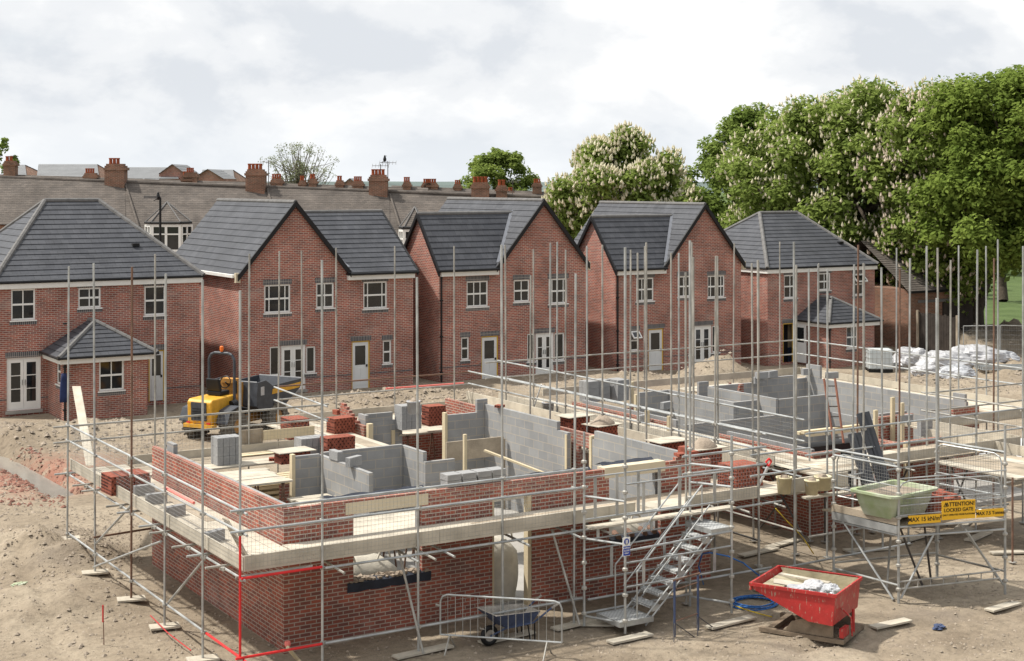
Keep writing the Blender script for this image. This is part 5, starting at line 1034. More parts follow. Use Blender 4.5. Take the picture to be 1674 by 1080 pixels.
p = P(1660, 905); sole(p.x, p.y, -.4, 'plank on the ground at the right picture edge'); p = P(1030, 1046); sole(p.x, p.y, .05, 'timber sole board under the front left foot of the stair tower', sc=.8); p = P(1195, 1022); sole(p.x, p.y, .1, 'timber sole board under the front right foot of the stair tower'); p = P(968, 1022); sole(p.x, p.y, -.6, 'timber board left of the stair tower foot', sc=.7); p = P(1640, 992); sole(p.x, p.y, .1, 'timber sole board under the right leg of the loading platform', sc=.8)
for i, (px, py) in enumerate(((1240, 905), (1280, 890), (1420, 900), (1500, 880), (1560, 870), (1600, 880))):
    p = P(px, py); sole(p.x, p.y, RND.uniform(-.6, .6), ['plank on the shaded ground left of the red skip hose', 'plank on the ground below the link deck', 'plank on the ground under the green tub platform', 'second plank on the ground under the loading platform', 'plank lying under the platform beside its rear leg', 'plank on the soil behind the yellow signs'][i])

# ---------------------------------------------------------------- stair tower
T = Scaf('stair_tower', 'grey steel stair tower with grating treads leading up to the near deck', (18.4, 24.1, 0)); T.r['category'] = 'stair tower'
RO = None
def rosette(par, x, y, z):
    global RO
    if RO is None: o = MB().lathe((0, 0, 0), [(.03, -.04), (.058, -.02), (.058, .02), (.03, .04)], 8).build('rosette', 'galvold'); RO = o.data; bpy.data.objects.remove(o)
    o = bpy.data.objects.new('rosette', RO); COL.objects.link(o); o.parent = par; o.location = Vector((x, y, z))-WL[par]
ya, yb = 23.66, 24.5; A1, A2, A3, A4 = (Xl(1022, ya), ya), (Xl(955, yb), yb), (Xl(1196, ya), ya), (Xl(1128, yb), yb)
for (x, y), zt in ((A1, Zl(404, *A1)), (A2, Zl(706, *A2)), (A3, Zl(712, *A3)), (A4, Zl(393, *A4))):
    z0 = .05; T.t('upright_pole', (x, y, z0), (x, y, zt), r=.026)
    for k in range(int((min(zt, 3.4)-.3)/.5)+1): rosette(T.r, x, y, .3+.5*k)
def ladder_guard(root, a, b, z0, z1, bars=3, r=.018):
    a, b = Vector((a[0], a[1], 0)), Vector((b[0], b[1], 0)); u = Vector((0, 0, 1)); m = MB(); m.tube(a+u*z0, b+u*z0, r); m.tube(a+u*z1, b+u*z1, r); d = (b-a).normalized()
    for k in range(bars):
        c = a.lerp(b, (k+.5)/bars); m.hexa([c-d*.035-Vector((0, 0, -z0))+Vector((-d.y, d.x, 0))*s for s in (0,)] and [c+d*x+Vector((-d.y, d.x, 0))*y_+u*z for z in (z0, z1) for x, y_ in ((-.035, -.006), (.035, -.006), (.035, .006), (-.035, .006))])
    return m.build('guard_frame', 'galv', root)
ladder_guard(T.r, A1, A3, .95, 1.42, 3); ladder_guard(T.r, A1, A3, 2.35, 2.95, 3); ladder_guard(T.r, A2, A4, .95, 1.55, 2); ladder_guard(T.r, A2, A4, 2.15, 2.98, 5); ladder_guard(T.r, A2, A4, 1.75, 1.95, 4)
for z in (.25, 1.78, 2.62): T.t('cross_rail', (*A1, z), (*A2, z)); T.t('cross_rail', (*A3, z+.0), (*A4, z))
T.t('cross_rail', (*A3, 3.0), (*A4, 3.0)); T.t('cross_rail', (*A1, 1.65), (A3[0], A3[1], 1.72)); T.t('cross_rail', (*A2, .3), (*A4, .3))
MAT['grating'] = masonry('steel_grating', (.52, .53, .52), (.46, .47, .46), (.20, .20, .20), .09, .045, .008, .1, bump=.3)
sy0, sy1 = ya+.06, yb-.12; sx0, sx1 = A1[0]+.78, A3[0]-.62
for i in range(7):
    t = i/6; x = sx0+(sx1-sx0)*t; z = .48+1.17*t; m = MB(); m.box(x-.10, sy0+.03, z-.015, x+.10, sy1-.03, z); m.box(x-.105, sy0+.03, z-.06, x-.10, sy1-.03, z); m.build('tread', 'grating', T.r)
for y in (sy0, sy1):
    m = MB(); 
    for dz in (-.16, .0): m.tube((sx0-.25, y, .22+dz+.05), (sx1+.2, y, 1.80+dz), .018)
    for i in range(7): t = i/6; m.box(sx0+(sx1-sx0)*t-.1, y-.006, .36+1.17*t, sx0+(sx1-sx0)*t+.1, y+.006, .48+1.17*t)
    m.build('stringer', 'galv', T.r)
    m = MB(); m.path([(sx0-.45, y, .3), (sx0-.45, y, 1.2), (sx1-.1, y, 2.72), (sx1-.1, y, 2.0)] if y == sy0 else [(sx0-.5, y, .3), (sx0-.5, y, 1.2), (sx1-.1, y, 2.72)], .017); m.tube((sx0-.3, y, .75), (sx1+.1, y, 2.3), .015); m.build('handrail', 'galv', T.r)
def landing(x0, x1, y0, y1, z):
    m = MB(); m.box(x0, y0, z-.025, x1, y1, z); o = m.build('landing', 'grating', T.r); f = MB()
    for b in ((x0, y0-.03, x1, y0), (x0, y1, x1, y1+.03), (x0-.03, y0-.03, x0, y1+.03), (x1, y0-.03, x1+.03, y1+.03)): f.box(b[0], b[1], z-.09, b[2], b[3], z+.012)
    f.build('landing_frame', 'galv', o)
landing(A1[0]-.1, sx0-.12, ya+.03, yb-.08, .27); landing(sx1+.12, A3[0]-.02, ya+.03, A4[1]-.02, 1.80)

# ---------------------------------------------------------------- loading platform
ZB = 1.62; B = P(1469, 860, ZB); C = P(1643, 848, ZB); A = P(1363, 836, ZB); e1 = Vector((C.x-B.x, C.y-B.y, 0)); L1 = e1.length; e1.normalize(); e2 = Vector((A.x-B.x, A.y-B.y, 0)); L2 = e2.length; e2.normalize()
B0 = Vector((B.x, B.y, 0)); cr = lambda a, b, z: B0+e1*(a*L1)+e2*(b*L2)+Vector((0, 0, z))
Lp = Scaf('loading_platform', 'loading platform on steel legs with mesh gates and yellow warning boards', B0); Lp.r['category'] = 'loading platform'
pz = lambda p, py: CAMH-(py-HY)*(p.x*FW[0]+p.y*FW[1])/FPX
for a, b, top in ((0, 0, pz(cr(0, 0, 0), 690)), (1, 0, pz(cr(1, 0, 0), 695)), (0, 1, pz(cr(0, 1, 0), 700)), (1, 1, pz(cr(1, 1, 0), 487))):
    p = cr(a, b, 0); Lp.t('upright_pole', (p.x, p.y, ground(p.x, p.y)), (p.x, p.y, top), r=.034 if (a, b) == (1, 1) else .028)
    for k in range(6): rosette(Lp.r, p.x, p.y, .3+.5*k)
def bar(nm, a0, b0, z0, a1, b1, z1, r=.024, m='galv'): return Lp.t(nm, cr(a0, b0, z0), cr(a1, b1, z1), m, r)
for i in range(9):
    a0, a1 = i/9+.004, (i+1)/9-.004; MB().hexa([cr(a0, .0, ZB-.04), cr(a1, .0, ZB-.04), cr(a1, 1.2, ZB-.04), cr(a0, 1.2, ZB-.04), cr(a0, .0, ZB), cr(a1, .0, ZB), cr(a1, 1.2, ZB), cr(a0, 1.2, ZB)]).build('deck_board', 'plankold', Lp.r)
for z0, z1, nm in ((ZB-.16, ZB+.0, 'edge_beam'), (ZB+.02, ZB+.17, 'toe_board')):
    MB().hexa([cr(-.02, 0, z0), cr(.0, 0, z0), cr(.0, 1, z0), cr(-.02, 1, z0), cr(-.02, 0, z1), cr(.0, 0, z1), cr(.0, 1, z1), cr(-.02, 1, z1)]).build(nm, 'galv' if nm == 'edge_beam' else 'plankold', Lp.r)
for z in (2.98, 2.86): bar('guard_rail', 0, 0, z, 0, 1, z)
bar('guard_rail', 0, 0, 2.15, 0, 1, 2.15); bar('guard_rail', 1, 0, 3.05, 1, 1, 3.05); bar('guard_rail', 1, 0, 2.1, 1, 1, 2.1)
for z in (ZB-.02, ZB-.22): bar('ledger', 0, 0, z, 1, 0, z)
bar('ledger', 0, 0, ZB-.2, 0, 1, ZB-.2); bar('ledger', 0, 1, ZB-.05, 1, 1, ZB-.05); bar('ledger', 1, 0, ZB-.05, 1, 1, ZB-.05)
bar('ledger', 0, 0, .38, 0, 1, .38); bar('ledger', 1, 0, .5, 1, 1, .5, m='galvold'); bar('ledger', 0, 1, .5, 1, 1, .55, m='galvold')
m = MB(); m.tube(cr(0, 0, .45), cr(.95, 0, .52), .02); m.tube(cr(0, 0, .30), cr(.95, 0, .36), .02)
for k in range(8): t = (k+.5)/8; m.tube(cr(t*.95, 0, .31+.06*t), cr(t*.95, 0, .45+.06*t), .012)
m.build('ladder_beam', 'galvold', Lp.r)
bar('brace', 0, 1, ZB+.1, 0, .08, .05); bar('brace', .02, 0, .1, .33, 0, ZB-.2); bar('brace', .62, 0, ZB-.15, .98, .06, .3); bar('brace', .75, .3, ZB-.1, 1.0, .02, .2); bar('brace', .3, .5, ZB-.1, .6, .6, .05, m='darksteel'); bar('brace', .55, .5, ZB-.1, .75, .7, .05, m='darksteel'); bar('brace', .5, .9, ZB-.1, .2, .5, .1, m='galvold')
def gate(nm, f, z0, z1, rnd=True):                               # f(t) -> point on a line, rounded mesh gate
    m = MB(); P0 = [(.02, z0), (.02, z1-.18), (.05, z1-.06), (.12, z1), (.88, z1), (.95, z1-.06), (.98, z1-.18), (.98, z0)]
    m.path([f(t)+Vector((0, 0, z)) for t, z in P0]+[f(.02)+Vector((0, 0, z0))], .017); m.tube(f(.02)+Vector((0, 0, (z0+z1)/2)), f(.98)+Vector((0, 0, (z0+z1)/2)), .012); o = m.build(nm, 'galv', Lp.r); w = MB()
    for i in range(27): t = .03+.94*i/26; w.tube(f(t)+Vector((0, 0, z0)), f(t)+Vector((0, 0, z1-.02-(.06 if t < .09 or t > .91 else 0))), .003, 3, cap=False)
    for k in range(13): z = z0+(z1-z0)*(k+.5)/13; w.tube(f(.02)+Vector((0, 0, z)), f(.98)+Vector((0, 0, z)), .003, 3, cap=False)
    w.build('mesh_infill', 'mesh', o); return o
gate('mesh_gate', lambda t: cr(0, t, 0)+e1*.05, ZB+.35, 2.9); gate('mesh_gate', lambda t: cr(1, t, 0)-e1*.05, ZB+.1, 3.0); gate('mesh_gate', lambda t: cr(t, .03, 0), ZB+.18, 2.55)
for z in (1.85, 2.05, 2.62): bar('gate_rail', 0, -.02, z, 1, -.02, z+.05, .014)
# signs
MAT['signyellow'] = mat('sign_yellow', (.80, .46, .03), .5, .06, 4); MAT['signblue'] = mat('sign_blue', (.03, .06, .32), .5, .06, 4)
def letters(par, s, M4, size, m, name='lettering', align='CENTER'):
    cu = bpy.data.curves.new(name, 'FONT'); cu.body = s; cu.size = size; cu.extrude = .002; cu.align_x = align; cu.align_y = 'CENTER'; cu.offset = size*.012
    t = bpy.data.objects.new('tmp', cu); COL.objects.link(t); dg = bpy.context.evaluated_depsgraph_get(); me = bpy.data.meshes.new_from_object(t.evaluated_get(dg)); bpy.data.objects.remove(t); me.transform(M4); me.transform(Matrix.Translation(-WL[par])); me.materials.clear(); me.materials.append(MAT[m])
    o = bpy.data.objects.new(name, me); COL.objects.link(o); o.parent = par; WL[o] = WL[par]; return o
nrm = Vector((e1.y, -e1.x, 0)); FR = Matrix((e1, Vector((0, 0, 1)), nrm)).transposed()
def sign_board(t0, t1, z0, z1, texts):
    c = cr((t0+t1)/2, 0, (z0+z1)/2)+nrm*.06; m = MB(); m.obox(c, ((t1-t0)*L1, (z1-z0), .012), FR); o = m.build('warning_sign', 'signyellow', Lp.r)
    for s, dx, dz, sz in texts: letters(o, s, Matrix.Translation(c+nrm*.010+e1*dx+Vector((0, 0, dz)))@FR.to_4x4(), sz, 'black')
    return o, c
sign_board(.075, .375, 1.66, 1.84, [('MAX 15 kN/m²', 0, 0, .125)])
o, c = sign_board(.385, .70, 1.70, 2.10, [('ATTENTION!', .035, .12, .118), ('LOCKED GATE', 0, .0, .105), ('ONLY OPERATED FROM PLATFORM', 0, -.10, .048)])
m = MB(); q = c+nrm*.009+Vector((0, 0, .12))-e1*.31
for a, b in (((-.045, -.04), (.045, -.04)), ((.045, -.04), (0, .045)), ((0, .045), (-.045, -.04)), ((0, -.015), (0, .02))): m.tube(q+e1*a[0]+Vector((0, 0, a[1])), q+e1*b[0]+Vector((0, 0, b[1])), .006, 4)
m.build('warning_triangle', 'black', o)
sign_board(.71, .97, 1.70, 1.87, [('MAX 7.5 Tonnes', 0, 0, .10)])
# blue and white notice on the stair tower
sg = thing('safety_sign', 'small white and blue notice hanging on the front pole of the stair tower', 'sign', (A1[0], A1[1]-.04, 1.75)); base = WL[sg]
FX2 = Matrix(((1, 0, 0), (0, 0, -1), (0, 1, 0))); fr_ = Matrix((Vector((1, 0, 0)), Vector((0, 0, 1)), Vector((0, -1, 0)))).transposed()
o = MB().obox(base, (.17, .012, .36)).build('sign_panel', 'upvc', sg); MB().obox(base+Vector((0, -.008, -.08)), (.165, .004, .18)).build('blue_panel', 'signblue', o)
m = MB(); k = 20; m.v = [(base.x+.062*math.cos(i*6.283/k), base.y-.009, base.z+.10+.062*math.sin(i*6.283/k)) for i in range(k)]; m.f = [tuple(range(k))]; m.build('pictogram', 'signblue', o)
MB().obox(base+Vector((-.014, -.012, .10)), (.018, .003, .07)).build('pictogram_figure', 'upvc', o); MB().obox(base+Vector((.014, -.012, .10)), (.018, .003, .07)).build('pictogram_figure', 'upvc', o)
for i, s in enumerate(('SCAFFOLD', 'ACCESS', 'ONLY')): letters(o, s, Matrix.Translation(base+Vector((0, -.012, -.025-.05*i)))@fr_.to_4x4(), .038, 'upvc')
# ---------------------------------------------------------------- things standing on the site
def local(name, label, cat, p, rz, group=None):
    return thing(name, label, cat, (p.x, p.y, p.z), rz, group)
# crowd barrier
a, b = P(733, 1064), P(905, 1076); d = b-a; L = 2.33; rz = math.atan2(d.y, d.x)
r = local('pedestrian_barrier', 'low grey steel barrier with thin upright bars in front of the wheelbarrow', 'barrier', (a+b)/2+Vector((0, 0, ground(a.x, a.y))), rz)
m = MB(); h0, h1 = .30, 1.06; H = L/2
m.path([(-H, 0, h0), (-H, 0, h1-.14), (-H+.04, 0, h1-.04), (-H+.14, 0, h1), (H-.14, 0, h1), (H-.04, 0, h1-.04), (H, 0, h1-.14), (H, 0, h0), (-H, 0, h0)], .019, 8); m.build('frame', 'galv', r, local=True)
for i in range(15): x = -H+L*(i+1)/16; MB().tube((x, 0, h0), (x, 0, h1), .006, 5).build('bar', 'galv', r, local=True)
for x in (-H+.18, H-.28): m = MB(); m.tube((x, 0, h0), (x-.02, -.30, 0), .016, 6); m.tube((x, 0, h0), (x+.02, .30, 0), .016, 6); m.build('foot', 'galvold', r, local=True)
MB().tube((-H, 0, h1-.22), (-H-.09, 0, h1-.2), .02, 6).build('hook', 'galvold', r, local=True)
# wheelbarrow: wheel to the left, handles to the right
p = P(800, 1055); r = local('wheelbarrow', 'blue builder\'s wheelbarrow coated in dried mortar, parked behind the barrier', 'wheelbarrow', Vector((p.x, p.y, ground(p.x, p.y))), math.radians(2))
MAT['bluepaint'] = mat('blue_paint', (.055, .075, .14), .55, .3, 6); MAT['crust'] = mat('dried_mortar', (.34, .31, .27), .95, .25, 7, .4, 20)
m = MB(); top = [(-.08, -.36, .66), (.98, -.30, .58), (.98, .30, .58), (-.08, .36, .66)]; bot = [(.22, -.20, .36), (.80, -.22, .34), (.80, .22, .34), (.22, .20, .36)]
for i in range(4): j = (i+1) % 4; m.poly([bot[i], bot[j], top[j], top[i]])
m.poly(list(reversed(bot))); t_ = m.build('tray', 'bluepaint', r, local=True)
m = MB(); I = lambda q, k: (q[0]*k+(1-k)*.45, q[1]*k, q[2]+.012); ti = [I(q, .96) for q in top]; bi = [(q[0]*.9+.045, q[1]*.88, q[2]+.04) for q in bot]
for i in range(4): j = (i+1) % 4; m.poly([ti[i], ti[j], bi[j], bi[i]]); m.poly([top[i], top[j], ti[j], ti[i]])
m.poly(bi); m.build('mortar_lining', 'crust', t_, local=True)
m = MB(); N = 22
for i in range(N):
    for q in range(8): a1, a2 = 6.283*i/N, 6.283*q/8; rr = .15+.05*math.cos(a2); m.v.append((rr*math.cos(a1), .048*math.sin(a2), .20+rr*math.sin(a1)))
m.f = [(i*8+q, ((i+1) % N)*8+q, ((i+1) % N)*8+(q+1) % 8, i*8+(q+1) % 8) for i in range(N) for q in range(8)]; w = m.build('wheel', 'black', r, local=True, smooth=True); MB().tube((0, -.03, .2), (0, .03, .2), .11, 14).build('rim', 'crust', w, local=True)
for s in (-1, 1):
    MB().path([(-.02, s*.06, .2), (.25, s*.19, .34), (.85, s*.24, .36), (1.28, s*.30, .62)], .018, 8).build('handle', 'bluepaint', r, local=True); MB().tube((1.24, s*.295, .595), (1.42, s*.31, .67), .024, 8).build('grip', 'crust', r, local=True)
    m = MB(); m.path([(.74, s*.21, .36), (.80, s*.22, .0), (.90, s*.22, .0), (.88, s*.24, .38)], .015, 6); m.build('leg', 'black', r, local=True)
MB().path([(-.16, -.07, .36), (-.2, 0, .36), (-.16, .07, .36)], .014, 6).build('bumper', 'crust', r, local=True)
# red tipping skip
ZR = .98; A = P(1229, 953, ZR); B = P(1366, 973, ZR); C = P(1413, 941, ZR); e = Vector((B.x-A.x, B.y-A.y, 0)); Ls = e.length; e.normalize(); n_ = Vector((-e.y, e.x, 0)); Wd = abs((C-B).dot(n_)); g0 = ground(B.x, B.y)
r = local('tipping_skip', 'red steel tipping skip holding plastic bags and boards beside the loading platform', 'skip', Vector((A.x, A.y, g0)), math.atan2(e.y, e.x)); Wd = min(max(Wd, 1.15), 1.5)
MAT['skipred'] = mat('scratched_red', (.40, .024, .022), .45, .16, 5, .05, 20, spec=.5)
n = MAT['skipred'].node_tree; bs = n.nodes['Principled BSDF']; src = bs.inputs['Base Color'].links[0].from_socket; tcn = n.nodes.new('ShaderNodeTexCoord'); mp = n.nodes.new('ShaderNodeMapping'); mp.inputs[3].default_value = (4, 4, 1.3); nz = n.nodes.new('ShaderNodeTexNoise'); nz.inputs['Detail'].default_value = 6; n.links.new(tcn.outputs['Object'], mp.inputs[0]); n.links.new(mp.outputs[0], nz.inputs['Vector']); rp_ = n.nodes.new('ShaderNodeMapRange'); rp_.inputs[1].default_value = .60; rp_.inputs[2].default_value = .64; n.links.new(nz.outputs[0], rp_.inputs[0]); mx = n.nodes.new('ShaderNodeMix'); mx.data_type = 'RGBA'; n.links.new(rp_.outputs[0], mx.inputs[0]); n.links.new(src, mx.inputs[6]); mx.inputs[7].default_value = (.36, .2, .15, 1); n.links.new(mx.outputs[2], bs.inputs['Base Color'])
pr = [(0, ZR), (Ls, ZR), (Ls-.06, .38), (Ls*.68, .40), (.04, ZR-.12)]
m = MB(); m.poly([(x, 0, z) for x, z in pr]); m.poly([(x, Wd, z) for x, z in reversed(pr)])
for (x0, z0), (x1, z1) in ((pr[1], pr[2]), (pr[2], pr[3]), (pr[3], pr[4]), (pr[4], pr[0])): m.poly([(x0, 0, z0), (x0, Wd, z0), (x1, Wd, z1), (x1, 0, z1)])
t_ = m.build('tub', 'skipred', r, local=True)
m = MB(); q = [(.03, ZR-.01), (Ls-.03, ZR-.01), (Ls-.09, .42), (Ls*.68, .44), (.08, ZR-.09)]
m.poly([(x, .02, z) for x, z in reversed(q)]); m.poly([(x, Wd-.02, z) for x, z in q])
for (x0, z0), (x1, z1) in ((q[1], q[2]), (q[2], q[3]), (q[3], q[4])): m.poly([(x0, .02, z0), (x1, .02, z1), (x1, Wd-.02, z1), (x0, Wd-.02, z0)])
MAT['skipdirt'] = mat('muddy_steel', (.20, .155, .11), .85, .3, 5, .2); MAT['skipin'] = mat('mortar_stained_steel', (.44, .39, .27), .85, .2, 4, .2); m.build('inner_lining', 'skipin', t_, local=True)
m = MB(); m.box(-.02, -.035, ZR-.05, Ls+.03, .0, ZR+.015); m.box(Ls, .0, ZR-.05, Ls+.035, Wd, ZR+.015); m.box(-.02, Wd, ZR-.05, Ls+.03, Wd+.035, ZR+.015); m.box(-.045, -.03, ZR-.13, -.0, Wd+.03, ZR+.012); m.build('rim', 'skipred', t_, local=True)
m = MB()
for y in (.12, Wd-.24): m.box(.1, y, .02, Ls+.12, y+.1, .10); m.prism([(.62, .11), (Ls-.1, .11), (Ls-.1, .40), (Ls*.62, .42), (.75, .30)], y+.03, y+.06, 'y')
m.box(.25, .24, .03, .37, Wd-.24, .12); m.box(Ls-.1, .24, .03, Ls+.12, Wd-.24, .12); m.build('base_frame', 'skipdirt', r, local=True)
m = MB(); m.tube((Ls+.10, Wd*.5, .1), (Ls+.10, Wd*.5, .55), .03, 8); m.path([(Ls+.16, .5, .1), (Ls+.14, .5, .45), (Ls-.02, .42, .62)], .018, 6); m.box(Ls+.02, .15, .13, Ls+.1, .5, .3); m.build('latch', 'skipred', r, local=True)
m = MB(); m.obox((.72, .55, .92), (.9, .34, .02), Matrix.Rotation(.35, 3, 'Z')@Matrix.Rotation(.12, 3, 'Y')); m.obox((.75, .9, .97), (1.1, .12, .03), Matrix.Rotation(-.15, 3, 'Z')); tag(m.build('scrap_board', 'plank', None), None)
sb_ = bpy.data.objects['scrap_board']; sb_.matrix_world = Matrix.Translation(WL[r])@Matrix.Rotation(r.rotation_euler.z, 4, 'Z'); tag(sb_, 'pale scrap boards sticking out of the red skip', 'board')
def crumple(c, s, seed, mt, name, lab, rz=0.0, cat='bag', amp=.35):
    m = MB(); n, k = 26, 44
    for j in range(n+1):
        t = math.pi*j/n
        for i in range(k):
            a = 6.283*i/k; v = Vector((math.sin(t)*math.cos(a), math.sin(t)*math.sin(a), math.cos(t))); w = 1+amp*mn.noise(v*1.6+Vector((seed, 0, 0)))+amp*.8*(.3-abs(mn.noise(v*3.2+Vector((0, seed, 0)))))+amp*.35*(.3-abs(mn.noise(v*7+Vector((seed, seed, 0))))); m.v.append((v.x*s[0]*w, v.y*s[1]*w, v.z*s[2]*w))
    m.f = [(j*k+i, j*k+(i+1) % k, (j+1)*k+(i+1) % k, (j+1)*k+i) for j in range(n) for i in range(k)]; o = m.build(name, mt, None); o.location = c; o.rotation_euler.z = rz; return tag(o, lab, cat)
MAT['plastic'] = mat('white_plastic', (.43, .43, .44), .35, .16, 3, .6, 5, spec=.5); MAT['plasticgrey'] = mat('grey_plastic', (.40, .41, .43), .3, .3, 4, .6, 5, spec=.5)
to = lambda x, y, z: Vector((A.x, A.y, g0))+e*x+n_*y+Vector((0, 0, z))
crumple(to(1.05, .62, .86), (.32, .3, .14), 3, 'plastic', 'plastic_bag', 'larger white plastic bag lying in the red skip'); crumple(to(1.42, .55, .84), (.2, .22, .17), 7, 'plasticgrey', 'plastic_bag', 'grey plastic bag in the red skip near its right end'); crumple(to(.75, .4, .88), (.2, .2, .08), 9, 'plasticgrey', 'plastic_sheet', 'grey plastic sheet in the red skip near its lip', cat='sheet')
# trestle by the stairs
p = P(1122, 1036); r = local('steel_trestle', 'blue grey steel trestle frame standing in front of the stair tower', 'trestle', Vector((p.x, p.y, ground(p.x, p.y))), math.radians(8))
for s in (-1, 1):
    MB().tube((s*.33, 0, 0), (s*.33, 0, 1.1), .024, 8).build('post', 'bluepaint', r, local=True); MB().path([(s*.33-.28, -.25, 0), (s*.33, 0, .28), (s*.33+.28, -.28, 0)], .011, 5).build('leg', 'darksteel', r, local=True)
m = MB(); m.tube((-.36, 0, 1.1), (.38, 0, 1.12), .02, 8); m.tube((-.33, 0, .3), (.33, 0, .34), .012, 6); m.tube((-.3, 0, .92), (.33, 0, .95), .01, 6); m.build('rail', 'rust', r, local=True)
# hoses
MAT['hoseblue'] = mat('blue_hose', (.04, .15, .42), .45, .1, 3); MAT['hoseyellow'] = mat('yellow_hose', (.62, .45, .04), .5, .1, 3)
def coil(c, rads, m_, lab, tail, rr=.016):
    m = MB(); pts = []
    for k, R_ in enumerate(rads):
        for i in range(26): a = 6.283*i/26; pts.append(Vector((c.x+R_*math.cos(a)*1.15, c.y+R_*math.sin(a), c.z+.02+.03*(k % 3)+.012*math.sin(a*2+k))))
    pts += tail; m.path(pts, rr, 6); return tag(m.build('hose', m_, smooth=True), lab, 'hose')
c = P(1232, 988); c.z = ground(c.x, c.y); tl = [P(1262, 965, .25), P(1240, 940, .5), P(1215, 920, .8), P(1190, 909, 1.0), P(1160, 903, 1.1), P(1148, 905, 1.0), P(1142, 925, .6), P(1150, 955, .1)]
coil(c, (.38, .44, .40, .46, .36), 'hoseblue', 'blue hose coiled on the soil left of the red skip, trailing behind the stairs', tl)
m = MB(); m.path([P(1186, 983, .06), P(1215, 995, .05), P(1245, 1004, .04), P(1262, 1008, .04)], .014, 6); tag(m.build('hose', 'hoseyellow', smooth=True), 'short yellow hose lying beside the blue coil', 'hose')
m = MB(); m.path([P(1268, 831, 1.92), P(1285, 850, 1.5), P(1303, 868, 1.0), P(1315, 882, .5), P(1330, 905, .1)], .014, 6); tag(m.build('hose', 'hoseyellow', smooth=True), 'yellow hose hanging down from the link deck to the ground', 'hose')
# mortar tub and bricks on the loading platform
p = cr(.22, .42, ZB); r = local('mortar_tub', 'big pale green plastic mortar tub full of mortar on the loading platform', 'tub', p, math.atan2(e1.y, e1.x)+.42)
MAT['tubgreen'] = mat('green_tub', (.27, .34, .16), .7, .25, 1.3, spec=.3, col2=(.50, .51, .43)); 
m = MB(); rim = [(-.78, -.55), (.78, -.55), (.78, .55), (-.78, .55)]
def rr(hx_, hy_, z, rad=.14, k=5): return [(sx*(hx_-rad)+rad*math.cos(a), sy*(hy_-rad)+rad*math.sin(a), z) for sx, sy, a0 in ((1, 1, 0), (-1, 1, 1.571), (-1, -1, 3.142), (1, -1, 4.712)) for a in [a0+1.571*i/(k-1) for i in range(k)]]
rings = [rr(.60, .42, .12), rr(.70, .49, .38), rr(.74, .52, .58), rr(.82, .60, .60), rr(.82, .60, .65), rr(.73, .51, .65), rr(.70, .48, .5)]; N = len(rings[0])
for q in rings: m.v += q
m.f = [(j*N+i, j*N+(i+1) % N, (j+1)*N+(i+1) % N, (j+1)*N+i) for j in range(len(rings)-1) for i in range(N)]+[tuple(reversed(range(N)))]; o = m.build('tub', 'tubgreen', r, local=True)
m = MB(); q = rr(.71, .49, .56, .14, 5); m.v = q+[(x*.5, y*.5, .62+.05*mn.noise((x*3, y*3, 0))) for x, y, z in q]+[(0, 0, .6)]; m.f = [(i, (i+1) % N, N+(i+1) % N, N+i) for i in range(N)]+[(N+i, N+(i+1) % N, 2*N) for i in range(N)]; m.build('mortar', 'sand', r, local=True, smooth=True)
m = MB(); m.box(-.5, -.34, 0, -.38, .34, .12); m.box(.38, -.34, 0, .5, .34, .12); m.build('skid', 'black', r, local=True)
q = cr(.70, .55, ZB); brickpack('red brick stack on the loading platform to the right of the green tub', (q.x, q.y, q.z+.03), 8, 3, 6, math.atan2(e1.y, e1.x)+.3, ragged=1)
# dark channel sections leaning on the far deck
MAT['darkbeam'] = mat('charcoal_steel', (.045, .048, .055), .5, .15, 3)
for (t0, t1, w, lab) in (((1411, 674), (1447, 792), .30, 'taller dark grey channel section leaning behind the green tub'), ((1397, 708), (1420, 790), .30, 'shorter dark grey channel section leaning left of the taller one')):
    d_ = 35.6; b_ = at(t1[0], d_, CAMH-(t1[1]-HY)*d_/FPX); t_ = at(t0[0], d_+.6, CAMH-(t0[1]-HY)*(d_+.6)/FPX); u = (t_-b_); Lb = u.length; u.normalize(); sx_ = Vector((RT[0], RT[1], 0)); sx_ = (sx_-u*sx_.dot(u)).normalized(); ny = u.cross(sx_); M3 = Matrix((sx_, ny, u)).transposed(); c = (b_+t_)/2
    m = MB(); m.obox(c, (w, .03, Lb), M3); m.obox(c+sx_*(w/2-.015)+ny*.06, (.03, .1, Lb), M3); m.obox(c-sx_*(w/2-.015)+ny*.06, (.03, .1, Lb), M3); m.obox(c-sx_*.02-ny*.03, (.05, .03, Lb), M3); tag(m.build('steel_channel', 'darkbeam'), lab, 'steel beam')
# wooden ladder
r = thing('ladder', 'reddish brown wooden ladder leaning against the second half built house', 'ladder', P(1372, 722, 2.0)); d_ = 39.5
for px0, px1 in ((1347, 1363), (1365, 1379)):
    b_ = at(px1, d_, CAMH-(724-HY)*d_/FPX); t_ = at(px0, d_+.9, CAMH-(619-HY)*(d_+.9)/FPX); MB().tube(b_, t_, .035, 6).build('rail', 'woodred', r) if 'woodred' in MAT else (MAT.__setitem__('woodred', mat('red_wood', (.20, .085, .055), .8, .25, 4)), MB().tube(b_, t_, .035, 6).build('rail', 'woodred', r))
for k in range(6):
    t = (k+.6)/6.3; l = at(1363-16*t, d_+.9*t, CAMH-(724-105*t-HY)*(d_+.9*t)/FPX); q = at(1379-14*t, d_+.9*t, CAMH-(724-105*t-HY)*(d_+.9*t)/FPX); MB().tube(l, q, .018, 6).build('rung', 'darksteel', r)
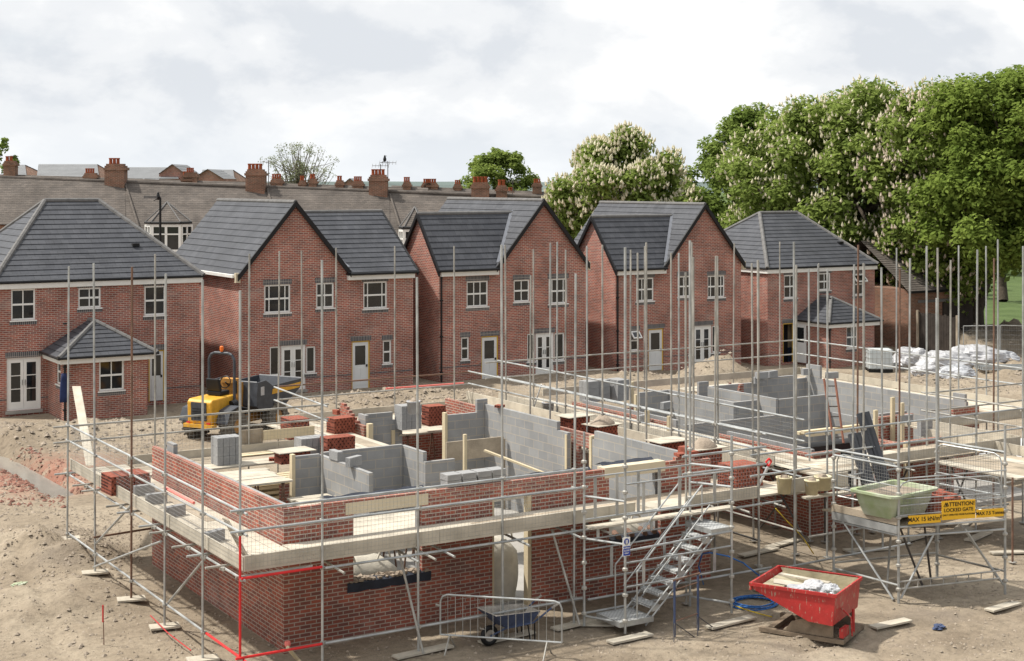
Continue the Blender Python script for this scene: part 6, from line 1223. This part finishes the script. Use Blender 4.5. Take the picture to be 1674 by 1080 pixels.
# buckets and tubs
def bucket(p, label, m_='plastic', fill='sand', h=.34, r0=.15, r1=.18, handle=True):
    r = thing('bucket', label, 'bucket', p); o = MB().lathe((0, 0, 0), [(r0, 0), (r1, h-.03), (r1+.012, h-.03), (r1+.012, h), (r1-.015, h), (r1-.03, h-.06)], 18).build('pail', m_, r, local=True, smooth=True); MB().lathe((0, 0, 0), [(r1-.02, h-.06), (.06, h-.02+.06)], 12).build('contents', fill, r, local=True)
    if handle: MB().path([(-(r1+.01), 0, h-.05)]+[(math.cos(a)*(r1+.03), -.06*math.sin(a), h-.05-.12*math.sin(a)) for a in (2.6, 2.0, 1.57, 1.1, .5)]+[(r1+.01, 0, h-.05)], .006, 5).build('handle', 'galv', r, local=True)
    return r
MAT['cream'] = mat('cream_plastic', (.62, .55, .36), .5, .15, 5)
zd = DECK+.045
bucket(P(896, 676, zd), 'white bucket with brown scraps behind the big block wall'); bucket(P(1282, 806, zd), 'cream bucket with a white paper on the link deck', 'cream', h=.36, r0=.14, r1=.17); bucket(P(676, 676, 2.72), 'white bucket on top of the grey block stack at the back'); bucket(P(1327, 808, zd), 'pale mortar splashed bucket beside the loading platform', 'cream', h=.32, r0=.13, r1=.155); bucket(P(1000, 715, zd), 'black rubber bucket on the right deck', 'black', 'black', .36, .16, .18)
bucket(P(1345, 800, zd), 'crusted cream tub of mortar left of the green tub', 'cream', 'sand', .30, .17, .19); bucket(P(1290, 592, -.5), 'blue plastic barrel in the open doorway of the right house', 'bluepaint', 'black', .8, .28, .28, False)
# white pole leaning on the big block wall, red and white marker, red pole, pins
m = MB(); a, b = P(869, 677, zd), P(885, 628, 3.0); m.tube(a, b, .02, 8); tag(m.build('white_pole', 'upvc'), 'thin white pole leaning against the rails of the right deck', 'pole')
m = MB(); a, b = P(1238, 797, zd), P(1256, 762, 2.55); m.tube(a, b, .03, 8); o = m.build('marker_rod', 'plastic'); tag(o, 'white shovel shaft with a red grip leaning at the link deck corner', 'shovel'); q = MB(); q.path([b, b+Vector((-.07, 0, .1)), b+Vector((.02, 0, .17)), b+Vector((.09, 0, .1)), b], .022, 6); g = q.build('grip', 'redpaint', o)
MAT['salmon'] = mat('salmon_rail', (.75, .20, .17), .5, .1, 3)
m = MB(); m.tube((XL+.06, Yl(265, XL), 2.78), (XL+.06, Yl(312, XL), 2.78), .03, 8); tag(m.build('plastic_sleeve', 'salmon'), 'salmon pink plastic sleeve on the left guard rail', 'sleeve')
m = MB(); m.tube(P(631, 635, 1.2), P(758, 626, 1.2), .035, 8); tag(m.build('marker_rail', 'salmon'), 'long pink rail across the back in front of the middle houses', 'rail')
p, q = P(170, 1055), P(160, 980, .42); MAT['redwire'] = mat('red_wire', (.45, .03, .03), .6, .2, 5); m = MB(); m.tube(p, (p.x-.02, p.y, .75), .009, 6); o = m.build('steel_pin', 'rust'); tag(o, 'thin rusty pin with a red top in the soil at lower left', 'pin'); m = MB(); m.tube((p.x-.02, p.y, .45), (p.x-.02, p.y, .77), .016, 6); m.build('red_cap', 'redwire', o)
m = MB(); m.path([P(246, 1006, .15), P(275, 1035, .12), P(312, 1063, .1)], .011, 6); tag(m.build('red_bar', 'redwire'), 'red bent bar on the ground beside the sole boards at lower left', 'bar')
m = MB(); m.path([P(470, 1058, .45), P(487, 1078, .1), P(498, 1092, .0)], .035, 8); o = m.build('pickaxe', 'newwood'); tag(o, 'wooden tool handle with a pink end leaning by the brick corner', 'tool'); q = MB().lathe(P(470, 1056, .42), [(.05, 0), (.06, .04), (.05, .09)], 10); q.build('end_cap', 'salmon', o)
# plank leaning at the far left corner, dark blue coat on the porch pipe
a, b = P(148, 760, DECK), P(125, 631, 3.45); d_ = b-a; M3 = Matrix((Vector((RT[0], RT[1], 0)), Vector((FW[0], FW[1], 0)), Vector((0, 0, 1)))).transposed(); m = MB(); k = Vector((RT[0], RT[1], 0))*.11; f_ = Vector((FW[0], FW[1], 0))*.02; m.hexa([a-k-f_, a+k-f_, a+k+f_, a-k+f_, b-k-f_, b+k-f_, b+k+f_, b-k+f_]); tag(m.build('leaning_board', 'plank'), 'long pale board leaning at the far left corner of the scaffold', 'board')
p = P(106, 640, 0); p = Vector((15.0, 55.78, 1.0)); m = MB()
for j in range(7):
    z = .75+1.05*j/6; w = .16-.06*(j/6)**2
    for i in range(10): a = 6.283*i/10; m.v.append((p.x+w*math.cos(a)*(1+.2*mn.noise((i, j, 1))), p.y-.06+.1*math.sin(a), z))
m.f = [(j*10+i, j*10+(i+1) % 10, (j+1)*10+(i+1) % 10, (j+1)*10+i) for j in range(6) for i in range(10)]+[tuple(range(60, 70)), tuple(reversed(range(10)))]; MAT['navy'] = mat('navy_cloth', (.02, .03, .09), .9, .3, 6); tag(m.build('work_coat', 'navy', smooth=True), 'dark navy coat hanging on the black pipe of the left porch', 'coat')
# site dumper
p = P(357, 718); r = local('site_dumper', 'yellow site dumper with dark tipping skip, roll bar and orange beacon', 'dumper', Vector((p.x, p.y+.3, ground(p.x, p.y)-.05)), math.radians(31))
MAT['yellow'] = mat('dumper_yellow', (.62, .33, .03), .5, .22, 5, .05, 20, spec=.4); MAT['darkgrey'] = mat('dark_grey_paint', (.055, .06, .07), .5, .3, 4, .1, 20); MAT['tyre'] = mat('muddy_tyre', (.13, .115, .095), .95, .3, 6, .5, 14); MAT['beacon'] = mat('orange_beacon', (.75, .16, .02), .3, .1, 4); MAT['dyellow'] = mat('dirty_orange_metal', (.42, .21, .05), .7, .3, 5)
def wheel(x, y, R_, w):
    m = MB(); N = 26; prof = [(R_*.45, -w/2), (R_*.9, -w/2), (R_, -w*.3), (R_, w*.3), (R_*.9, w/2), (R_*.45, w/2)]; k = len(prof)
    for i in range(N):
        a = 6.283*i/N
        for rr_, yy in prof: m.v.append((x+rr_*math.cos(a), y+yy, R_+rr_*math.sin(a)))
    m.f = [(i*k+j, ((i+1) % N)*k+j, ((i+1) % N)*k+(j+1) % k, i*k+(j+1) % k) for i in range(N) for j in range(k)]
    for i in range(16):
        for s in (-1, 1):
            a = 6.283*(i+(.5 if s > 0 else 0))/16; c = Vector((x+R_*math.cos(a), y+s*w*.24, R_+R_*math.sin(a))); t_ = Vector((-math.sin(a), 0, math.cos(a))); rd = Vector((math.cos(a), 0, math.sin(a))); ax = (Vector((0, s, 0))+t_*.7).normalized(); m.obox(c, (w*.52, .07, .07), Matrix((ax, rd, ax.cross(rd))).transposed())
    o = m.build('wheel', 'tyre', r, local=True); m = MB(); m.tube((x, y-w*.3, R_), (x, y+w*.3, R_), R_*.5, 18); m.build('rim', 'dyellow', o, local=True)
for x, y in ((0, -.8), (0, .8), (2.3, -.85), (2.3, .85)): wheel(x, y, .56, .42)
m = MB(); m.prism([(-.85, .68), (-.88, 1.42), (-.78, 1.52), (.45, 1.56), (.55, 1.0), (.3, .68)], -.52, .52, 'y'); o = m.build('engine_cover', 'yellow', r, local=True); bv = o.modifiers.new('b', 'BEVEL'); bv.width = .05; bv.segments = 3
m = MB(); m.hexa([(-.90, -.32, .80), (-.84, -.32, .80), (-.84, .32, .80), (-.90, .32, .80), (-.915, -.32, 1.42), (-.85, -.32, 1.42), (-.85, .32, 1.42), (-.915, .32, 1.42)])
g = m.build('grille', 'darkgrey', r, local=True); m = MB()
for k in range(4): m.box(-.925, -.26, .90+.10*k, -.905, .26, .925+.10*k)
m.build('louvre', 'black', g, local=True)
m = MB(); m.box(-.95, -.62, .56, -.7, .62, .68); m.build('bumper', 'yellow', r, local=True)
for s in (-1, 1):
    m = MB(); m.path([(.0-.62, s*.8, .75), (-.45, s*.8, 1.12), (0, s*.8, 1.25), (.45, s*.8, 1.12), (.62, s*.8, .8)], .0001, 3); m = MB(); pp = [(-.66, .72), (-.48, 1.12), (0, 1.24), (.48, 1.12), (.62, .9)]
    for (x0, z0), (x1, z1) in zip(pp, pp[1:]): m.hexa([(x0, s*.8-.24, z0-.02), (x1, s*.8-.24, z1-.02), (x1, s*.8+.24, z1-.02), (x0, s*.8+.24, z0-.02), (x0, s*.8-.24, z0+.02), (x1, s*.8-.24, z1+.02), (x1, s*.8+.24, z1+.02), (x0, s*.8+.24, z0+.02)])
    m.build('mudguard', 'darkgrey', r, local=True)
m = MB(); m.path([(.35, -.55, 1.0), (.35, -.55, 2.75), (.35, -.45, 2.92), (.35, -.3, 2.98), (.35, .3, 2.98), (.35, .45, 2.92), (.35, .55, 2.75), (.35, .55, 1.0)], .05, 10); rb = m.build('roll_bar', 'darkgrey', r, local=True)
m = MB().lathe((.35, 0, 3.03), [(.05, 0), (.05, .04), (.07, .05), (.065, .17), (.03, .2)], 12); m.build('beacon', 'beacon', rb, local=True)
m = MB(); m.box(-.1, -.3, 1.56, .42, .3, 1.72); m.hexa([(-.12, -.3, 1.72), (.02, -.3, 1.72), (.02, .3, 1.72), (-.12, .3, 1.72), (-.2, -.28, 2.15), (-.08, -.28, 2.15), (-.08, .28, 2.15), (-.2, .28, 2.15)]); o = m.build('seat', 'black', r, local=True); bv = o.modifiers.new('b', 'BEVEL'); bv.width = .04; bv.segments = 2
m = MB(); m.box(.75, -.4, 1.0, 1.05, .4, 1.9); m.box(.68, -.32, 1.9, 1.0, .32, 2.05); m.build('console', 'dyellow', r, local=True)
m = MB(); N = 18; m.path([(.55+.05*math.cos(6.283*i/N), .22*math.sin(6.283*i/N), 1.95+.2*math.cos(6.283*i/N)) for i in range(N+1)], .018, 6); m.tube((.55, 0, 1.95), (.75, 0, 1.8), .025); m.build('steering_wheel', 'black', r, local=True)
m = MB(); m.box(.3, -.35, .45, 2.7, .35, .75); m.box(2.1, -.6, .45, 2.5, .6, .7); m.build('chassis', 'dyellow', r, local=True)
sp = [(1.0, 1.1), (1.08, 1.92), (1.55, 1.95), (1.95, 1.72), (3.75, 1.78), (3.6, 1.45), (2.6, .9), (1.35, .86)]
m = MB()
for y0, y1 in ((-1.0, -.95), (.95, 1.0)): m.prism(sp, y0, y1, 'y')
for (x0, z0), (x1, z1) in list(zip(sp, sp[1:]+sp[:1])):
    if (x0, z0) in ((1.55, 1.95), (1.95, 1.72), (1.08, 1.92)): continue
    m.hexa([(x0, -.95, z0), (x1, -.95, z1), (x1, .95, z1), (x0, .95, z0), (x0+.03, -.95, z0+.03), (x1+.03, -.95, z1+.03), (x1+.03, .95, z1+.03), (x0+.03, .95, z0+.03)])
sk = m.build('skip', 'darkgrey', r, local=True)
m = MB(); m.prism([(1.95, 1.60), (3.64, 1.66), (3.55, 1.47), (1.9, 1.42)], -1.014, -1.001, 'y'); m.build('yellow_stripe', 'yellow', sk, local=True); box(1.25, -1.012, 1.45, 1.45, -1.001, 1.75).build('sticker', 'plastic', sk, local=True)
m = MB(); m.path([(.5, -.3, .9), (.7, -.45, 1.2), (.9, -.4, .8), (1.1, -.3, .9)], .025, 6); m.path([(.5, .2, 1.0), (.75, .1, 1.35), (1.0, .2, 1.1)], .02, 6); m.tube((.62, -.42, 1.56), (.62, -.42, 2.0), .03, 8); m.build('hydraulic_hose', 'black', r, local=True); box(-.925, -.5, .70, -.90, -.36, .76).build('tail_lamp', 'redpaint', r, local=True); box(-.925, .36, .70, -.90, .5, .76).build('tail_lamp', 'redpaint', r, local=True)
MB().tube((.1, -.6, 1.25), (.35, -.62, 1.28), .14, 14).build('air_filter', 'black', r, local=True)
# water tank, wrapped pallets and steel on the right
p = P(1437, 605, -.45); r = local('water_tank', 'white cube water tank in a wire cage beside the right porch', 'tank', Vector((p.x, p.y, ground(p.x, p.y)-.02)), math.radians(-35)); MAT['tank'] = mat('milky_plastic', (.58, .63, .64), .35, .06, 3, spec=.5)
o = box(-.57, -.47, .15, .57, .47, 1.12).build('bottle', 'tank', r, local=True); bv = o.modifiers.new('b', 'BEVEL'); bv.width = .06; bv.segments = 3
m = MB()
for z in (.2, .45, .7, .95, 1.1): m.path([(-.6, -.5, z), (.6, -.5, z), (.6, .5, z), (-.6, .5, z), (-.6, -.5, z)], .010, 5)
for k in range(7):
    t = -.6+1.2*k/6; m.tube((t, -.5, .15), (t, -.5, 1.12), .008, 5); m.tube((t, .5, .15), (t, .5, 1.12), .008, 5)
for k in range(5): t = -.5+k/4; m.tube((-.6, t, .15), (-.6, t, 1.12), .008, 5); m.tube((.6, t, .15), (.6, t, 1.12), .008, 5)
m.build('cage', 'galv', r, local=True); m = MB()
for y in (-.42, 0, .42): m.box(-.58, y-.06, 0, .58, y+.06, .1)
m.box(-.6, -.5, .1, .6, .5, .145); m.build('pallet', 'black', r, local=True)
for i, (px, py, s, sd_, mt, lab) in enumerate(((1490, 600, (1.0, .7, .75), 2, 'plastic', 'white wrapped pallet to the right of the water tank'), (1545, 610, (1.3, .9, .6), 5, 'plastic', 'tall heap of white wrapped material right of the tank'), (1590, 606, (1.6, 1.0, .65), 8, 'plastic', 'long white wrapped bundle under plastic sheeting'), (1562, 622, (.9, .7, .4), 11, 'plasticgrey', 'crumpled grey plastic in front of the white bundle'), (1632, 602, (1.0, .8, .5), 14, 'plasticgrey', 'grey wrapped pallet at the right edge of the material dump'), (1510, 613, (.7, .5, .3), 17, 'plastic', 'small crumpled white sheet between tank and bundles'))):
    p = P(px, py, -.4); crumple(Vector((p.x, p.y, ground(p.x, p.y)+s[2]*.5)), s, sd_, mt, 'wrapped_material', lab, -.4, 'wrapped pallet', .28)
p = P(1650, 617, -.3); r = local('steel_lintels', 'shiny bundle of galvanised steel lintels at the right edge', 'lintel stack', Vector((p.x, p.y, ground(p.x, p.y))), -.45)
for k in range(5): m = MB(); m.prism([(-.09, 0), (.09, 0), (.09, .015), (.03, .03), (.03, .15), (-.03, .15), (-.03, .03), (-.09, .015)], -1.5, 1.5, 'y'); m.v = [(y, x+(k-2)*.22, z+.1) for x, y, z in m.v]; m.build('lintel', 'galv', r, local=True)
m = MB(); m.box(-1.2, -.6, 0, -1.1, .6, .1); m.box(1.1, -.6, 0, 1.2, .6, .1); m.build('bearer', 'plankold', r, local=True)
# ---------------------------------------------------------------- right background: old building, fence, site mesh fence
d_ = 82; q0 = at(1428, 77, 0); r = thing('old_house', 'old brown brick outbuilding with a stone tiled roof beside the right house', 'house', q0)
x0, x1, y0, y1 = 60.6, 65.6, 57.5, 65; zb_ = -.6; ze = 3.1; zt = 5.6
m = MB(); m.box(x0, y0, zb_, x1, y1, ze); m.build('wall', 'brick_old', r)
m = MB(); e_ = .35; ym = (y0+y1)/2; roof_plane(m, [(x0-e_, y0-e_, ze-.1), (x1+e_, y0-e_, ze-.1), (x1-2.3, ym, zt), (x0+.2, ym, zt)], .2, .02); roof_plane(m, [(x1+e_, y1+e_, ze-.1), (x0-e_, y1+e_, ze-.1), (x0+.2, ym, zt), (x1-2.3, ym, zt)], .2, .02); roof_plane(m, [(x1+e_, y0-e_, ze-.1), (x1+e_, y1+e_, ze-.1), (x1-2.3, ym, zt)], .2, .02); m.build('roof', 'terrtile', r)
m = MB(); m.tube((x0-e_, y0-e_-.05, ze-.12), (x1+e_, y0-e_-.05, ze-.12), .07, 8); m.build('gutter', 'black', r); box(x0+.7, y0-.06, 2.35, x1-.2, y0-.003, 2.5).build('band', 'ridge', r); box(x0+2.6, y0-.12, zb_, x1-.1, y0-.004, 2.3).build('timber_panel', 'darkwood', r) if 'darkwood' in MAT else (MAT.__setitem__('darkwood', mat('dark_fence', (.045, .036, .03), .9, .35, 3, .3, 12)), box(x0+2.6, y0-.12, zb_, x1-.1, y0-.004, 2.3).build('timber_panel', 'darkwood', r))
def fence(px0, px1, d0, d1, zt, label):
    a, b = at(px0, d0, 0), at(px1, d1, 0); d = b-a; n = int(d.length/.16); u = d.normalized(); r = thing('wooden_fence', label, 'fence', (a+b)/2); nn = Vector((-u.y, u.x, 0)); pl = MB()
    for i in range(n):
        c = a+u*(i+.5)*.16; z = ground(c.x, c.y); h = zt+RND.uniform(-.03, .03); pl.hexa([c-u*.074-nn*.012+Vector((0, 0, z)), c+u*.074-nn*.012+Vector((0, 0, z)), c+u*.074+nn*.012+Vector((0, 0, z)), c-u*.074+nn*.012+Vector((0, 0, z)), c-u*.074-nn*.012+Vector((0, 0, z+h)), c+u*.074-nn*.012+Vector((0, 0, z+h)), c+u*.074+nn*.012+Vector((0, 0, z+h)), c-u*.074+nn*.012+Vector((0, 0, z+h))])
    pl.build('board_panel', 'darkwood', r)
    for k in range(int(d.length/2.4)+1): c = a+u*(k*2.4+.05); z = ground(c.x, c.y); MB().obox(c-nn*.08+Vector((0, 0, z+zt/2)), (.11, .11, zt+.1), Matrix((u, nn, Vector((0, 0, 1)))).transposed()).build('post', 'plankold', r)
fence(1500, 1572, 80, 78, 2.0, 'dark close boarded wooden fence under the chestnut trees')
def heras(px0, px1, d0, d1, label):
    a, b = at(px0, d0, 0), at(px1, d1, 0); a.z, b.z = ground(a.x, a.y), ground(b.x, b.y); r = thing('mesh_fence_panel', label, 'fence', (a+b)/2); u = Vector((0, 0, 1)); m = MB(); m.path([a+u*.1, a+u*2, b+u*2, b+u*.1, a+u*.1], .021, 6); o = m.build('frame', 'galv', r); w = MB()
    for i in range(1, 24): p = a.lerp(b, i/24); w.tube(p+u*.1, p+u*2, .003, 3, cap=False)
    for k in range(1, 8): z = .1+1.9*k/8; w.tube(a+u*z, b+u*z, .003, 3, cap=False)
    w.build('mesh_infill', 'mesh', o)
heras(1575, 1634, 76, 75.5, 'thin steel mesh fence panel in front of the park trees'); heras(1636, 1705, 75.5, 75, 'thin steel mesh fence panel at the right picture edge')
# ragged rubbish: green string and blue rag on the soil
for (px, py, mt, lab) in ((1535, 1028, 'bluepaint', 'scrap of blue grey plastic on the soil below the loading platform'), (30, 963, 'tubgreen', 'scrap of green plastic on the soil mound at lower left')):
    p = P(px, py); crumple(Vector((p.x, p.y, ground(p.x, p.y)+.03)), (.16, .09, .035), px, mt, 'plastic_scrap', lab, .5, 'scrap', .6)
